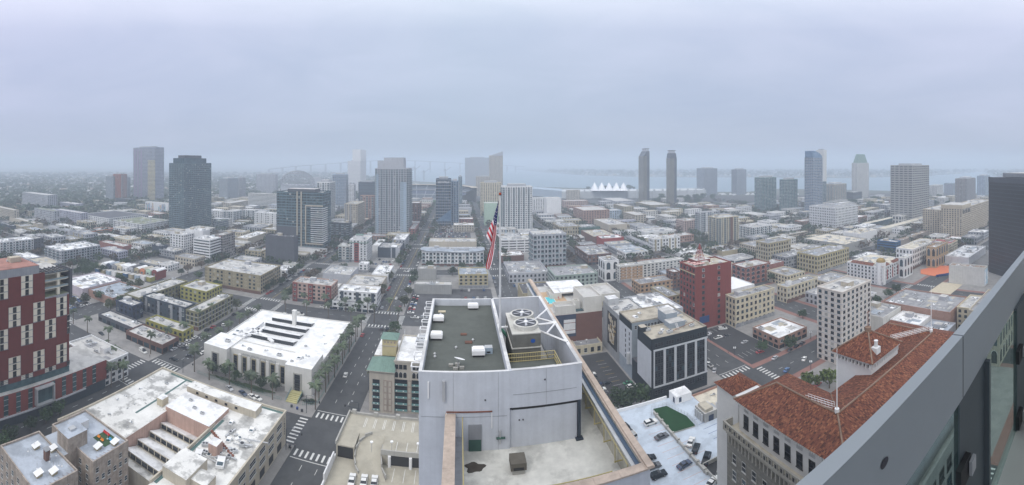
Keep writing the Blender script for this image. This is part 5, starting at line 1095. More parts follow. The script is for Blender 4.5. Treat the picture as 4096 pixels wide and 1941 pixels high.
def balcony():
    b = thing('balcony_railing', 'dark grey metal railing cap with glass panels running past the viewpoint', 'railing')
    MT = surf('rail_metal', (.34, .375, .395), rough=.42, var=.03, spec=.5, fine=40, scale=2); z = EYE
    yo, yi, zt, zb = .366, .339, z - .5, z - .678
    # tapered cap: sloping outer lip, flat face turned inward
    for a, c_ in ((.2, .93), (.935, 4.5)):
        m = MB(); pr = [(yo, zt - .03), (yo, zt), (yi, zt + .001), (yi, zb), (yo - .002, zb)]
        sl = .027 if a > .5 else 0; n = len(pr); m.v = [(a, y, q) for y, q in pr] + [(c_, y + sl * (c_ - a), q) for y, q in pr]
        for k in range(n): j = (k + 1) % n; m.f.append((k, n + k, n + j, j)); m.m.append(m.mi(MT))
        m.f.append(tuple(range(n))); m.m.append(0); m.f.append(tuple(range(2 * n - 1, n - 1, -1))); m.m.append(0); m.build('rail_cap', b)
    m = MB(); m.box(.93, .935, .3395, .3655, zb + .002, zt - .002, BLACK); m.build('joint_gasket', b)
    m = MB(); n = 14
    m.v = [(.565 + .012 * math.cos(2 * math.pi * k / n), yi - .0012, zt - .075 + .009 * math.sin(2 * math.pi * k / n)) for k in range(n)]; m.f = [tuple(range(n))]; m.m = [m.mi(plain('bolt_dark', (.02, .02, .04), .3))]; m.build('plug', b)
    PM = surf('post_metal', (.1, .12, .13), rough=.5, var=.05)
    for x in (.925, 1.56):
        m = MB(); m.box(x, x + .2, .345, .36, z - 1.25, zb, PM); m.box(x + .2, x + .215, .33, .36, z - 1.25, zb, PM); m.build('post', b)
        for q in (.86, 1.16):
            m = MB(); m.box(x - .03, x + .04, .33, .344, z - q - .06, z - q, BLACK); m.build('glass_clip', b)
            m = MB(); m.box(x + .02, x + .05, .32, .328, z - q - .05, z - q - .01, METAL); m.build('clip_screw', b)
    gl = bpy.data.materials.new('railing_glass'); gl.use_nodes = True; nt = gl.node_tree; nt.nodes.clear()
    o = nt.nodes.new('ShaderNodeOutputMaterial'); tr = nt.nodes.new('ShaderNodeBsdfTransparent'); tr.inputs[0].default_value = (.68, .76, .74, 1); gs = nt.nodes.new('ShaderNodeBsdfGlossy'); gs.inputs['Roughness'].default_value = .05; gs.inputs[0].default_value = (.8, .85, .85, 1)
    mx = nt.nodes.new('ShaderNodeMixShader'); mx.inputs[0].default_value = .07; nt.links.new(tr.outputs[0], mx.inputs[1]); nt.links.new(gs.outputs[0], mx.inputs[2]); nt.links.new(mx.outputs[0], o.inputs[0])
    for a, c_ in ((.25, .92), (1.145, 1.555), (1.78, 3)):
        m = MB(); m.box(a, c_, .347, .357, z - 1.24, zb - .01, gl); m.build('glass_pane', b)
    m = MB(); m.box(.95, 4.6, -3, .37, z - 1.5, z - 1.25, W('concrete')); tag(m.build('balcony_floor'), kind='structure')
    m = MB(); m.box(-20, 30, -20, -2.4, 0, 150, W('white')); tag(m.build('unseen_facade'), 'unseen tower facade added behind the balcony, white for light on the railing', 'building')  # out of view: added to block sky behind the rail, white to brighten it
# ------------------------------------------------------------------ world
def world():
    w = bpy.data.worlds.new('World'); scene.world = w; w.use_nodes = True; nt = w.node_tree; nt.nodes.clear(); L = nt.links.new
    out = nt.nodes.new('ShaderNodeOutputWorld'); bg = nt.nodes.new('ShaderNodeBackground'); L(bg.outputs[0], out.inputs[0])
    sky = nt.nodes.new('ShaderNodeTexSky'); sky.sky_type = 'NISHITA'; sky.sun_disc = False; sky.sun_elevation = R(48); sky.sun_rotation = R(150); sky.air_density = 1.5; sky.dust_density = 4
    tc = N(nt, 'ShaderNodeTexCoord'); sp = N(nt, 'ShaderNodeSeparateXYZ'); L(tc.outputs['Generated'], sp.inputs[0])
    # overcast dome: dull at the horizon, brighter overhead
    r = ramp(nt, [(0, (5.4, 6.25, 7.7)), (.05, (5.45, 6.3, 7.85)), (.16, (5.9, 6.8, 8.7)), (.36, (7.1, 7.9, 10.0)), (.6, (14, 14.6, 16)), (1, (18.5, 18.8, 19.5))], sp.outputs['Z'])
    mp = N(nt, 'ShaderNodeMapping'); mp.inputs['Scale'].default_value = (1.0, 1.0, 3.2); L(tc.outputs['Generated'], mp.inputs['Vector'])
    n = N(nt, 'ShaderNodeTexNoise', Scale=2.1, Detail=6.0, Roughness=.55, Distortion=.5); L(mp.outputs['Vector'], n.inputs['Vector'])
    r2 = ramp(nt, [(.25, (.92, .95, .97)), (.5, (1.04, 1.04, 1.03)), (.75, (1.16, 1.13, 1.11))], n.outputs['Fac'])
    mx = N(nt, 'ShaderNodeMix', data_type='RGBA', blend_type='MULTIPLY'); mx.inputs['Factor'].default_value = 1; L(r.outputs[0], mx.inputs['A']); L(r2.outputs[0], mx.inputs['B'])
    # a violet cast toward one side of the overcast
    r3 = ramp(nt, [(.08, (1.04, 1.0, 1.05)), (.5, (.97, 1.0, 1.0)), (.95, (1.02, 1.0, 1.03))]); mr = N(nt, 'ShaderNodeMapRange'); mr.inputs['From Min'].default_value = -1; mr.inputs['From Max'].default_value = 1; L(sp.outputs['X'], mr.inputs['Value']); L(mr.outputs[0], r3.inputs[0])
    mx2 = N(nt, 'ShaderNodeMix', data_type='RGBA', blend_type='MULTIPLY'); mx2.inputs['Factor'].default_value = 1; L(mx.outputs['Result'], mx2.inputs['A']); L(r3.outputs[0], mx2.inputs['B'])
    mx3 = N(nt, 'ShaderNodeMix', data_type='RGBA', blend_type='MIX'); mx3.inputs['Factor'].default_value = .93; L(sky.outputs[0], mx3.inputs['A']); L(mx2.outputs['Result'], mx3.inputs['B'])
    L(mx3.outputs['Result'], bg.inputs['Color']); bg.inputs['Strength'].default_value = .085
    s = bpy.data.lights.new('sun', 'SUN'); s.energy = 1.45; s.angle = R(25); s.color = (1, .97, .92); so = bpy.data.objects.new('sun', s); COL.objects.link(so); so.rotation_euler = (R(42), 0, R(-30 + 0))
    scene.view_settings.view_transform = 'Standard'; scene.view_settings.look = 'None'; scene.view_settings.exposure = 0; scene.view_settings.gamma = 1
    scene.cycles.max_bounces = 5; scene.cycles.diffuse_bounces = 3; scene.cycles.glossy_bounces = 2; scene.cycles.transparent_max_bounces = 6; scene.cycles.volume_bounces = 1
    scene.cycles.use_denoising = True
    scene.cycles.volume_step_rate = 4
    m = bpy.data.materials.new('haze_air'); m.use_nodes = True; nt = m.node_tree; nt.nodes.clear(); o = nt.nodes.new('ShaderNodeOutputMaterial'); v = nt.nodes.new('ShaderNodeVolumePrincipled'); v.inputs['Density'].default_value = HAZE; v.inputs['Color'].default_value = (.73, .82, .93, 1); v.inputs['Anisotropy'].default_value = .0
    nt.links.new(v.outputs[0], o.inputs['Volume'])
    b = MB(); b.box(-9000, 9000, -400, 11500, -4, 205, m); b.build('haze', kind='stuff')
HAZE = .00045

def camera():
    c = bpy.data.cameras.new('camera'); o = bpy.data.objects.new('camera', c); COL.objects.link(o); o.location = (0, 0, EYE); o.rotation_euler = (math.pi / 2, 0, 0)
    c.type = 'PANO'; c.panorama_type = 'CENTRAL_CYLINDRICAL'; c.central_cylindrical_radius = 1
    c.central_cylindrical_range_u_min = -XC / FH; c.central_cylindrical_range_u_max = (4096 - XC) / FH
    c.central_cylindrical_range_v_min = (HOR - 1941) / FV; c.central_cylindrical_range_v_max = HOR / FV
    c.clip_start = .02; c.clip_end = 30000; scene.camera = o

# ------------------------------------------------------------------ ground
AVE = [-48 + 85.3 * k for k in range(-9, 14)]; STR = [26.5 + 116.4 * k for k in range(0, 10)]
def ground():
    land = surf('land', (.13, .14, .12), var=.3, scale=.01, fine=.08, rough=1); asph = surf('asphalt', (.075, .077, .08), var=.14, scale=.06, fine=.7, stain=.18, rough=.9); conc = surf('pavement_concrete', (.27, .26, .25), var=.12, scale=.2, fine=1.2, stain=.15)
    red = surf('pavement_brick', (.24, .13, .11), var=.12, scale=.3, fine=2)
    m = MB(); m.poly([(-14000, -600, -.3), (14000, -600, -.3), (14000, 14000, -.3), (-14000, 14000, -.3)], land); m.build('ground', kind='structure')
    m = MB(); m.poly([(-860, -40, 0), (1180, -40, 0), (1180, 700, 0), (700, 1050, 0), (240, 1400, 0), (-860, 1100, 0)], asph); m.build('road', kind='structure')
    lots = [(-36, 25, 268, 326), (-34, 16, 528, 622), (-258, -222, 158, 184), (46.5, 76.5, 157, 204), (133, 154, 155, 204)]
    for i in range(len(AVE) - 1):
        for j in range(len(STR) - 1):
            x0, x1, y0, y1 = AVE[i] + 8.6, AVE[i + 1] - 8.6, STR[j] + 8.6, STR[j + 1] - 8.6
            if math.hypot((x0 + x1) / 2, (y0 + y1) / 2) > 1050 or x0 > 1100 or (x0 > 600 and y1 > 700): continue
            m = MB(); m.box(x0, x1, y0, y1, -.1, .15, conc, bottom=False)
            if 100 < x0 < 380 and y0 < 380:
                for q in ((x0, x1, y0, y0 + 3.6), (x0, x1, y1 - 3.6, y1), (x0, x0 + 3.6, y0 + 3.6, y1 - 3.6), (x1 - 3.6, x1, y0 + 3.6, y1 - 3.6)): m.box(*q, .15, .156, red, bottom=False)
            m.build('pavement', kind='structure')
    lt = surf('lot_asphalt', (.085, .085, .09), var=.2, scale=.08, fine=.8, stain=.25); ld = surf('lot_dark', (.052, .052, .055), var=.2, scale=.1)
    for k, a in enumerate(lots):
        m = MB(); m.box(*a, .152, .16, ld if k >= 3 else lt, bottom=False); m.build('parking_lot', kind='structure')
    paint = surf('road_paint', (.62, .62, .6), var=.1, fine=3); py = surf('road_paint_yellow', (.5, .36, .08), var=.1)
    zc = .006
    def inx(c, s): return min(abs(c - q) for q in s)
    for i, X in enumerate(AVE):
        for j, Y in enumerate(STR):
            if math.hypot(X, Y) > 760 or Y < 100 and abs(X) > 300: continue
            m = MB()
            for k in range(8):
                u = -7 + k * 2.0 - .35
                for s in (-1, 1):
                    v = s * 11.2; m.poly([(X + u, Y + v - 1.7, zc), (X + u + .75, Y + v - 1.7, zc), (X + u + .75, Y + v + 1.7, zc), (X + u, Y + v + 1.7, zc)], paint)
                    m.poly([(X + v - 1.7, Y + u, zc), (X + v + 1.7, Y + u, zc), (X + v + 1.7, Y + u + .75, zc), (X + v - 1.7, Y + u + .75, zc)], paint)
            for s in (-1, 1): m.poly([(X - 8, Y + s * 14 - .15, zc), (X + 8, Y + s * 14 - .15, zc), (X + 8, Y + s * 14 + .15, zc), (X - 8, Y + s * 14 + .15, zc)], paint)
            m.build('crosswalk', kind='structure')
    m = MB()
    for X in AVE:
        if abs(X) > 420: continue
        for u in ((-2.7, 2.7) if X < 0 else (-2.7, 2.7)):
            y = 60
            while y < 760:
                if inx(y, STR) > 17: m.poly([(X + u - .09, y, zc), (X + u + .09, y, zc), (X + u + .09, y + 2.6, zc), (X + u - .09, y + 2.6, zc)], paint)
                y += 8
        for u in (-.15, .15):
            for j in range(len(STR) - 1):
                if STR[j] > 240 and X in (AVE[8], AVE[9]) : m.poly([(X + u - .06, STR[j] + 15, zc), (X + u + .06, STR[j] + 15, zc), (X + u + .06, STR[j + 1] - 15, zc), (X + u - .06, STR[j + 1] - 15, zc)], py)
    for Y in STR[1:7]:
        x = -420
        while x < 420:
            if inx(x, AVE) > 17: m.poly([(x, Y - .09, zc), (x + 2.6, Y - .09, zc), (x + 2.6, Y + .09, zc), (x, Y + .09, zc)], paint); 
            x += 8
    # stall lines in the dark lots
    for k in range(12): y = 160 + k * 3.6; m.poly([(48, y, .17), (53.5, y, .17), (53.5, y + .13, .17), (48, y + .13, .17)], paint)
    for k in range(8): y = 172 + k * 3.4; m.poly([(67.5, y, .17), (72, y, .17), (72, y + .13, .17), (67.5, y + .13, .17)], py if k % 2 else paint)
    for k in range(11): x = 134.5 + k * 2.9; m.poly([(x, 198, .17), (x + .13, 198, .17), (x + .13, 203, .17), (x, 203, .17)], paint); m.poly([(x, 163, .17), (x + .13, 163, .17), (x + .13, 168, .17), (x, 168, .17)], paint)
    m.build('road_marking', kind='structure')
    # bay
    near = [(-1500, 3300), (-467, 2418), (31, 1896), (302, 1714), (480, 1560), (735, 1232), (878, 1013), (1090, 1173), (1293, 839), (1303, 599), (1275, 416), (1400, 300), (6000, 1400)]
    near = [(-1400, 4400), (-467, 2520), (31, 1930), (302, 1714), (560, 1500), (735, 1250), (900, 1090), (1120, 1140), (1260, 860), (1290, 600), (1275, 416), (1500, 300)]
    farp = [(4500, 1400), (2945, 1340), (2187, 1592), (1937, 2084), (1228, 2678), (985, 3219), (886, 4370), (820, 7500), (-3200, 9500)]
    m = MB(); wt = bpy.data.materials.new('bay_water'); wt.use_nodes = True; b = wt.node_tree.nodes['Principled BSDF']; b.inputs['Base Color'].default_value = (.16, .24, .28, 1); b.inputs['Roughness'].default_value = .28
    n = N(wt.node_tree, 'ShaderNodeTexNoise', Scale=.05, Detail=4.0); geo = N(wt.node_tree, 'ShaderNodeNewGeometry'); wt.node_tree.links.new(geo.outputs['Position'], n.inputs['Vector']); bp = N(wt.node_tree, 'ShaderNodeBump', Strength=.15, Distance=1.0); wt.node_tree.links.new(n.outputs['Fac'], bp.inputs['Height']); wt.node_tree.links.new(bp.outputs['Normal'], b.inputs['Normal'])
    m.poly([(x, y, .1) for x, y in near + farp], wt); m.build('water', kind='structure')
    return near + farp

def inpoly(x, y, P):
    c = False; j = len(P) - 1
    for i in range(len(P)):
        if (P[i][1] > y) != (P[j][1] > y) and x < (P[j][0] - P[i][0]) * (y - P[i][1]) / (P[j][1] - P[i][1]) + P[i][0]: c = not c
        j = i
    return c

# ------------------------------------------------------------------ trees
def crown(seed, kind, n, w, h, leaf):
    rr = random.Random(seed); m = MB(); L = LEAF[kind]; blobs = [(0, 0, .5, .42)] + [(rr.uniform(-.3, .3), rr.uniform(-.3, .3), rr.uniform(.3, .8), rr.uniform(.16, .3)) for _ in range(8)]
    for _ in range(n):
        b = rr.choice(blobs); a, e, q = rr.uniform(0, 6.283), math.asin(rr.uniform(-1, 1)), b[3] * rr.uniform(.6, 1.05)
        c = Vector(((b[0] + q * math.cos(a) * math.cos(e)) * w, (b[1] + q * math.sin(a) * math.cos(e)) * w, (b[2] + q * math.sin(e)) * h))
        d = Vector((rr.gauss(0, 1), rr.gauss(0, 1), rr.gauss(.5, 1))).normalized(); u = d.orthogonal().normalized(); v = d.cross(u); s = leaf * rr.uniform(.6, 1.3)
        ph = rr.uniform(0, 3); u, v = u * math.cos(ph) + v * math.sin(ph), v * math.cos(ph) - u * math.sin(ph)
        m.poly([tuple(c + u * s), tuple(c + v * s * .7), tuple(c - u * s * .8), tuple(c - v * s)], L)
    return m.mesh('crown')
CR = {}
def trunk_mesh(h, r):
    m = MB(); m.tube((0, 0, 0), (.1, .05, h), r, BARK, 7, r2=r * .6)
    for k in range(5): a = k * 1.3; m.tube((.1, .05, h * .75), (math.cos(a) * 1.2, math.sin(a) * 1.2, h * 1.5), r * .4, BARK, 5, r2=r * .12)
    return m.mesh('trunk')
def palm_meshes(seed):
    rr = random.Random(seed); m = MB(); L = LEAF['leaf_palm']
    for k in range(26):
        a = rr.uniform(0, 6.283); up = rr.uniform(-.35, 1.0); ln = rr.uniform(2.2, 3.1); p = Vector((0, 0, 0)); d = Vector((math.cos(a), math.sin(a), up)); side = Vector((-math.sin(a), math.cos(a), 0)); prev = None
        for s in range(5):
            w = (.12, .42, .5, .38, .05)[s]; c = p; A, B = c + side * w - Vector((0, 0, w * .5)), c - side * w - Vector((0, 0, w * .5))
            if prev: m.poly([tuple(prev[0]), tuple(A), tuple(c), tuple(prev[2])], L); m.poly([tuple(prev[2]), tuple(c), tuple(B), tuple(prev[1])], L)
            prev = (A, B, c); p = p + d.normalized() * ln / 4; d.z -= .42
    cr = m.mesh('palm_crown'); return cr
TR = {}
def tree(x, y, size, kind, label, group, name='tree', z=.15):
    key = (kind, int(x * 7 + y) % 3)
    if key not in CR: CR[key] = crown(hash(kind) % 97 + key[1] * 31 if False else sum(map(ord, kind)) + key[1] * 31, kind, 620, 6.0, 5.0, .36)
    if 'n' not in TR: TR['n'] = trunk_mesh(2.6, .22)
    t = thing(name, label, 'tree', (x, y, z), (x * 3.1) % 6.28, group); s = size / 6.0
    inst('trunk', TR['n'], t, (0, 0, 0), (s, s, s)); inst('crown', CR[key], t, (0, 0, 1.3 * s), (s, s, s)); return t
def palm(x, y, h, label, group, z=.15):
    k = int(x * 3 + y) % 3
    if ('p', k) not in CR: CR[('p', k)] = palm_meshes(40 + k)
    if 'p' not in TR: m = MB(); m.tube((0, 0, 0), (0, 0, 1), .26, BARK, 7, r2=.17); TR['p'] = m.mesh('trunk')
    t = thing('palm_tree', label, 'palm tree', (x, y, z), (x * 2.3) % 6.28, group); inst('trunk', TR['p'], t, (0, 0, 0), (1, 1, h)); inst('crown', CR[('p', k)], t, (0, 0, h), (1.35, 1.35, 1.35)); return t
def trees():
    G = 'street trees along the pavements'
    rr = random.Random(12)
    for (x, y, s) in ((at(1080 / 2.5156 + 2048, 1456 + 470 / 2.5156, 0)[0], 151, 11), (72.0, 152.5, 11)): tree(x, y, s, 'leaf_green', 'dense green tree between the rear car lot and the pale blue deck', 'pair of trees behind the pale blue deck')
    X_, Y_ = at(3072 + 430 / 2.5156, 1456 + 160 / 2.5156, 0)
    for (a, b_, c) in ((136, 119, 9.5), (143, 114, 10), (150, 108, 9)): tree(a, b_, c, 'leaf_bright', 'rounded bright green tree in the small lot beside the white tile roofed tower', 'rounded green trees of the small lot')
    tree(146, 161, 6.5, 'leaf_green', 'round green tree on the brick corner pavement', None); tree(178, 148, 6, 'leaf_green', 'green street tree by the low corner building', None); tree(196, 178, 7, 'leaf_green', 'leafy tree behind the low corner building', None)
    for px_, py_ in ((44, 1772), (126, 1726), (184, 1694), (232, 1662), (5, 1800), (-40, 1830)): tree(*at(px_, py_, 0), 6.2, 'leaf_green', 'small round street tree below the red panelled hotel', 'row of round trees by the red panelled hotel')
    # palms of the post office and around
    PG = 'palms lining the white post office avenue'
    for k in range(13): palm(-57.0 - .8 * (k % 2), 157 + k * 6.6, rr.uniform(11, 14.5), 'tall palm in the pavement beside the white post office avenue side', PG)
    for (x, y) in ((-76, 156.5), (-86, 156.2), (-97, 156), (-108, 156), (-118, 158)): palm(x, y, rr.uniform(10, 13), 'palm on the pavement in front of the white post office', 'palms before the post office front')
    for k in range(7): palm(-122.5 - .6 * (k % 2), 164 + k * 11, rr.uniform(11, 14), 'palm along the side street west of the white post office', 'palms on the side street of the post office')
    for k in range(6): palm(-146.5, 158 + k * 14, rr.uniform(9, 13), 'palm beside the corner cafe and olive apartments', 'palms beside the corner cafe')
    for (x, y) in ((-170, 149.5), (-190, 150.5), (-158, 134.5 + 1.5), (-148.3, 134.5), (-136.6, 129), (-137, 122), (-206, 152)): palm(x, y if y > 136 else y - 0, rr.uniform(10, 13), 'palm by the two storey white building and side street', 'palms around the far crossing')
    for k in range(12): palm(-120 + k * 7.5, 251.6 if k % 2 else 266.5, rr.uniform(9, 13), 'palm along the cross street before the red and tan apartments', 'palms along the cross street behind the post office')
    for k in range(6): tree(-110 + k * 6.5, 161.5 + (k % 2) * 1.5, 6, 'leaf_green', 'dark leafy tree against the pilasters of the white post office', 'trees against the post office front')
    m = MB()
    for (x, y, w, kd) in [(-65 - k * .0, 159.5, 2.2, 0) for k in range(1)]: pass
    # hedges
    for k, (x, y, sx) in enumerate(((-92, 160, 18), (-61, 161, 3.4))):
        if 'h' not in CR: CR['h'] = crown(5, 'leaf_green', 900, 6, 2.6, .25)
        tag(inst('hedge', CR['h'], None, (x, y, 0), (sx / 3, .55, .6)), ('long clipped dark hedge behind the teal fence', 'small hedge by the teal corner fence')[k], 'hedge')
    # kerbside trees down the avenues and cross streets
    cnt = 0; FT = MB(); rf_ = random.Random(77)
    def fartree(x, y, s):
        L = LEAF[rf_.choice(('leaf_green', 'leaf_green', 'leaf_olive', 'leaf_brown'))]
        for _ in range(60):
            a, e, q = rf_.uniform(0, 6.28), math.asin(rf_.uniform(-1, 1)), rf_.uniform(.3, .5); c = Vector((x + s * q * math.cos(a) * math.cos(e), y + s * q * math.sin(a) * math.cos(e), 1.5 + s * .4 + s * q * .8 * math.sin(e))); d = Vector((rf_.gauss(0, 1), rf_.gauss(-.5, 1), rf_.gauss(.6, 1))).normalized(); u = d.orthogonal().normalized(); v = d.cross(u); w = s * .11
            FT.poly([tuple(c + u * w), tuple(c + v * w), tuple(c - u * w), tuple(c - v * w)], L)
    labs = {'leaf_green': 'green street tree on the pavement edge', 'leaf_olive': 'olive green street tree on the pavement edge', 'leaf_brown': 'brownish autumn street tree on the pavement edge'}
    for X in AVE:
        for s in (-1, 1):
            y = 165
            while y < 1000:
                if math.hypot(X, y) > 400 and min(abs(y - q) for q in STR) > 13 and math.hypot(X, y) < 1080 and rf_.random() < .9: fartree(X + s * 10.4, y, rf_.uniform(7.5, 12))
                y += rf_.uniform(7, 12)
    for Y in STR[2:]:
        for s in (-1, 1):
            x = -700
            while x < 700:
                if math.hypot(x, Y) > 400 and math.hypot(x, Y) < 1000 and min(abs(x - q) for q in AVE) > 13 and rf_.random() < .8: fartree(x, Y + s * 10.4, rf_.uniform(7.5, 12))
                x += rf_.uniform(7, 13)
    FT.build('street_greenery', kind='stuff')
    for Y in STR[1:4]:
        for s in (-1, 1):
            x = -300 + rr.uniform(0, 8)
            while x < 320:
                r = math.hypot(x, Y); y_ = Y + s * 10.2
                if 170 < r < 400 and min(abs(x - q) for q in AVE) > 15 and not (-60 > x > -125 and y_ < 262) and rr.random() < .3: tree(x, y_, rr.uniform(7, 10), 'leaf_green', 'green street tree along a cross street kerb', 'street trees along the cross streets')
                x += rr.uniform(9, 17)
    for X in AVE:
        for s in (-1, 1):
            y = 165 + rr.uniform(0, 8)
            while y < 400:
                x = X + s * 10.3; r = math.hypot(x, y); th = math.atan2(x, y)
                nearpost = (-62 < x < -50 and y < 245) or (-150 < x < -118 and y < 240)
                if min(abs(y - q) for q in STR) > 16 and -1.08 < th < 1.2 and not nearpost and rr.random() < (.72 if x < -100 else .55) and cnt < 110:
                    k = rr.choice(('leaf_green', 'leaf_green', 'leaf_olive', 'leaf_brown') if r > 300 else ('leaf_green', 'leaf_olive'))
                    tree(x, y, rr.uniform(7, 10), k, labs[k], G); cnt += 1
                y += rr.uniform(8, 15)
    # clumps named in the picture
    for (x, y, n, s, k, lb) in ((-212, 215, 7, 8, 'leaf_green', 'dark tree between the silvery barrel roof and olive courtyard wing'), (-250, 232, 3, 9, 'leaf_green', 'large dark tree by the white skylight warehouse'), (-305, 232, 9, 11, 'leaf_green', 'tall dark tree massed beyond the white skylight warehouse'), (8, 352, 4, 7, 'leaf_green', 'green tree between the grey workshop and tan block'), (330, 400, 5, 7, 'leaf_green', 'tree near the white gabled condominium'), (260, 420, 14, 8, 'leaf_olive', 'tree on the leafy street below the cream apartment tower'), (-420, 395, 10, 8, 'leaf_brown', 'autumn tree round the white block with roof terrace'), (-150, 300, 8, 7, 'leaf_green', 'tree on the leafy street beside the olive tan hotel'), (-330, 420, 10, 7, 'leaf_olive', 'tree at the foot of the dark glass condominium tower')):
        for q in range(n):
            a = rr.uniform(-1, 1) * n * 2.2; b = rr.uniform(-1, 1) * n * 1.3
            tree(x + a, y + b, s * rr.uniform(.7, 1.15), k, lb, lb + ' group')

# ------------------------------------------------------------------ cars
PAINT = {'white': (.72, .73, .74), 'silver': (.42, .43, .45), 'black': (.015, .015, .018), 'dark grey': (.07, .075, .085), 'red': (.35, .03, .03), 'blue': (.04, .12, .28), 'dark blue': (.02, .04, .09), 'green': (.03, .16, .08)}
def cpaint(c):
    n = 'paint_' + c.replace(' ', '_')
    if n not in MATS:
        m, nt, b = newmat(n); b.inputs['Base Color'].default_value = (*PAINT[c], 1); b.inputs['Roughness'].default_value = .3; b.inputs['Coat Weight'].default_value = .5; MATS[n] = m
    return MATS[n]
PROF = {'sedan': ([(-2.3, .35), (-2.32, .75), (-2.1, .95), (-1.35, 1.0), (.75, .98), (2.0, .85), (2.3, .65), (2.3, .35)], [(-1.5, .98), (-.95, 1.42), (.15, 1.45), (.95, .96)], 1.8),
        'suv': ([(-2.3, .4), (-2.32, .95), (-2.25, 1.1), (1.0, 1.08), (2.15, .98), (2.35, .75), (2.35, .4)], [(-2.2, 1.08), (-1.95, 1.7), (.25, 1.74), (1.05, 1.06)], 1.92),
        'pickup': ([(-2.8, .45), (-2.82, 1.1), (-.75, 1.12), (1.35, 1.12), (2.6, 1.02), (2.75, .8), (2.75, .45)], [(-.7, 1.1), (-.55, 1.78), (.75, 1.8), (1.45, 1.1)], 1.98),
        'van': ([(-2.7, .4), (-2.72, 1.3), (1.7, 1.3), (2.45, 1.05), (2.7, .8), (2.7, .4)], [(-2.68, 1.29), (-2.6, 2.2), (1.0, 2.25), (1.85, 1.28)], 2.0)}
CARM = {}
def car_meshes(kind, col):
    key = (kind, col)
    if key in CARM: return CARM[key]
    body, cab, w = PROF[kind]; P = cpaint(col); m = MB()
    def loft(pr, w0, w1, mat, mm, top=None):
        n = len(pr); zs = [p[1] for p in pr]; z0, z1 = min(zs), max(zs); i = len(mm.v)
        for s in (-1, 1):
            for x, z in pr: ww = w0 + (w1 - w0) * ((z - z0) / (z1 - z0)); mm.v.append((x, s * ww / 2, z))
        for k in range(n):
            j = (k + 1) % n; mm.f.append((i + k, i + j, i + n + j, i + n + k)); mm.m.append(mm.mi(mat if not (top and pr[k][1] == z1 * 1 and False) else top))
        mm.f.append(tuple(i + k for k in range(n))[::-1]); mm.m.append(mm.mi(mat)); mm.f.append(tuple(i + n + k for k in range(n))); mm.m.append(mm.mi(mat))
    loft(body, w, w * .94, P, m)
    x0, x1, zt = cab[1][0], cab[2][0], cab[1][1]; m.box(x0 + .02, x1 - .02, -w * .37, w * .37, zt - .03, zt + .03, P)
    if kind == 'van': m.box(-2.6, .6, -w * .44, w * .44, 1.3, 2.23, P)
    if kind == 'pickup': m.box(-2.65, -.85, -.8, .8, 1.125, 1.13, BLACK)
    g = MB(); loft(cab, w * .92, w * .76, GL[0], g)
    wh = MB(); wh.tube((0, -.11, 0), (0, .11, 0), .34, plain('tyre', (.015, .015, .015), .9), 12); wh.tube((0, -.12, 0), (0, .12, 0), .2, METAL, 8)
    hl = MB(); hl.box(body[-2][0] - .06, body[-2][0] + .01, -.25, .25, .58, .72, plain('lamp_clear', (.7, .7, .68), .2)); tl = MB(); tl.box(body[0][0] - .02, body[0][0] + .03, -.2, .2, .7, .85, plain('lamp_red', (.3, .01, .01), .3))
    one = MB()
    for q in (m, g):
        o = len(one.v); one.v += q.v; one.f += [tuple(o + a for a in f) for f in q.f]; one.m += [one.mi(q.mats[k]) for k in q.m]
    for sx in (-1.4, 1.4):
        for sy in (-1, 1): one.tube((sx, sy * w * .42, .34), (sx, sy * w * .51, .34), .34, MATS['tyre'], 8)
    CARM[key] = (m.mesh('body'), g.mesh('cabin_glass'), wh.mesh('wheel'), hl.mesh('headlight'), tl.mesh('tail_light'), one.mesh('car'), w); return CARM[key]
NC = [0]
def car(x, y, rz, kind, col, label, group=None, z=.0):
    b, g, wh, hl, tl, one, w = car_meshes(kind, col); NC[0] += 1
    cat = {'sedan': 'car', 'suv': 'car', 'pickup': 'pickup truck', 'van': 'van'}[kind]; nm = {'sedan': 'car', 'suv': 'suv_car', 'pickup': 'pickup_truck', 'van': 'van'}[kind]
    if math.hypot(x, y) > 330:
        o = inst(nm, one, None, (x, y, z), (1, 1, 1), rz); return tag(o, label, cat, group)
    t = thing(nm, label, cat, (x, y, z), rz, group)
    inst('body', b, t, (0, 0, 0)); inst('cabin_glass', g, t, (0, 0, 0))
    for sx in (-1.42, 1.42):
        for sy in (-1, 1): inst('wheel', wh, t, (sx, sy * w * .44, .34))
    for sy in (-1, 1): inst('headlight', hl, t, (0, sy * w * .3, 0), (1, 1, 1)); inst('tail_light', tl, t, (0, sy * w * .32, .0))
    return t
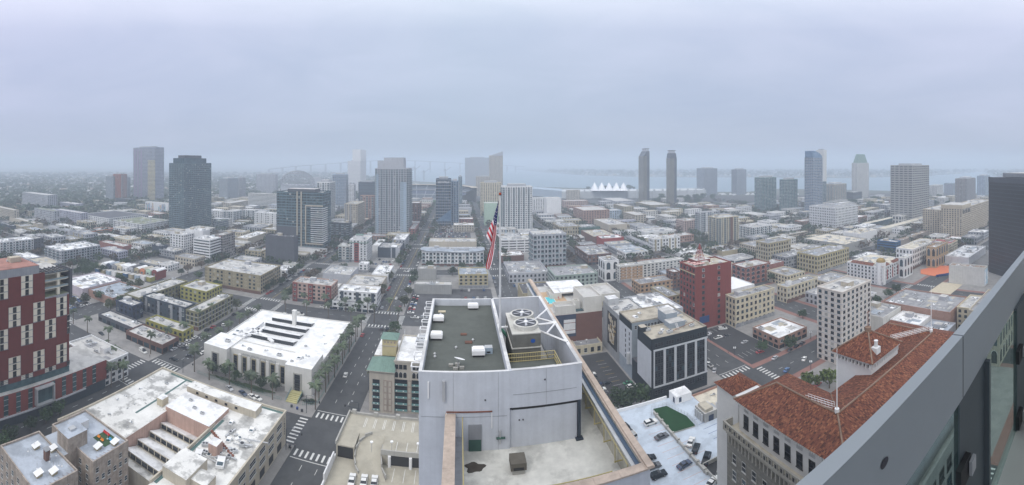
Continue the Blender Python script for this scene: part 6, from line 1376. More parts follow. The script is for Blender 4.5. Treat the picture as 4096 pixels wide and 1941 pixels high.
def cars():
    rr = random.Random(5); D = 17.52; H2 = math.pi / 2
    def deck(px, py, rz, kind, col, lb): x, y = at(2048 + px / 2.5156, 1456 + py / 2.5156, D); car(x, y, rz, kind, col, lb, z=D)
    deck(1395, 605, 0.05, 'suv', 'white', 'white suv by the corner of the green turf patch'); deck(1505, 745, .1, 'sedan', 'dark grey', 'dark grey sedan parked below the green turf patch'); deck(1735, 1030, .15, 'sedan', 'dark blue', 'dark blue sedan by the ramp wall of the pale blue deck')
    deck(1800, 800, .75, 'sedan', 'white', 'white car with red rear trim right of the turf patch'); deck(1850, 865, .75, 'sedan', 'black', 'black sedan beside the white car with red trim'); deck(1955, 970, .75, 'pickup', 'black', 'black pickup truck above the ramp mouth'); deck(2090, 1110, .8, 'sedan', 'white', 'white car beside the stone facade')
    deck(2150, 1190, .8, 'sedan', 'dark grey', 'dark car at the lower edge beside stone facade'); deck(2010, 1212, .4, 'sedan', 'white', 'white car at the foot of the ramp'); deck(1370, 965, -.1, 'sedan', 'black', 'black sedan at the pink coping, first of three dark cars'); deck(1420, 1045, -.05, 'sedan', 'dark grey', 'charcoal sedan between the two larger black cars'); deck(1475, 1135, 0, 'suv', 'black', 'large black suv closest to the pink coping corner')
    deck(1130, 640, 1.75, 'suv', 'black', 'black off road car by the pink coping'); deck(1190, 725, 1.75, 'van', 'white', 'white vehicle with roof rack half hidden by the pink coping')
    for px, py, lb in ((965, 1185, 'white sedan, first of three on the sandy deck'), (1085, 1195, 'white sedan in the middle of three on the sandy deck'), (1190, 1205, 'white sedan last of three beside the lilac wall')):
        x, y = at(1024 + px / 2.5156, 1456 + py / 2.5156, 17.41); car(x, y, H2 + .1, 'sedan', 'white', lb, z=17.41)
    def g(px, py, ox, oy, rz, kind, col, lb, z=0): x, y = at(ox + px / 2.5156, oy + py / 2.5156, z); car(x, y, rz, kind, col, lb)
    g(1205, 235, 2048, 1456, .1, 'suv', 'white', 'white suv in the dark rear lot near the trees'); g(1165, 200, 2048, 1456, .1, 'sedan', 'green', 'green car in the dark rear lot'); g(955, 205, 2048, 1456, .05, 'sedan', 'black', 'black car in the dark rear lot beside two stalls'); g(895, 265, 2048, 1456, 0, 'sedan', 'white', 'white sedan half hidden behind the pink coping'); g(915, 300, 2048, 1456, 0, 'sedan', 'dark grey', 'dark sedan beside half hidden white sedan'); g(860, 215, 2048, 1456, 0, 'suv', 'dark blue', 'dark suv behind the pink coping'); g(795, 110, 2048, 1456, 0, 'sedan', 'white', 'white car at the far edge of the dark rear lot'); g(805, 140, 2048, 1456, 0, 'suv', 'black', 'black car next to white car at the lot edge')
    g(2035, 75, 2048, 1456, -.7 + H2, 'sedan', 'silver', 'silver sedan waiting by the far crosswalk'); g(1980, 15, 2048, 1456, H2, 'pickup', 'white', 'white pickup beside the black and white block')
    g(2120, 800, 2048, 1000, -.4, 'van', 'white', 'white van in the lot under the red tower'); g(2075, 890, 2048, 1000, 0, 'pickup', 'white', 'white pickup in the lot under the red tower'); g(2160, 870, 2048, 1000, 0, 'sedan', 'dark grey', 'dark car beside white pickup under the red tower'); g(1985, 850, 2048, 1000, .9, 'sedan', 'silver', 'silver car behind black and white block corner'); g(2340, 935, 2048, 1000, .2, 'sedan', 'silver', 'silver car by the orange brick ramp wall'); g(2495, 1035, 2048, 1000, -.2, 'sedan', 'red', 'red car in the lot by the four globe lamp')
    g(70, 1095, 3072, 1000, .3, 'sedan', 'silver', 'silver hatchback driving past the brick corner'); g(225, 1015, 3072, 1000, .3, 'sedan', 'dark grey', 'dark grey car parked first along low corner building'); g(290, 975, 3072, 1000, .3, 'sedan', 'black', 'black car parked second along low corner building'); g(345, 950, 3072, 1000, .3, 'suv', 'dark grey', 'dark suv parked third along low corner building'); g(185, 70, 3072, 1456, .4, 'sedan', 'blue', 'blue car by the brick pavement'); g(420, 165, 3072, 1456, .1, 'sedan', 'white', 'white car under the rounded green trees'); g(500, 215, 3072, 1456, .1, 'sedan', 'red', 'dark red car beside the tiled roof ridge'); g(365, 1105, 3072, 1000, .5, 'sedan', 'white', 'white car beside the tall cream tower foot')
    g(900, 122, 1024, 1456, H2 + .1, 'sedan', 'white', 'white car parked by the palms of the post office'); g(1265, 800, 1024, 1000, H2, 'suv', 'dark grey', 'dark grey suv stopped before the crossing'); g(1322, 805, 1024, 1000, H2, 'suv', 'black', 'black suv stopped beside the dark grey suv'); g(1447, 625, 1024, 1000, H2, 'suv', 'white', 'white suv driving toward the crossing')
    g(1510, 222, 1024, 1000, 0, 'suv', 'white', 'white suv crossing the far intersection'); g(1595, 220, 1024, 1000, 0, 'suv', 'white', 'white crossover entering the far intersection'); g(1600, 688, 1024, 1000, 0, 'pickup', 'white', 'white pickup on the cross street by the round tree'); g(1690, 688, 1024, 1000, 0, 'suv', 'silver', 'silver suv near the bracket frames on the cross street')
    g(685, 580, 1024, 1000, 0, 'pickup', 'white', 'white pickup parked before the red and tan apartments'); g(780, 598, 1024, 1000, 0, 'suv', 'dark blue', 'dark suv parked before the arcaded shops'); g(855, 610, 1024, 1000, 0, 'sedan', 'dark grey', 'dark sedan parked before the arcaded shops'); g(1270, 585, 1024, 1000, H2, 'sedan', 'silver', 'silver car at the corner of arcaded shops'); g(445, 655, 1024, 1000, 0, 'van', 'white', 'white postal van behind the post office'); g(312, 665, 1024, 1000, .1, 'van', 'white', 'second white postal van nearer the tall chimney')
    g(1440, 1030, 0, 1000, -.25, 'van', 'white', 'white delivery van before the corner cafe'); g(1750, 1110, 0, 1000, .1, 'sedan', 'black', 'black sedan turning over the striped crossing'); g(1912, 1075, 0, 1000, .5, 'sedan', 'dark grey', 'dark grey sedan driving beside the post office'); g(1020, 850, 0, 1000, -.25, 'sedan', 'black', 'black sedan on the street below the white roofed shops'); g(1035, 655, 0, 1000, .1, 'sedan', 'white', 'white sedan by the navy block corner'); g(1080, 570, 0, 1000, .1, 'van', 'white', 'white passenger van at the car park exit')
    g(1910, 970, 0, 1000, .5, 'sedan', 'white', 'white car parked angled by the corner cafe'); g(1860, 1000, 0, 1000, .5, 'suv', 'dark grey', 'dark suv parked angled by the corner cafe'); g(2040, 895, 0, 1000, .6, 'sedan', 'silver', 'silver car parked beneath avenue palms'); g(2085, 868, 0, 1000, .6, 'sedan', 'white', 'white car parked beneath avenue palms'); g(2265, 765, 0, 1000, .8, 'suv', 'white', 'white suv parked near the white awning palms'); g(2500, 610, 0, 1000, .6, 'sedan', 'white', 'white hatchback on the avenue by the brown awning')
    g(2310, 255, 0, 1456, -.5, 'sedan', 'silver', 'silver sedan parked before the teal fence'); g(2445, 305, 0, 1456, -.45, 'sedan', 'dark blue', 'dark blue sedan parked before the teal fence'); g(2540, 340, 0, 1456, -.4, 'sedan', 'white', 'white sedan in front of the teal fence'); g(15, 355, 1024, 1456, -.35, 'sedan', 'white', 'white sedan nearest the yellow steps'); g(1830, 440, 1024, 1000, 0, 'van', 'white', 'white box truck beside the blue painted workshop wall')
    cols = ['white', 'white', 'silver', 'black', 'dark grey', 'dark grey', 'red', 'blue', 'white']; n = 0
    for X in (AVE[9], AVE[10], AVE[8], AVE[11], AVE[7], AVE[12], AVE[6]):
        for s in (-1, 1):
            y = 170
            while y < 700 and n < 165:
                x = X + s * 7.3; th = math.atan2(x, y); c = rr.choice(cols)
                if min(abs(y - q) for q in STR) > 17 and rr.random() < .55 and -1.0 < th < 1.1 and not (X == AVE[9] and y < 230): car(x, y, H2, rr.choice(('sedan', 'suv', 'sedan')), c, c + ' car parked at the kerb of an avenue', 'cars parked along the avenues'); n += 1
                y += 6.2
    for (X, s, y0_, y1_) in ((37.3, 2, 420, 900), (-48, 2, 300, 800), (37.3, -3, 300, 900)):
        y = y0_
        while y < y1_: c = rr.choice(cols); car(X + s, y, H2, 'sedan', c, c + ' car driving along an avenue', 'cars driving along the avenues'); y += rr.uniform(45, 110)
    def lot(xs, ys, rz, nm, p=.8):
        for y in ys:
            for x in xs:
                if rr.random() < p: c = rr.choice(cols); car(x, y, rz, rr.choice(('sedan', 'suv')), c, c + ' car in the ' + nm, 'cars in the ' + nm, z=.16)
    fr = lambda a, b, s: [a + s * k for k in range(int((b - a) / s) + 1)]
    lot(fr(-31, 12, 2.9), (536, 545, 556, 566, 578, 588, 600, 612), H2, 'big car park beyond the metal roofs', .72)
    lot(fr(-254, -226, 3.0), (162, 167.5, 175, 181), H2 + .2, 'car park beside the white skylight warehouse', .85)
    lot((-32,), fr(272, 312, 3.1), 0, 'asphalt lot row beside the avenue', .8); lot(fr(2, 22, 2.9), (290, 296, 303, 322), H2, 'asphalt lot below the tan block', .62)
    lot(fr(-84, -64, 2.9), (398, 408, 416), H2, 'lot before the charcoal store', .7)

# ------------------------------------------------------------------ street furniture
def furniture():
    dk = plain('post_dark', (.02, .03, .05), .5)
    for k, (x, y, a, lb) in enumerate(((-38.3, 154.6, math.pi, 'traffic signal mast reaching over the avenue by the sandy deck'), (-59.5, 153.5, 0, 'traffic signal mast beside the yellow post office steps'), (-58.5, 131.2, .4, 'traffic signal mast at the cream library corner'), (-121.8, 154.0, .1, 'signal mast at the teal fence end of the post office'), (-146, 133.3, -.5, 'signal mast at the white pilastered building corner'))):
        t = thing('traffic_signal', lb, 'traffic light', (x, y, .1), a); m = MB(); m.tube((0, 0, 0), (0, 0, 6.4), .12, dk, 6); m.tube((0, 0, 5.8), (5.6, 0, 6.6), .08, dk, 6); m.tube((0, 0, 6.4), (0, 0, 8.6), .09, dk, 6); m.tube((0, 0, 8.6), (2.6, 0, 9.0), .06, dk, 5); m.build('pole', t)
        m = MB(); m.box(5.3, 5.7, -.2, .2, 6.0, 7.0, BLACK); m.build('signal_head', t); m = MB(); m.box(2.3, 3.1, -.15, .15, 8.95, 9.1, METAL); m.build('lamp_head', t)
    k = 0
    for (x, y) in ((132.6, 168), (132.6, 190), (160, 153.6), (150, 131), (176, 153.8), (196, 154), (112, 171)):
        t = thing('street_lamp', 'dark post lamp with four white globes on the brick pavement', 'street lamp', (x, y, .15), group='four globe lamps on the brick pavements'); m = MB(); m.tube((0, 0, 0), (0, 0, 5), .12, dk, 6); m.build('post', t)
        for q in range(4): a = q * 1.57; m = MB(); m.cyl(.55 * math.cos(a), .55 * math.sin(a), 4.6, 5.1, .3, WHITE, n=8, r2=.2); m.build('globe', t)
    for X in (AVE[9], AVE[10], AVE[8]):
        for q in range(12):
            y = 175 + q * 33
            if min(abs(y - s) for s in STR) < 15: continue
            t = thing('street_lamp', 'slim dark lamp post with short arm at the kerb', 'street lamp', (X - 9.2 if q % 2 else X + 9.2, y, .15), group='slim lamp posts along the avenues'); m = MB(); s = 1 if q % 2 else -1; m.tube((0, 0, 0), (0, 0, 8), .09, dk, 5); m.tube((0, 0, 8), (s * 2, 0, 8.3), .06, dk, 5); m.build('post', t); m = MB(); m.box(s * 2 - .3, s * 2 + .3, -.12, .12, 8.2, 8.35, METAL); m.build('lamp_head', t)
    for (x, y, c, lb) in ((-66.5, 154.8, (.02, .03, .05), 'dark newspaper box by the post office steps'), (-63.8, 154.3, (.02, .05, .2), 'blue mailbox by the post office steps'), (-61.5, 153.6, (.02, .025, .03), 'black litter bin near the post office corner'), (-57.6, 134.5 - 2, (.02, .025, .03), 'black litter bin at the library corner')):
        m = MB(); P = plain('bin_%d' % int(c[2] * 100), c, .5); m.box(-.35, .35, -.3, .3, .15, 1.1, P); m.box(-.4, .4, -.35, .35, 1.1, 1.2, P); m.box(-.38, -.28, -.3, -.2, 0, .15, P); m.box(.28, .38, -.3, -.2, 0, .15, P); tag(m.build('street_box', loc=(x, y, .15)), lb, 'bin' if 'bin' in lb else 'street box')
    # people at the corners
    def person(x, y, rz, top, legs, lb):
        me = bpy.data.meshes.new('person'); V = [(0, 0, .95), (0, 0, 1.2), (0, 0, 1.42), (0, 0, 1.52), (0, .02, 1.66), (.09, 0, .9), (.11, .05, .48), (.12, 0, .06), (-.09, 0, .9), (-.11, -.06, .48), (-.12, -.1, .06), (.2, 0, 1.4), (.25, .02, 1.12), (.27, .1, .88), (-.2, 0, 1.4), (-.25, -.02, 1.12), (-.27, .04, .88), (.13, .12, .03), (-.12, .02, .03)]
        E = [(0, 1), (1, 2), (2, 3), (3, 4), (0, 5), (5, 6), (6, 7), (0, 8), (8, 9), (9, 10), (2, 11), (11, 12), (12, 13), (2, 14), (14, 15), (15, 16), (7, 17), (10, 18)]
        me.from_pydata(V, E, []); o = bpy.data.objects.new('person', me); COL.objects.link(o); sk = o.modifiers.new('skin', 'SKIN'); rad = [.14, .13, .16, .06, .11, .09, .065, .05, .09, .065, .05, .06, .045, .04, .06, .045, .04, .045, .045]
        for v, q in zip(me.skin_vertices[0].data, rad): v.radius = (q, q * .85)
        me.skin_vertices[0].data[0].use_root = True; o.modifiers.new('sub', 'SUBSURF').levels = 1
        mt, nt, b = newmat('clothes_' + top[0]); geo = N(nt, 'ShaderNodeTexCoord'); sp = N(nt, 'ShaderNodeSeparateXYZ'); nt.links.new(geo.outputs['Object'], sp.inputs[0]); r = ramp(nt, [(.0, legs[1]), (.95 / 2, top[1]), (1.5 / 2, (.4, .25, .18)), (1.7 / 2, (.03, .02, .015))]); r.color_ramp.interpolation = 'CONSTANT'; mr = N(nt, 'ShaderNodeMapRange'); mr.inputs['From Max'].default_value = 2; nt.links.new(sp.outputs['Z'], mr.inputs[0]); nt.links.new(mr.outputs[0], r.inputs[0]); nt.links.new(r.outputs[0], b.inputs['Base Color']); me.materials.append(mt)
        o.location = (x, y, .15); o.rotation_euler = (0, 0, rz); tag(o, lb, 'person')
    person(-56.8, 131.5, .4, ('dark', (.02, .02, .025)), ('a', (.02, .02, .03)), 'person in dark jacket standing at the library corner kerb'); person(-58.0, 132.6, 2, ('grey', (.15, .15, .16)), ('b', (.03, .04, .08)), 'person in grey top waiting at the library corner'); person(-55.8, 132.9, 3, ('navy', (.02, .03, .08)), ('c', (.02, .02, .02)), 'person in navy coat beside the signal mast'); person(-144.6, 155.4, 1, ('brown', (.12, .08, .05)), ('d', (.03, .03, .04)), 'person in brown coat crossing by the corner cafe'); person(131.5, 172, 1, ('olive', (.06, .06, .04)), ('e', (.02, .02, .02)), 'person walking on the brick pavement beside the lot')
    # construction site by the domed corner
    oc = plain('sheet_orange', (.62, .17, .07), .8); bf = plain('fence_blue', (.01, .05, .2), .7)
    m = MB(); m.prism([(332, 148), (352, 138), (372, 146), (366, 160), (346, 168), (334, 162)], .15, .5, oc); tag(m.build('tarpaulin'), 'bright orange sheeting over the dig beside blue fence', 'tarpaulin')
    m = MB(); P_ = [(330, 145), (350, 130), (378, 138), (386, 152), (400, 160), (430, 178)]
    for k in range(5): m.obox(P_[k], P_[k + 1], .3, .15, 2.6, bf)
    tag(m.build('site_fence'), 'blue hoarding fence curving round the orange sheeting', 'fence')
    m = MB(); m.box(265, 318, 116, 134, .15, .3, surf('plaza_sand', (.5, .44, .33), var=.08)); m.build('plaza', kind='structure')

# ------------------------------------------------------------------ far landmarks
def landmarks():
    # convention centre with tent sails
    t = thing('convention_centre', 'long white convention centre with row of peaked fabric sails', 'building'); W_ = surf('centre_white', (.5, .52, .53), var=.05)
    a = at(2048 + 760 / 2.5156, 560 + 600 / 2.5156, 0); b = at(2048 + 1560 / 2.5156, 560 + 600 / 2.5156, 0)
    A, B = Vector((*at(2048 + 500 / 2.5156, 560 + 590 / 2.5156, 0), 0)), Vector((*at(2048 + 1960 / 2.5156, 560 + 570 / 2.5156, 0), 0)); A2 = Vector((*at(2048 + 190 / 2.5156, 560 + 560 / 2.5156, 0), 0))
    d = (B - A).normalized(); n = Vector((-d.y, d.x, 0)); n = n if n.y > 0 else -n
    def seg(P, Q, z0, z1, dep, mat, nm, off=0): m = MB(); P, Q = P + n * off, Q + n * off; m.prism([(P.x, P.y), (Q.x, Q.y), (Q.x + n.x * dep, Q.y + n.y * dep), (P.x + n.x * dep, P.y + n.y * dep)], z0, z1, mat); m.build(nm, t)
    seg(A, B, 0, 24, 90, W_, 'hall'); seg(A2, A, 0, 26, 90, W('lblue'), 'rear_hall')
    for k in range(4): seg(A2, B, 5 + 5.4 * k, 7.6 + 5.4 * k, .6, MATS['gTl'], 'ribbon_window', -.7)
    L_ = (B - A).length
    for k in range(17): P = A + d * (L_ * (k + .5) / 17); seg(P, P + d * 4, 0, 30, 6, W_, 'buttress', -6)
    S0 = Vector((*at(2048 + 800 / 2.5156, 560 + 520 / 2.5156, 25), 0)); S1 = Vector((*at(2048 + 1175 / 2.5156, 560 + 520 / 2.5156, 25), 0)); ds = (S1 - S0) / 5; sail = plain('sail_white', (.85, .86, .88), .6)
    for k in range(5):
        P, Q = S0 + ds * k, S0 + ds * (k + 1); M = (P + Q) / 2; dp = n * 60; m = MB(); g = 8
        def hgt(u, v): 
            r_ = math.hypot(u - .5, (v - .5)); return 28 + 27 * max(0, 1 - r_ * 2) ** .8
        for i in range(g):
            for j in range(g):
                pts = []
                for (ii, jj) in ((i, j), (i + 1, j), (i + 1, j + 1), (i, j + 1)): u, v = ii / g, jj / g; p = P.lerp(Q, u) + dp * v; pts.append((p.x, p.y, hgt(u, v)))
                m.poly(pts, sail)
        m.build('sail_roof', t)
    # stadium
    s = thing('stadium', 'dark tiered seating bowl of a baseball stadium between the towers', 'stadium'); cx, cy = -80, 1010
    cx, cy = at(1024 + 1610 / 2.5156, 560 + 640 / 2.5156, 0)
    for tier, (r0, r1, z0, z1, mt) in enumerate(((85, 105, 4, 14, 'dslate'), (108, 125, 16, 27, 'navy'), (124, 150, 32, 43, 'dslate'))):
        m = MB(); q = 30
        for k in range(q):
            a0, a1 = R(-5 + 190 * k / q), R(-5 + 190 * (k + 1) / q); f = lambda r, a, z: (cx + r * math.cos(a), cy + 30 + r * math.sin(a), z)
            m.poly([f(r0, a0, z0), f(r0, a1, z0), f(r1, a1, z1), f(r1, a0, z1)], W(mt)); m.poly([f(r0, a0, z0 - 3), f(r0, a1, z0 - 3), f(r0, a1, z0), f(r0, a0, z0)], W('lgray'))
            if k % 2 == 0: m.poly([f(r0, a0, z0 + .3), f(r0, a0 + .012, z0 + .3), f(r1, a0 + .012, z1 + .3), f(r1, a0, z1 + .3)], W('lgray'))
            if tier == 2: m.poly([f(r1 - 14, a0, z1 + 2), f(r1 - 14, a1, z1 + 2), f(r1 + 3, a1, z1 + 3), f(r1 + 3, a0, z1 + 3)], W('beige')); m.poly([f(r1, a0, 0), f(r1, a1, 0), f(r1, a1, z1 + 3), f(r1, a0, z1 + 3)], W('beige'))
        m.build('seating_tier', s)
    m = MB(); m.cyl(cx, cy + 20, .2, .4, 82, surf('ball_field', (.06, .12, .05), var=.2), n=24); m.build('field', s)
    # dome
    x, y = at(1024 + 417 / 2.5156, 560 + 560 / 2.5156, 0); l = math.hypot(x, y); x, y = x * 1150 / l, y * 1150 / l; t = thing('dome_building', 'large latticed steel dome over a pale library block', 'dome'); m = MB(); Rr = 50; zc = 47; st = W('gray')
    m.cyl(x, y, 0, zc, 46, W('lgray'), n=16); m.build('drum', t); m = MB(); n_ = 18
    for i in range(n_):
        for j in range(5):
            a0 = 2 * math.pi * i / n_; e0, e1 = j * .3, (j + 1) * .3; f = lambda a, e: (x + Rr * math.cos(a) * math.cos(e), y + Rr * math.sin(a) * math.cos(e), zc + Rr * .95 * math.sin(e))
            m.tube(f(a0, e0), f(a0 + .35, e1), .8, st, 3); m.tube(f(a0, e0), f(a0 - .35, e1), .8, st, 3); m.tube(f(a0, e0), f(a0 + 2 * math.pi / n_, e0), .7, st, 3)
    m.build('lattice_dome', t)
    # bridge
    t = thing('bridge', 'long high curving bridge on tall piers across the hazy bay', 'bridge'); m = MB(); px = [(1024 + 130 / 2.5156, 560 + 292 / 2.5156), (1024 + 400 / 2.5156, 560 + 262 / 2.5156), (1024 + 700 / 2.5156, 560 + 240 / 2.5156), (1024 + 1000 / 2.5156, 560 + 214 / 2.5156), (1024 + 1300 / 2.5156, 560 + 203 / 2.5156), (1024 + 1600 / 2.5156, 560 + 207 / 2.5156), (1024 + 1900 / 2.5156, 560 + 222 / 2.5156), (1024 + 2200 / 2.5156, 560 + 240 / 2.5156), (2048 - 20, 560 + 255 / 2.5156), (2048 + 120 / 2.5156, 560 + 268 / 2.5156)]
    rs = [2600, 2650, 2700, 2750, 2800, 2900, 3000, 3100, 3200, 3300]; P3 = []
    for (X, Y), r in zip(px, [q * 1.4 for q in rs]): th = (X - XC) / FH; P3.append((r * math.sin(th), r * math.cos(th), EYE - (Y - HOR) * r / FV))
    for k in range(len(P3) - 1):
        a, b = Vector(P3[k]), Vector(P3[k + 1])
        for q in range(3):
            c, d_ = a.lerp(b, q / 3), a.lerp(b, (q + 1) / 3); dd = (d_ - c); nn = Vector((-dd.y, dd.x, 0)).normalized() * 9
            m.poly([tuple(c - nn), tuple(d_ - nn), tuple(d_ + nn), tuple(c + nn)], W('gray')); m.poly([tuple(c - nn - Vector((0, 0, 7))), tuple(d_ - nn - Vector((0, 0, 7))), tuple(d_ - nn), tuple(c - nn)], W('gray'))
    m.build('deck', t)
    for k in range(1, len(P3)):
        for q in (0, .5):
            a = Vector(P3[k - 1]).lerp(Vector(P3[k]), q); pm = MB(); pm.box(a.x - 6, a.x + 6, a.y - 9, a.y + 9, 0, a.z - 7, W('gray')); pm.box(a.x - 9, a.x + 9, a.y - 10, a.y + 10, a.z - 12, a.z - 7, W('gray')); pm.build('pier', t)
    # harbour cranes
    for k, (X, zt) in enumerate(((1600, 90), (1690, 70), (1905, 80), (1545, 85), (520, 40))):
        th = (1024 + X / 2.5156 - XC) / FH; r = 2300; x, y = r * math.sin(th), r * math.cos(th); m = MB(); m.tube((x, y, 0), (x, y, zt), 3, W('steel'), 4); m.tube((x, y, zt * .8), (x + 30, y, zt * 1.15), 1.5, W('steel'), 4); m.tube((x, y, zt), (x - 12, y, zt * .8), 1.2, W('steel'), 4)
        tag(m.build('harbour_crane'), 'grey harbour crane standing at the hazy shipyard', 'crane', 'cranes at the hazy shipyard')
    # round pavilion, ship shapes and marina
    rr = random.Random(8)
    for k in range(26):
        th = rr.uniform(.62, .82); r = rr.uniform(1280, 1330) / math.cos(th - .7); x, y = r * math.sin(th), r * math.cos(th); m = MB(); L_ = rr.uniform(8, 18); m.v = []; m.prism([(x - L_ / 2, y - 2), (x + L_ / 2 - 3, y - 2), (x + L_ / 2, y), (x + L_ / 2 - 3, y + 2), (x - L_ / 2, y + 2)], .1, 2.6, WHITE); m.box(x - L_ / 4, x + L_ / 5, y - 1.4, y + 1.4, 2.6, 5, WHITE); tag(m.build('boat'), 'white motor yacht moored in the marina behind the round hotel', 'boat', 'yachts in the marina')

# ------------------------------------------------------------------ stuff in the distance
def distance(bay):
    rr = random.Random(21); hs = MB(); ts = MB(); wl = [W('offw'), W('tan'), W('beige'), W('lgray'), W('cgray')]; rf = [RF('rg'), RF('rbr'), RF('rl'), RF('rg')]
    def house(m, x, y, s, z=-.3):
        w, d, h = rr.uniform(7, 14) * s, rr.uniform(7, 12) * s, rr.uniform(3.5, 7) * s; a, b = rr.choice(wl), rr.choice(rf)
        m.box(x - w / 2, x + w / 2, y - d / 2, y + d / 2, z, z + h, a, top=b, bottom=False)
        if rr.random() < .6:
            z += h; m.poly([(x - w / 2 - .4, y - d / 2 - .4, z), (x + w / 2 + .4, y - d / 2 - .4, z), (x + w / 2 + .4, y, z + 2 * s), (x - w / 2 - .4, y, z + 2 * s)], b); m.poly([(x + w / 2 + .4, y + d / 2 + .4, z), (x - w / 2 - .4, y + d / 2 + .4, z), (x - w / 2 - .4, y, z + 2 * s), (x + w / 2 + .4, y, z + 2 * s)], b)
    def clump(m, x, y, s, n=14, z=0):
        L = LEAF[rr.choice(('leaf_green', 'leaf_green', 'leaf_olive'))]
        for _ in range(n):
            a, e = rr.uniform(0, 6.28), rr.uniform(-.3, 1.5); c = Vector((x + s * .5 * math.cos(a) * math.cos(e), y + s * .5 * math.sin(a) * math.cos(e), z + s * .45 + s * .45 * math.sin(e))); d = Vector((rr.gauss(0, 1), rr.gauss(-.5, 1), rr.gauss(.6, 1))).normalized(); u = d.orthogonal().normalized(); v = d.cross(u); q = s * .22
            m.poly([tuple(c + u * q), tuple(c + v * q), tuple(c - u * q), tuple(c - v * q)], L)
    # houses one can tell apart, nearest first
    protos = []
    for k in range(8): m = MB(); house(m, 0, 0, 1.25); protos.append(m.mesh('house'))
    pts = []
    while len(pts) < 1900:
        th = rr.uniform(-1.15, -.1); r = 820 * math.exp(rr.random() * 1.55); x, y = r * math.sin(th), r * math.cos(th)
        if inpoly(x, y, bay) or (x > -860 and y < 1100 and r < 1050 and x > -640) : continue
        pts.append((r, x, y))
    pts.sort()
    lb = 'small pale house among trees in the hazy hillside suburb'
    for k, (r, x, y) in enumerate(pts):
        if k < 220: o = inst('house', protos[k % 8], None, (x, y, 0), (1, 1, 1), rr.choice((0, .3, 1.57))); tag(o, lb, 'house', 'houses of the hazy suburb')
        else: house(hs, x, y, 1.2 + r / 2500)
    for _ in range(5200):
        th = rr.uniform(-1.16, -.12); r = 760 * math.exp(rr.random() * 1.6); x, y = r * math.sin(th), r * math.cos(th)
        if inpoly(x, y, bay) or (x > -600 and y < 1000): continue
        clump(ts, x, y, rr.uniform(10, 17) * (1 + r / 5000))
    for _ in range(1500):
        th = rr.uniform(.1, 1.37); r = rr.uniform(2650, 4600); x, y = r * math.sin(th), r * math.cos(th)
        if inpoly(x, y, bay) or inpoly(x * .985, y * .985, bay) and rr.random() < .5: continue
        clump(ts, x, y, rr.uniform(24, 46), 9)
        if rr.random() < .55: house(hs, x + 30, y - 20, 2.6)
    hs.build('distant_houses', kind='stuff'); ts.build('distant_trees', kind='stuff')
    # park trees by the bay, one by one
    for (t0, t1, r0, r1, n, lab, g) in ((.30, .43, 1500, 1600, 14, 'dark tree on the waterfront behind the white sails', 'trees behind the sails'), (.47, .62, 1000, 1150, 30, 'park tree near the dark curved waterfront hotel', 'trees of the bayfront park'), (.93, 1.2, 860, 1130, 24, 'dark tree between the grey ribbon tower and the bay', 'trees before the bay towers')):
        for _ in range(n): th = rr.uniform(t0, t1); r = rr.uniform(r0, r1); tree(r * math.sin(th), r * math.cos(th), rr.uniform(12, 20), 'leaf_green', lab, g, z=0)

# ------------------------------------------------------------------ filler blocks
def fillers(rows, solid):
    rr = random.Random(33); used = set(); n = 0
    lots = [(-36, 25, 262, 327), (-40, 20, 520, 630), (-262, -216, 155, 186), (30, 80, 140, 213), (131, 156, 150, 205), (-120, -50, 250, 262), (-88, -58, 390, 425), (262, 345, 100, 170), (325, 440, 125, 185)]
    boxes = [(r[2], r[3], r[4], r[5]) for r in rows] + solid + lots
    cols = [('white', 'white'), ('offw', 'off white'), ('beige', 'beige'), ('lgray', 'light grey'), ('cream', 'cream'), ('tan', 'tan'), ('brickp', 'pinkish brick'), ('gray', 'grey'), ('white', 'clean white'), ('offw', 'dull white'), ('lgray', 'pale grey')]
    rf = [('rw', 'bright white'), ('rl', 'pale'), ('rg', 'grey'), ('rt', 'tan'), ('rl', 'weathered pale'), ('rg', 'dull grey'), ('rm', 'bluish grey')]
    for i in range(len(AVE) - 1):
        for j in range(1, len(STR) - 1):
            X0, X1, Y0, Y1 = AVE[i] + 12.3, AVE[i + 1] - 12.3, STR[j] + 12.3, STR[j + 1] - 12.3
            for a in range(2):
                for b in range(4):
                    x0 = X0 + a * 30.4; x1 = x0 + rr.uniform(22, 30); y0 = Y0 + b * 22.9; y1 = y0 + rr.uniform(15, 22.4)
                    cx, cy = (x0 + x1) / 2, y0; r = math.hypot(cx, cy); th = math.atan2(cx, cy)
                    if r < 235 or r > 1120 or th < -1.09 or th > 1.3 or rr.random() < .1 or (cx > 520 and cy > 700) or (cy > 880 and cx > 60) or (cx < -700): continue
                    clash = [q for q in boxes if x0 < q[1] + 1 and x1 > q[0] - 1 and y0 < q[3] + 1 and y1 > q[2] - 1]
                    if clash: continue
                    h = rr.uniform(4.5, 9) if r < 480 else rr.uniform(5, 13) if r < 800 else rr.uniform(6, 17)
                    c, cn = rr.choice(cols); q, qn = rr.choice(rf)
                    near = min(rows, key=lambda R_: abs((R_[2] + R_[3]) / 2 - cx) + abs(R_[4] - cy)); dx, dy = cx - (near[2] + near[3]) / 2, cy - near[4]
                    rel = ('beyond the' if dy > 0 else 'in front of the') if abs(dy) > abs(dx) else ('right of the' if dx > 0 else 'left of the')
                    nl = ' '.join(near[1].split()[:5]); fl = max(1, int(h / 3.6))
                    for w_ in ('', 'narrow ', 'wide ', 'plain ', 'squat ', 'small ', 'deep ', 'long '):
                        lab = ' '.join(('%s%s block with %s roof %s %s' % (w_, cn, qn, rel, nl)).split()[:16])
                        if lab not in used: break
                    used.add(lab); n += 1
                    building('commercial_building' if h < 9 else 'apartment_building', lab, x0, x1, y0, y1, h, c, q, 'p' if h > 6 else 'b', fl=fl, cat='building', kit=.6)
    return n

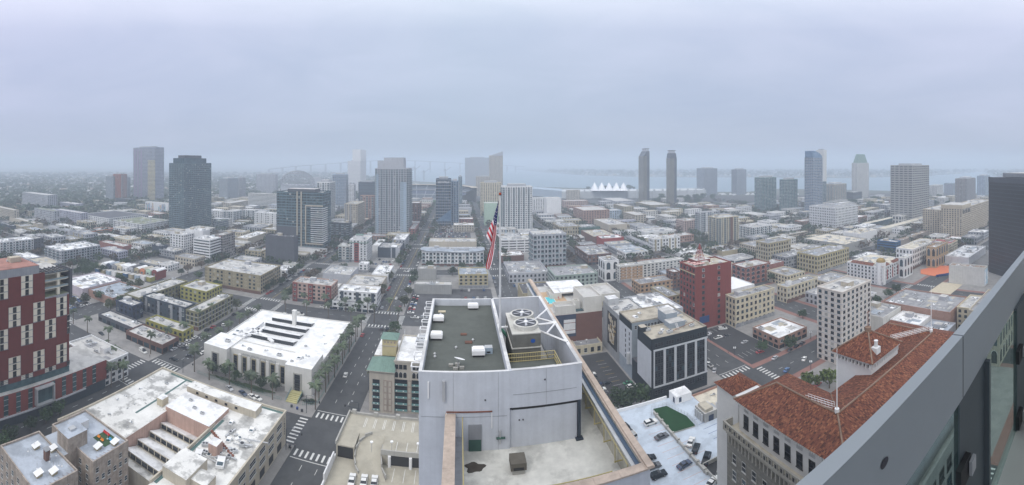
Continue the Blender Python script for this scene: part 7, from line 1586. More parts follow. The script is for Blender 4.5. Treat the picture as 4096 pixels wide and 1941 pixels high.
BUILDINGS = [
    ('apartment_building', 'long pale slab apartment block standing alone before the hazy suburb', -811.7, -706.3, 456.4, 480.5, 40.1, 'lgray', 'rl', 'p', {'fl': 11}),
    ('office_building', 'beige gridded block at the edge of the hazy suburb', -698.4, -619.5, 331.9, 341.9, 22.4, 'beige', 'rl', 'p', {}),
    ('apartment_building', 'pale midrise with mossy green roof below the slab apartment block', -620.6, -557.8, 373.0, 383.8, 24.8, 'lgray', 'rgreen', 'p', {}),
    ('apartment_building', 'lavender grey apartment complex with white stair blocks', -606.7, -532.4, 408.5, 422.5, 21.0, 'lav', 'rl', 'p', {}),
    ('apartment_building', 'long apartment complex with broad dark metal roof and white facade', -554.0, -480.4, 422.9, 503.2, 15.7, 'white', 'rd', 'p', {}),
    ('apartment_building', 'white apartment block with planted roof terrace and punched dark windows', -461.1, -401.9, 414.9, 474.1, 15.9, 'white', 'rgreen', 'p', {'bay': 3.2}),
    ('warehouse', 'low orange and red walled building with cluttered roof', -460.3, -441.3, 350.5, 398.6, 6.2, 'orange', 'rg', 'b', {}),
    ('apartment_building', 'white apartment block with thick flat roof rim and grey balcony bays', -405.5, -388.4, 191.5, 232.8, 19.4, 'white', 'rw', 'k', {}),
    ('apartment_building', 'dark courtyard wing with red stripe behind white balcony apartments', -420.7, -387.0, 233.2, 244.8, 19.6, 'dgray', 'rl', 'p', {}),
    ('apartment_building', 'grey white balcony apartments with overhanging white roof and brown trim', -359.6, -330.7, 229.3, 279.1, 16.0, 'lgray', 'rw', 'k', {}),
    ('apartment_building', 'lilac three storey building with brick coloured upper band', -337.9, -309.1, 285.7, 298.4, 10.0, 'lav', 'rl', 'p', {}),
    ('warehouse', 'brick building with pale curved roof behind the lilac building', -369.6, -329.0, 310.7, 323.7, 9.0, 'brick', 'rl', 'n', {}),
    ('house', 'white two storey house with flat roof beside a billboard', -325.2, -312.9, 319.2, 329.2, 7.1, 'white', 'rg', 'p', {}),
    ('apartment_building', 'low grey apartment building with dark slate end block', -290.4, -269.3, 326.3, 345.4, 9.8, 'gray', 'rl', 'p', {}),
    ('office_building', 'dark slate cube at the end of the grey apartments', -301.8, -288.2, 327.8, 337.8, 12.9, 'dslate', 'rd', 'n', {}),
    ('apartment_building', 'white stepped block with tan striped blind end wall', -294.0, -274.4, 348.5, 365.4, 26.3, 'white', 'rl', 'p', {}),
    ('apartment_building', 'white terraced block stepping down with tan bands on its end wall', -255.0, -234.2, 339.5, 360.0, 26.6, 'white', 'rw', 'b', {}),
    ('apartment_building', 'taupe block with narrow red banner behind the white terraces', -242.5, -231.9, 360.4, 384.3, 29.1, 'taupe', 'rl', 'p', {}),
    ('office_building', 'white penthouse volume on top of stepped white block', -286, -262, 366, 380, 30, 'white', 'rw', 'n', {}),
    ('store', 'long beige store with white roof beyond the taupe block', -262.8, -245.0, 435.6, 491.7, 9.0, 'beige', 'rw', 'n', {}),
    ('office_building', 'low dark glass office at the foot of the dark glass tower', -348.0, -338.2, 511.9, 541.1, 14.7, 'gT', 'rgreen', 'c', {}),
    ('office_tower', 'teal glass condominium tower fading in haze', -602.3, -575.8, 916.3, 969.9, 68.8, 'gTl', 'rl', 'c', {}),
    ('office_tower', 'plain grey tower fading in haze behind the teal tower', -593.7, -580.1, 1001.8, 1019.8, 68.6, 'gray', 'rl', 'p', {}),
    ('apartment_building', 'long tan apartment block with regular windows in haze', -483.5, -460.1, 746.0, 826.3, 16.5, 'beige', 'rl', 'p', {}),
    ('apartment_building', 'white and charcoal apartments with stacked balconies', -378.0, -360.6, 589.6, 622.8, 21.4, 'white', 'rl', 'k', {}),
    ('apartment_building', 'small white midrise just past the dark glass tower', -416.8, -396.6, 612.9, 622.9, 16.5, 'white', 'rl', 'p', {}),
    ('apartment_building', 'pale grey balcony midrise with white frames', -367.5, -344.4, 636.5, 651.4, 19.5, 'white', 'rl', 'k', {}),
    ('store', 'low white flat building among trees', -333.1, -316.2, 543.0, 562.2, 7.3, 'offw', 'rw', 'b', {}),
    ('office_building', 'wide pale office with teal ribbon windows', -444.2, -376.5, 791.5, 801.5, 39.8, 'offw', 'rw', 'b', {}),
    ('condo_tower', 'tallest tower under construction with violet blue glass and netting', -758.4, -682.7, 752.4, 785.9, 165.9, 'gV', 'rl', 'c', {'fl': 40}),
    ('condo_tower', 'slim grey slab tower beside the copper clad tower', -783.2, -755.2, 679.5, 686.1, 78.7, 'gTl', 'rl', 'c', {}),
    ('office_tower', 'narrow tower clad in twisted copper red panels', -762.2, -732.2, 686.5, 704.5, 85.6, 'copper', 'rl', 'f', {}),
    ('condo_tower', 'grey glass slab on the far side of the copper tower', -785.5, -772.7, 737.6, 755.6, 72.6, 'gTl', 'rl', 'c', {}),
    ('office_building', 'dark boxy podium with framed front beside the copper tower', -721.0, -675.5, 656.7, 677.6, 19.6, 'dgray', 'rd', 'b', {}),
    ('apartment_building', 'white building with tall abstract murals on its walls', -588.8, -527.2, 618.9, 628.9, 23.5, 'white', 'rl', 'n', {'mural': 1}),
    ('warehouse', 'long white roofed block before the abstract murals', -670.9, -607.8, 644.4, 669.8, 10.2, 'offw', 'rw', 'p', {}),
    ('apartment_building', 'tan hip roofed block near the copper tower', -757.0, -713.8, 614.9, 625.4, 14.2, 'beige', 'rl', 'p', {}),
    ('store', 'grey flat roofed market behind balcony apartments', -630.9, -537.4, 329.2, 339.2, 7.3, 'beige', 'rl', 'n', {}),
    ('warehouse', 'white sawtooth roofed hall behind the orange walled building', -519.3, -459.6, 350.0, 362.4, 8.3, 'offw', 'rw', 'n', {}),
    ('warehouse', 'long grey and white workshop roof with trees along its side', -473.7, -408.1, 343.0, 349.6, 7.7, 'offw', 'rl', 'b', {}),
    ('warehouse', 'long white roof with roadside trees', -416.0, -383.0, 351.4, 363.5, 6.8, 'offw', 'rw', 'b', {}),
    ('office_building', 'dark blue glass low block at the edge of town', -588.2, -534.1, 279.5, 289.5, 8.7, 'dslate', 'rd', 'b', {}),
    ('store', 'grey industrial roof beside white courtyard apartments', -511.4, -456.4, 330.5, 340.7, 7.8, 'lgray', 'rg', 'n', {}),
    ('condo_tower', 'dark glass condominium tower with stepped crown and pale floor lines', -396.5, -368.6, 468.2, 538.0, 118.5, 'gDk', 'rd', 'c', {'fl': 34, 'mul': 'teal_line', 'mb': 4.5}),
    ('apartment_building', 'pale apartments in front of the abstract mural block', -608.0, -570.9, 539.2, 563.1, 9.1, 'offw', 'rl', 'p', {}),
    ('office_building', 'low pale block past the long dark roof complex', -673.0, -619.3, 543.9, 554.6, 10.7, 'white', 'rw', 'p', {}),
    ('apartment_building', 'pale courtyard apartments behind the lavender complex', -738.6, -680.8, 508.2, 528.9, 17.2, 'lav', 'rl', 'p', {}),
    ('store', 'grey barrel roofed row of shops across from the bright townhouses', -280.1, -256.8, 285.7, 300.0, 5.0, 'gray', 'rt', 'b', {}),
    ('store', 'white row of shops with painted doors', -256.2, -245.3, 287.9, 304.6, 6.2, 'white', 'rl', 'p', {}),
    ('warehouse', 'white roofed warehouse with row of skylights beside the car park', -272, -242, 187, 226, 7, 'pinkw', 'rw', 'n', {}),
    ('warehouse', 'brick warehouse with silvery barrel roof', -241, -214, 192, 224, 6, 'brickp', 'rm', 'n', {}),
    ('house', 'small yellow flat roofed building by the bright townhouses', -299.6, -286.0, 247.5, 257.5, 4.6, 'cream', 'rl', 'p', {}),
    ('apartment_building', 'navy three storey block with white external stair', -200.3, -185.0, 182.5, 192.5, 11.0, 'navy', 'rl', 'p', {}),
    ('apartment_building', 'long olive wing with pale rooftop forming back of the courtyard', -203, -189.4, 193, 245, 13, 'olive', 'rl', 'p', {}),
    ('apartment_building', 'charcoal four storey wing of the courtyard apartments', -189.2, -154.0, 196.8, 207.1, 14.0, 'dslate', 'rl', 'p', {}),
    ('apartment_building', 'yellow and olive rounded block with rooftop seats', -186, -163, 232, 252, 13, 'yellow', 'rl', 'p', {}),
    ('apartment_building', 'olive and white four storey wing along palm lined avenue', -153.8, -144.5, 197.3, 236.8, 12.7, 'olive', 'rl', 'p', {}),
    ('store', 'low mustard green two storey building behind corner cafe', -170.8, -142.3, 179.8, 189.8, 6.5, 'mustard', 'rl', 'p', {}),
    ('store', 'corner cafe with timber trimmed shopfront and cluttered white roof', -169.2, -141.9, 162.0, 175.8, 5.0, 'brickb', 'rl', 's', {}),
    ('store', 'low white roofed shop beside corner cafe with dark shopfront', -200.5, -168.8, 167.7, 177.7, 4.7, 'dgray', 'rl', 's', {}),
    ('office_building', 'two storey white building with brown pilasters beside red panelled hotel', -167, -139.5, 120, 135, 12, 'white', 'rl', 'p', {}),
    ('hotel', 'large olive tan historic hotel with symmetrical wings and cornice', -196.3, -144.7, 277.2, 313.1, 16.6, 'olivet', 'rl', 'p', {'fl': 5}),
    ('store', 'white awning fronted shop between the olive hotel and tree lined street', -153.4, -143.9, 322.5, 339.5, 8.7, 'white', 'rw', 's', {}),
    ('apartment_building', 'red and tan four storey apartments with pale roof', -117.2, -88.0, 275.0, 290.6, 15.9, 'pinkt', 'rl', 'p', {'redb': 1}),
    ('store', 'white roofed corner shop with billboard and skylights', -82.3, -55.3, 273.5, 287.8, 13.7, 'white', 'rw', 'p', {}),
    ('store', 'arcaded shopfronts along the palm lined street', -85.2, -55.9, 268.1, 282.4, 6.3, 'white', 'rg', 's', {}),
    ('warehouse', 'weathered grey roofed hall with blue white striped end', -87.1, -59.7, 309.8, 337.5, 6.2, 'beige', 'rl', 'n', {}),
    ('warehouse', 'white roofed corner warehouse at the far intersection', -72.5, -58.6, 337.9, 368.4, 7.9, 'white', 'rw', 'n', {}),
    ('warehouse', 'grey barrel roofed hall behind weathered roof', -112.9, -88.6, 328.9, 356.8, 8.0, 'lgray', 'rl', 'n', {}),
    ('office_building', 'small white stucco block with few windows', -90.5, -82.6, 365.6, 375.6, 8.7, 'white', 'rw', 'p', {}),
    ('townhouse', 'tan townhouse with rooftop deck nearest the glass hotel corner', -177.0, -161.9, 371.0, 381.0, 10.5, 'tan', 'rt', 'p', {}),
    ('townhouse', 'middle tan townhouse of three with rooftop decks', -191.1, -176.5, 368.7, 378.7, 11.2, 'tan', 'rt', 'p', {}),
    ('townhouse', 'tan townhouse furthest from the white low building', -209.4, -191.0, 366.9, 376.9, 12.3, 'tan', 'rt', 'p', {}),
    ('store', 'low cream building with pale roof beside tan townhouses', -163.6, -150.2, 359.5, 366.3, 4.5, 'offw', 'rl', 's', {}),
    ('hotel', 'white hotel with green copper roofs and red window bays', -109.2, -91.7, 402.2, 428.8, 26.6, 'white', 'rl', 'p', {'fl': 9, 'green': 1}),
    ('apartment_building', 'lower cream wing with balconies beside white green roofed hotel', -120.5, -108.8, 400.0, 410.0, 18.9, 'offw', 'rl', 'k', {}),
    ('store', 'charcoal store with pale panels and white roof box', -85.4, -61.3, 427.7, 457.6, 12.1, 'dslate', 'rg', 'n', {'panel': 1}),
    ('apartment_building', 'pale grey block with white roofs behind the charcoal store', -74.3, -60.2, 458.0, 496.8, 16.0, 'lgray', 'rw', 'p', {}),
    ('store', 'white low hall behind white green roofed hotel', -97.8, -89.8, 458.4, 496.4, 6.8, 'white', 'rw', 'n', {}),
    ('hotel', 'dark glass hotel tower with pale framed balconies', -204.2, -148.6, 432.0, 462.2, 79.2, 'gDk', 'rl', 'c', {'fl': 21, 'mul': 'teal_line', 'mb': 6}),
    ('office_building', 'charcoal podium beneath dark glass hotel tower', -185.9, -154.8, 366.7, 376.7, 33.3, 'dgray', 'rd', 'n', {}),
    ('apartment_building', 'white and charcoal apartment block with tall window bays', -301.8, -264.7, 556.5, 570.6, 28.5, 'white', 'rw', 'p', {}),
    ('office_building', 'grey grid fronted office tower in haze', -611.3, -544.0, 1140.2, 1158.2, 76.7, 'lgray', 'rl', 'p', {}),
    ('office_building', 'plain grey block beside the latticed dome', -511.3, -468.7, 1359.9, 1380.4, 56.1, 'lgray', 'rl', 'n', {}),
    ('condo_tower', 'white condominium tower behind the dark glass hotel', -232.4, -210.6, 648.7, 681.0, 80.8, 'white', 'rl', 'k', {}),
    ('condo_tower', 'blue glass condominium tower with brown crown', -274.7, -243.9, 867.6, 885.6, 87.8, 'gBl', 'rl', 'c', {'fl': 22}),
    ('condo_tower', 'curved white banded tower with raised top', -339.7, -299.3, 1227.3, 1306.4, 126.0, 'white', 'rl', 'B', {'fl': 26}),
    ('condo_tower', 'slim white tower between the blue tower and banded tower', -241.7, -228.2, 875.9, 893.9, 62.8, 'white', 'rl', 'p', {}),
    ('office_building', 'dark office block with pale banded wing behind brick towers', -215.9, -179.7, 867.4, 885.4, 69.1, 'dslate', 'rd', 'b', {}),
    ('condo_tower', 'red brick tower with white top floors', -171.2, -147.2, 702.2, 713.3, 50.8, 'brickp', 'rl', 'k', {}),
    ('apartment_building', 'tan building with blocky stepped roofs', -170.7, -150.3, 597.6, 646.8, 45.4, 'beige', 'rt', 'p', {}),
    ('apartment_building', 'charcoal midrise with balconies and tan arcade', -167.0, -142.4, 520.9, 534.6, 25.0, 'dgray', 'rl', 'k', {}),
    ('condo_tower', 'tall grey condominium tower with green glass bays and stepped top', -116.6, -69, 565.0, 600, 110.0, 'lgray', 'rl', 'k', {'fl': 30}),
    ('apartment_building', 'brown brick loft building past the tall grey tower', -79.4, -62.2, 652.2, 681.7, 42.6, 'brickb', 'rl', 'p', {}),
    ('store', 'row of brick shops at the foot of the tall grey tower', -66.7, -58.6, 547.7, 602.5, 13.5, 'brick', 'rg', 's', {}),
    ('office_tower', 'dark blue glass office tower with slanted facet and lettering', -36.7, -12.7, 654.0, 680, 88.5, 'gBd', 'rd', 'c', {'fl': 16, 'txt': 'SEMPRA'}),
    ('office_tower', 'finned glass half of the lettered office tower', -12.6, -0.8, 662, 690, 83.2, 'gBl', 'rl', 'f', {}),
    ('condo_tower', 'slim white and green tower behind the finned glass', -1.5, 7.5, 957.3, 979.3, 80.3, 'gTl', 'rl', 'k', {}),
    ('apartment_building', 'red brick two storey block with white parapet', -0.30000000000000004, 22.9, 668.5, 690.5, 10.1, 'brick', 'rw', 'p', {}),
    ('apartment_building', 'tan two storey block at the head of the big car park', -7.5, 21.6, 589.6, 611.6, 12.5, 'beige', 'rw', 'p', {}),
    ('store', 'grey roofed buildings beyond the red brick block', -1.4, 24.1, 784.9, 806.9, 15.9, 'lgray', 'rg', 'n', {}),
    ('apartment_building', 'long four storey apartments with wavy grey metal roofs', -36.0, 23.9, 397.8, 419.8, 16.5, 'white', 'rm', 'k', {'fl': 4, 'roof2': 1}),
    ('apartment_building', 'pale rear wing with rooftop machines behind the metal roofs', -33.2, 19.4, 454.6, 476.6, 15.0, 'beige', 'rl', 'n', {}),
    ('store', 'low grey concrete workshop with blue painted base', -34.1, -5.6, 313.1, 323.1, 8.0, 'cgray', 'rl', 'n', {}),
    ('store', 'low workshop wing with vent covered roof', -34.7, -19.6, 349.5, 359.5, 11.2, 'cgray', 'rl', 'n', {}),
    ('apartment_building', 'tan four storey block with small windows and grey roof', -0.2, 23.1, 327.7, 349.7, 12.9, 'tany', 'rm', 'p', {}),
    ('hotel', 'pale blue tall slab hotel by the water', 27.2, 132.2, 1811.2, 1833.2, 147.0, 'gBw', 'rl', 'c', {}),
    ('hotel', 'tan and grey hotel tower with slanted top beside blue slab', 99.2, 142.8, 1337.6, 1359.6, 147.8, 'beige', 'rl', 'p', {}),
    ('hotel', 'lower beige gridded wing before tan hotel tower', 51.5, 93.8, 1240.8, 1262.8, 69.4, 'beige', 'rl', 'p', {}),
    ('apartment_building', 'cream block with green tinted base along the avenue', 41.3, 80.3, 781.2, 803.2, 73.8, 'cream', 'rl', 'p', {}),
    ('apartment_building', 'pale mint building behind the flag', 40.8, 63.1, 657.3, 679.3, 42.0, 'mint', 'rl', 'n', {}),
    ('condo_tower', 'white condominium tower with dark window columns behind the flagpole', 60.7, 103.0, 572.9, 594.9, 79.3, 'white', 'rl', 'k', {'fl': 24}),
    ('parking_structure', 'white parking structure with dark horizontal openings', 46.4, 81.5, 453.1, 475.1, 17.2, 'white', 'rl', 'g', {}),
    ('apartment_building', 'grey balcony apartments with curved roof', 69.9, 102.0, 383.7, 408.7, 37.8, 'lgray', 'rl', 'k', {'fl': 7}),
    ('store', 'brick shop with bright white roof by the avenue', 41.1, 65.3, 411.2, 433.2, 7.5, 'brickb', 'rw', 'n', {}),
    ('office_building', 'white office slab with tall narrow windows', 144.9, 171.8, 795.1, 811.7, 36.2, 'white', 'rl', 'p', {}),
    ('office_building', 'bright white cube block beside tall window office', 154.2, 180.5, 713.6, 738.6, 44.3, 'white', 'rl', 'n', {}),
    ('apartment_building', 'brick red apartments in front of convention centre', 224.5, 277.1, 856.9, 882.9, 20.5, 'pinkt', 'rl', 'p', {}),
    ('apartment_building', 'grey apartments with red brown window bays', 199.6, 244.5, 640.7, 702.8, 26.2, 'brickp', 'rl', 'p', {}),
    ('apartment_building', 'pale blue corner block of the bay apartments', 261.1, 283.0, 681.7, 706.7, 17.9, 'lblue', 'rl', 'p', {}),
    ('apartment_building', 'tan tower block beside convention centre facade', 289.3, 324.2, 1072.8, 1088.4, 30.5, 'beige', 'rl', 'p', {}),
    ('hotel', 'dark slim tower with slanted shoulder by the bay', 450.8, 467.4, 938.8, 969.1, 139, 'gTow', 'rd', 'B', {'fl': 41, 'bw': 0.55, 'bandc': 'tan'}),
    ('hotel', 'dark slim tower with flat capped top by the bay', 479.7, 498.3, 854.5, 872.5, 131, 'gTow', 'rd', 'B', {'fl': 41, 'bw': 0.6, 'bandc': 'tan'}),
    ('hotel', 'dark curved hotel slab at the waterfront', 707.7, 756.9, 1046.4, 1089.4, 98.6, 'gHot', 'rl', 'B', {'fl': 25}),
    ('hotel', 'round grey hotel tower at the waterfront', 799.6, 839.1, 1003.1, 1029.3, 94.6, 'gHot', 'rl', 'B', {'fl': 25}),
    ('condo_tower', 'green glass tower with yellow stone piers nearest the round hotel', 567.1, 612.6, 632.6, 651.3, 82.3, 'gGr', 'rgreen', 'k', {}),
    ('apartment_building', 'beige block with terraces near the twin dark towers', 306.3, 326.0, 723.1, 778.9, 19.3, 'tan', 'rl', 'p', {}),
    ('office_building', 'tan parking block at the feet of the twin dark towers', 389.5, 435.0, 774.9, 852.9, 12.5, 'tan', 'rl', 'g', {}),
    ('apartment_building', 'dark and white apartments facing convention centre', 350.2, 399.0, 879.3, 969.9, 13.7, 'lgray', 'rl', 'p', {}),
    ('office_building', 'ornate tan block with bay windows', 278.0, 297.8, 610.7, 660.7, 17.5, 'beige', 'rl', 'p', {}),
    ('office_building', 'long cream block with low flat roof', 359.1, 392.5, 650.6, 673.4, 12.9, 'cream', 'rl', 'p', {}),
    ('office_building', 'white mid block with square windows near the bay', 398.7, 426.7, 643.1, 655.4, 16.4, 'white', 'rl', 'p', {}),
    ('office_building', 'pale pink block with recessed balconies', 304.4, 323.8, 500.5, 524.4, 20.3, 'pink', 'rl', 'p', {}),
    ('apartment_building', 'white gabled walk up row by the pink block', 324.2, 342.0, 587.5, 624.3, 13.6, 'offw', 'rl', 'p', {}),
    ('store', 'brick and tan low shops mid district', 211.2, 240.0, 555.4, 622.2, 12.0, 'beige', 'rl', 'n', {}),
    ('store', 'white plain rear wall building with stepped parapet', 242.0, 275.5, 603.3, 613.3, 9.4, 'lav', 'rl', 'n', {}),
    ('office_building', 'ornate brick building with fire escapes and tan facade', 133.1, 161.5, 534.5, 574.4, 16.7, 'tan', 'rg', 'p', {'fl': 3}),
    ('store', 'dark green long low block behind ornate tan building', 160.0, 188.2, 527.1, 534.1, 15.1, 'dgreen', 'rg', 'n', {}),
    ('store', 'white victorian shop row with bay windows', 206.6, 236.9, 518.6, 529.7, 7.3, 'white', 'rl', 'p', {}),
    ('store', 'white plain box with tall penthouse', 236.1, 282.0, 485.7, 510.7, 10.1, 'white', 'rl', 'n', {}),
    ('office_building', 'ornate white victorian block with double row of windows', 206.6, 240.6, 404.9, 417.7, 18.3, 'white', 'rl', 'p', {'fl': 4}),
    ('store', 'long grey victorian row with rooftop units', 208.3, 214.0, 418.1, 486.7, 6.8, 'lgray', 'rg', 'p', {}),
    ('store', 'brick building with white roof beside lane', 160.5, 191.7, 474.6, 526.7, 11.6, 'brickb', 'rt', 'n', {}),
    ('store', 'bright red brick building with blank side walls', 164.2, 192.0, 454.7, 474.2, 12.6, 'red', 'rw', 'n', {}),
    ('store', 'dark brick corner building with big grey roof and black shopfront', 123.8, 148.3, 382.9, 430.2, 11.4, 'brickb', 'rg', 's', {}),
    ('condo_tower', 'pale striped apartment tower behind the cream tower', 312.9, 348.6, 476.1, 486.1, 37.1, 'lgray', 'rl', 'k', {}),
    ('condo_tower', 'cream apartment tower with brown stripe and blank corner', 291.8, 322.4, 400.5, 422.5, 40.0, 'cream', 'rl', 'k', {'fl': 14}),
    ('office_building', 'small white blocks near green glass towers', 480.7, 509.5, 549.5, 594.2, 8.4, 'white', 'rl', 'p', {}),
    ('apartment_building', 'white gabled condominium complex with arched bays', 352.7, 388.5, 409.0, 437.0, 18.0, 'white', 'rl', 'k', {}),
    ('office_building', 'grey roofed plaza block with rows of windows', 286.8, 333.1, 321.5, 354.5, 13.1, 'beige', 'rg', 'p', {}),
    ('store', 'bright white roofed market hall in the old quarter', 223.7, 262.2, 374.8, 395.1, 4.1, 'white', 'rw', 'n', {}),
    ('store', 'brick and tan roofs behind the red tower', 263.8, 291.4, 354.9, 385.1, 5.1, 'tan', 'rg', 'n', {}),
    ('apartment_building', 'light grey apartments with mansard roof and small windows', 41.5, 75.8, 340.7, 383.3, 8.5, 'lgray', 'rg', 'p', {}),
    ('store', 'pink and white small shop near grey balcony apartments', 74.7, 81.0, 386.1, 411.1, 11.4, 'pinkr', 'rw', 'n', {}),
    ('apartment_building', 'grey gabled apartments with cluttered metal roofs', 74.0, 108.7, 311.4, 340.3, 14.0, 'lgreen', 'rg', 'p', {}),
    ('apartment_building', 'pitched dark roofed townhouses by the avenue', 43.5, 75.1, 278.5, 303.5, 12.0, 'tan', 'rd', 'n', {}),
    ('theatre', 'ornate pale theatre facade with tall arches and grey roof', 120.3, 132.9, 325.7, 342.1, 20.1, 'white', 'rg', 'a', {}),
    ('hotel', 'cream hotel with brown panelled front and balconies', 129.8, 192.5, 317.4, 325.3, 15.9, 'offw', 'rl', 'p', {'fl': 6}),
    ('office_building', 'orange tan brick block with grey roof and tall windows', 131.2, 160.3, 279.2, 294.8, 10.3, 'tanor', 'rg', 'p', {'fl': 3}),
    ('hotel', 'dark brick narrow hotel behind the red tower', 159.1, 165.8, 278.6, 289.5, 17.0, 'brickb', 'rl', 'p', {}),
    ('hotel', 'tall brick red hotel tower with roof garden and lattice mast', 132.7, 159.6, 205.7, 223.6, 44.6, 'redb', 'rt', 't', {'fl': 11}),
    ('hotel', 'cream block with pale grey roof beside red tower lot', 154.9, 187.3, 195.3, 205.3, 20.9, 'cream', 'rg', 'p', {'fl': 5}),
    ('office_building', 'ornate stone front with flag before the red tower', 133.5, 143.1, 241.1, 266.1, 12.0, 'tan', 'rg', 'p', {}),
    ('office_building', 'white hall with tent like roof beyond cream block', 175.1, 196.0, 225.2, 250.2, 14.0, 'white', 'rw', 'n', {}),
    ('office_building', 'red brick arched building with white trim', 214.2, 241.9, 257.1, 275.3, 16.9, 'brick', 'rl', 'a', {'fl': 4}),
    ('store', 'cream narrow victorian shop beside brick arches', 213.9, 229.7, 275.7, 300.7, 11.0, 'cream', 'rl', 'p', {}),
    ('office_building', 'pale roofed block with skylights behind black and white building', 93.6, 116, 192, 222, 25, 'lgray', 'rw', 'n', {}),
    ('store', 'low corner building with orange brick base and white roof', 154.5, 177, 157.6, 179, 6.4, 'brickp', 'rw', 's', {'kit': 0.15}),
    ('store', 'low tan utility block with two doors in the rear lot', 59.6, 74.3, 205.3, 215.3, 5.0, 'cream', 'rg', 'p', {}),
    ('store', 'long low cream roof above brick wall by the tile roofed tower', 82.5, 108, 113, 131, 14.5, 'brickp', 'rcream', 'n', {}),
    ('condo_tower', 'green glass tower with yellow stone piers past white modern office', 581.2, 615.2, 573.0, 591.0, 79.0, 'gGr', 'rgreen', 'k', {}),
    ('condo_tower', 'tall blue grey tower with curved glass crown', 594.5, 622.1, 513.1, 535.3, 131.7, 'gBl', 'rl', 'c', {'fl': 36}),
    ('condo_tower', 'pale slab tower half lost in haze behind curved crown', 826.0, 838.3, 677.3, 702.7, 159.0, 'offw', 'rl', 'n', {}),
    ('condo_tower', 'lower stone and glass tower with flat top left of the pair', 672.7, 712.7, 576.4, 603.6, 69.1, 'gTl', 'rl', 'k', {}),
    ('condo_tower', 'lower stone and glass tower with stepped side right of the pair', 763.5, 814.9, 595.9, 626.1, 58.8, 'beige', 'rl', 'k', {}),
    ('hotel', 'white hotel tower with green mansard crown', 952.2, 1011.0, 658.3, 678.1, 118.8, 'offw', 'rl', 'p', {'fl': 30, 'mansard': 1}),
    ('office_building', 'dark framed construction block beside mansard tower', 830.1, 867.7, 585.7, 607.0, 32.3, 'dgray', 'rl', 'b', {}),
    ('office_tower', 'grey office tower with ribbon windows and notched corners', 607.7, 673.4, 309.6, 351.9, 114.0, 'cgray', 'rl', 'R', {'fl': 25}),
    ('office_tower', 'brown vertical ribbed tower', 835.2, 893.7, 295.3, 321.6, 78.1, 'taupe', 'rl', 'f', {}),
    ('hotel', 'white hotel with small dome in haze', 1060.7, 1107.6, 463.7, 488.9, 43.5, 'offw', 'rl', 'p', {}),
    ('office_building', 'blue grey modern office by the water', 1176.2, 1197.3, 461.1, 490.1, 43.8, 'gBl', 'rl', 'c', {}),
    ('office_tower', 'pale blue twin slabs beyond brown tower', 1208.2, 1268.1, 369.1, 393.7, 71.2, 'gBw', 'rl', 'p', {}),
    ('hotel', 'huge sand coloured hotel with square windows and arched loggia', 505, 640, 185, 215, 47.8, 'sand', 'rl', 'p', {'fl': 15}),
    ('hotel', 'left stepped wing of the sand coloured hotel', 524.7, 604.3, 221.9, 251.1, 41.2, 'sand', 'rl', 'p', {'fl': 13}),
    ('office_building', 'white modern office with irregular dark windows and glass penthouse', 487.8, 546.1, 376.6, 429.3, 38.3, 'white', 'rg', 'p', {'fl': 8}),
    ('office_building', 'white block with round arches and small dome', 589.6, 607.2, 320.3, 337.7, 15.5, 'offw', 'rl', 'a', {}),
    ('mall_building', 'curved white roofed mall building with dark glass opening', 515.2, 607.2, 338.1, 352.5, 9.8, 'gT', 'rcream', 'b', {}),
    ('mall_building', 'pale mall roof beside the sand coloured hotel', 496.2, 685.4, 295.7, 309.2, 8.3, 'offw', 'rcream', 'n', {}),
    ('mall_building', 'grey cinema block with vast beige roof', 367.8, 412.9, 271.0, 332.5, 10.6, 'cgray', 'rcream', 'n', {}),
    ('mall_building', 'deep blue walled mall wing', 398.5, 408.8, 223.4, 248.0, 13.9, 'blue', 'rl', 'b', {}),
    ('mall_building', 'brown roofed mall hall with red roof pods', 429.5, 508.4, 234.0, 244.2, 8.5, 'taupe', 'rbr', 'n', {}),
    ('mall_building', 'orange ochre mall pavilion with tall arches', 357.0, 387.5, 157.1, 167.1, 23.2, 'ochre', 'rbr', 'a', {}),
    ('mall_building', 'cream mall wing with red pitched roof', 401.4, 428.8, 162.4, 187.4, 16.3, 'cream', 'rred', 's', {}),
    ('mall_building', 'white three storey mall block with arched windows', 343.5, 387.5, 175.0, 192.6, 22.1, 'white', 'rcream', 'p', {'fl': 4}),
    ('theatre', 'white theatre annex with latticed facade', 418.5, 460.1, 286.3, 311.3, 14.7, 'white', 'rcream', 'n', {}),
    ('parking_structure', 'wide parking deck with green lift box', 377.8, 424.3, 376.1, 387.2, 6.9, 'beige', 'rl', 'g', {}),
    ('office_building', 'grey terraced office row with awnings', 271.1, 316.5, 267.3, 285.3, 14.3, 'gray', 'rg', 'p', {}),
    ('office_building', 'yellow tan office row with dark window strips', 281.7, 329.7, 238.1, 263.1, 19.2, 'tany', 'rg', 'p', {'fl': 4}),
    ('office_building', 'tan framed office corner with roof canopy', 265.6, 296.8, 285.7, 302.7, 27.7, 'tan', 'rg', 'p', {'fl': 6}),
    ('office_building', 'ornate white corner building with tiled roof edge and golden dome', 287.4, 325.1, 174.1, 209.6, 17.0, 'white', 'rcream', 'p', {'fl': 5, 'tiler': 1}),
    ('mall_building', 'white end block with large dark arches behind the domed corner', 314.0, 330.0, 168.1, 173.7, 20.6, 'white', 'rcream', 'a', {}),
    ('store', 'beige flat building painted with skyscraper mural', 318.7, 327.2, 97.4, 128.5, 17.3, 'offw', 'rbr', 'n', {'city': 1}),
    ('store', 'small white cafe with yellow awnings and umbrellas', 378.6, 435.2, 131.8, 156.8, 8.7, 'white', 'rw', 'n', {}),
    ('store', 'red brick building with white lettered corner', 240.5, 259.8, 258.6, 268.6, 14.3, 'brick', 'rl', 'n', {}),
    ('store', 'small yellow building with grey roof', 237.4, 258.3, 232.4, 256.7, 10.0, 'cream', 'rg', 'p', {}),
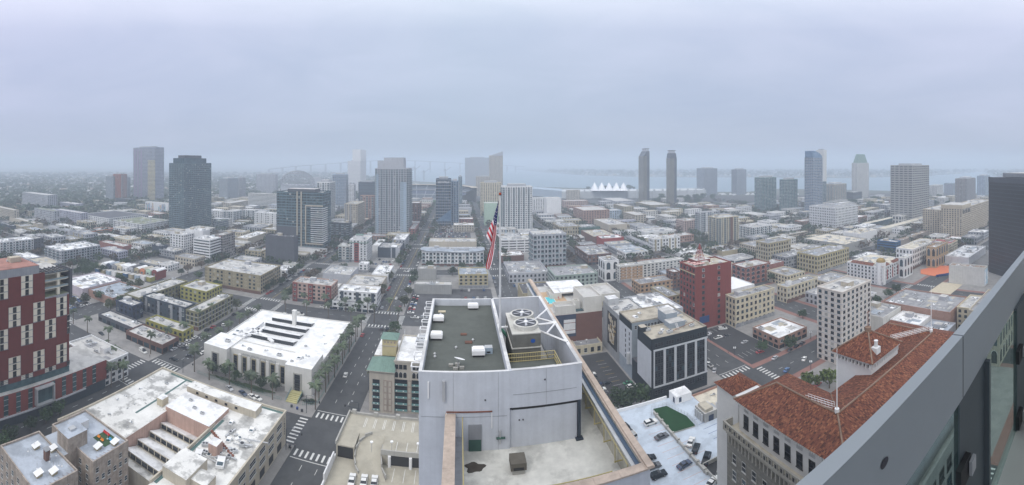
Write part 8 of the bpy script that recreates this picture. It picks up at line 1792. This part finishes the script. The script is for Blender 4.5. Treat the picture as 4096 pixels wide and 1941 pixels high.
    ('office_building', 'cream two storey street block with roof fans', 209.3, 243.2, 205.4, 215.4, 13.1, 'cream', 'rg', 'p', {'fl': 3}),
    ('hotel', 'tall cream historic tower with rows of paired dark windows', 161.7, 187.7, 121.0, 136.9, 43.2, 'hcream', 'rl', 'p', {'fl': 13}),
    ('store', 'large grey flat roofed brick hall with roof machines', 220, 250, 88, 133, 16, 'brickp', 'rg', 'n', {}),
    ('store', 'pale roofed building below the grey flat hall', 198, 219, 119.5, 140, 15, 'offw', 'rg', 'n', {}),
    ('store', 'bright white roof between the grey hall and tile roofed tower', 204, 219.5, 100, 118.5, 12, 'white', 'rw', 'n', {}),
    ('store', 'small blue grey flat roof below the bright white roof', 204, 219, 84, 99, 10, 'lgray', 'rblue', 'n', {}),
    ('store', 'cream cornered building past the brick hall beside the railing', 226, 250, 68, 86, 18, 'cream', 'rl', 'p', {}),
]
world(); camera(); bay = ground()
for row in BUILDINGS:
    row = list(row); name, label, x0, x1, y0, y1, h, wall, roof, win, o = row
    extras(building(name, label, x0, x1, y0, y1, h, wall, roof, win, **o), row)
rowhouses(); grey_block(); garage_left(); garage_right(); tile_building(); red_hotel(); library(); apartments(); post_office(); ornate_hotel(); black_white(); pool_building(); balcony()
SOLID = [(-158, -137, 38, 121), (-118, -59, 50, 136), (-118, -56, 155, 228), (-37, 30, 60, 190), (28, 112, 30, 132), (76, 106, 152, 262), (47, 94, 212, 264), (-294, -228, 236, 266), (-260, 260, 1040, 1400)]
fillers(BUILDINGS, SOLID)
trees(); cars(); furniture(); landmarks(); distance(bay)
# neighbours seen through the railing glass and over the rail
building('office_tower', 'pale tower with close rows of small windows seen under the railing', 34, 58, 19, 25.5, 77, 'cgray', 'rl', 'p', fl=26, bay=2.4, ww=.62, wh=.6, wf='d', cat='building')
building('office_building', 'beige building with tall arched windows seen through the railing glass', 195, 230, 52, 68, 31, 'beige', 'rg', 'a', fl=3, cat='building')

t = thing('office_tower', 'broad black glass office tower rising behind the balcony railing', 'building')
P_ = [(362.7, 107), (330, 62), (395, 20), (428, 66)]; m = MB(); m.prism(P_, 0, 104, MATS['gBk'], top=RF('rd')); m.build('wall', t)
for f in range(24): m = MB(); m.obox(P_[0], P_[1], .5, 6 + f * 4.1, 6.5 + f * 4.1, W('dgray')); m.build('floor_line', t)
m = MB(); m.obox(P_[0], P_[1], .6, 99, 104.6, W('dgray')); m.build('parapet', t)
m = MB(); m.prism([(368, 95), (350, 66), (392, 36), (410, 68)], 104.6, 109, W('gray'), top=RF('rl')); m.build('roof_screen', t)
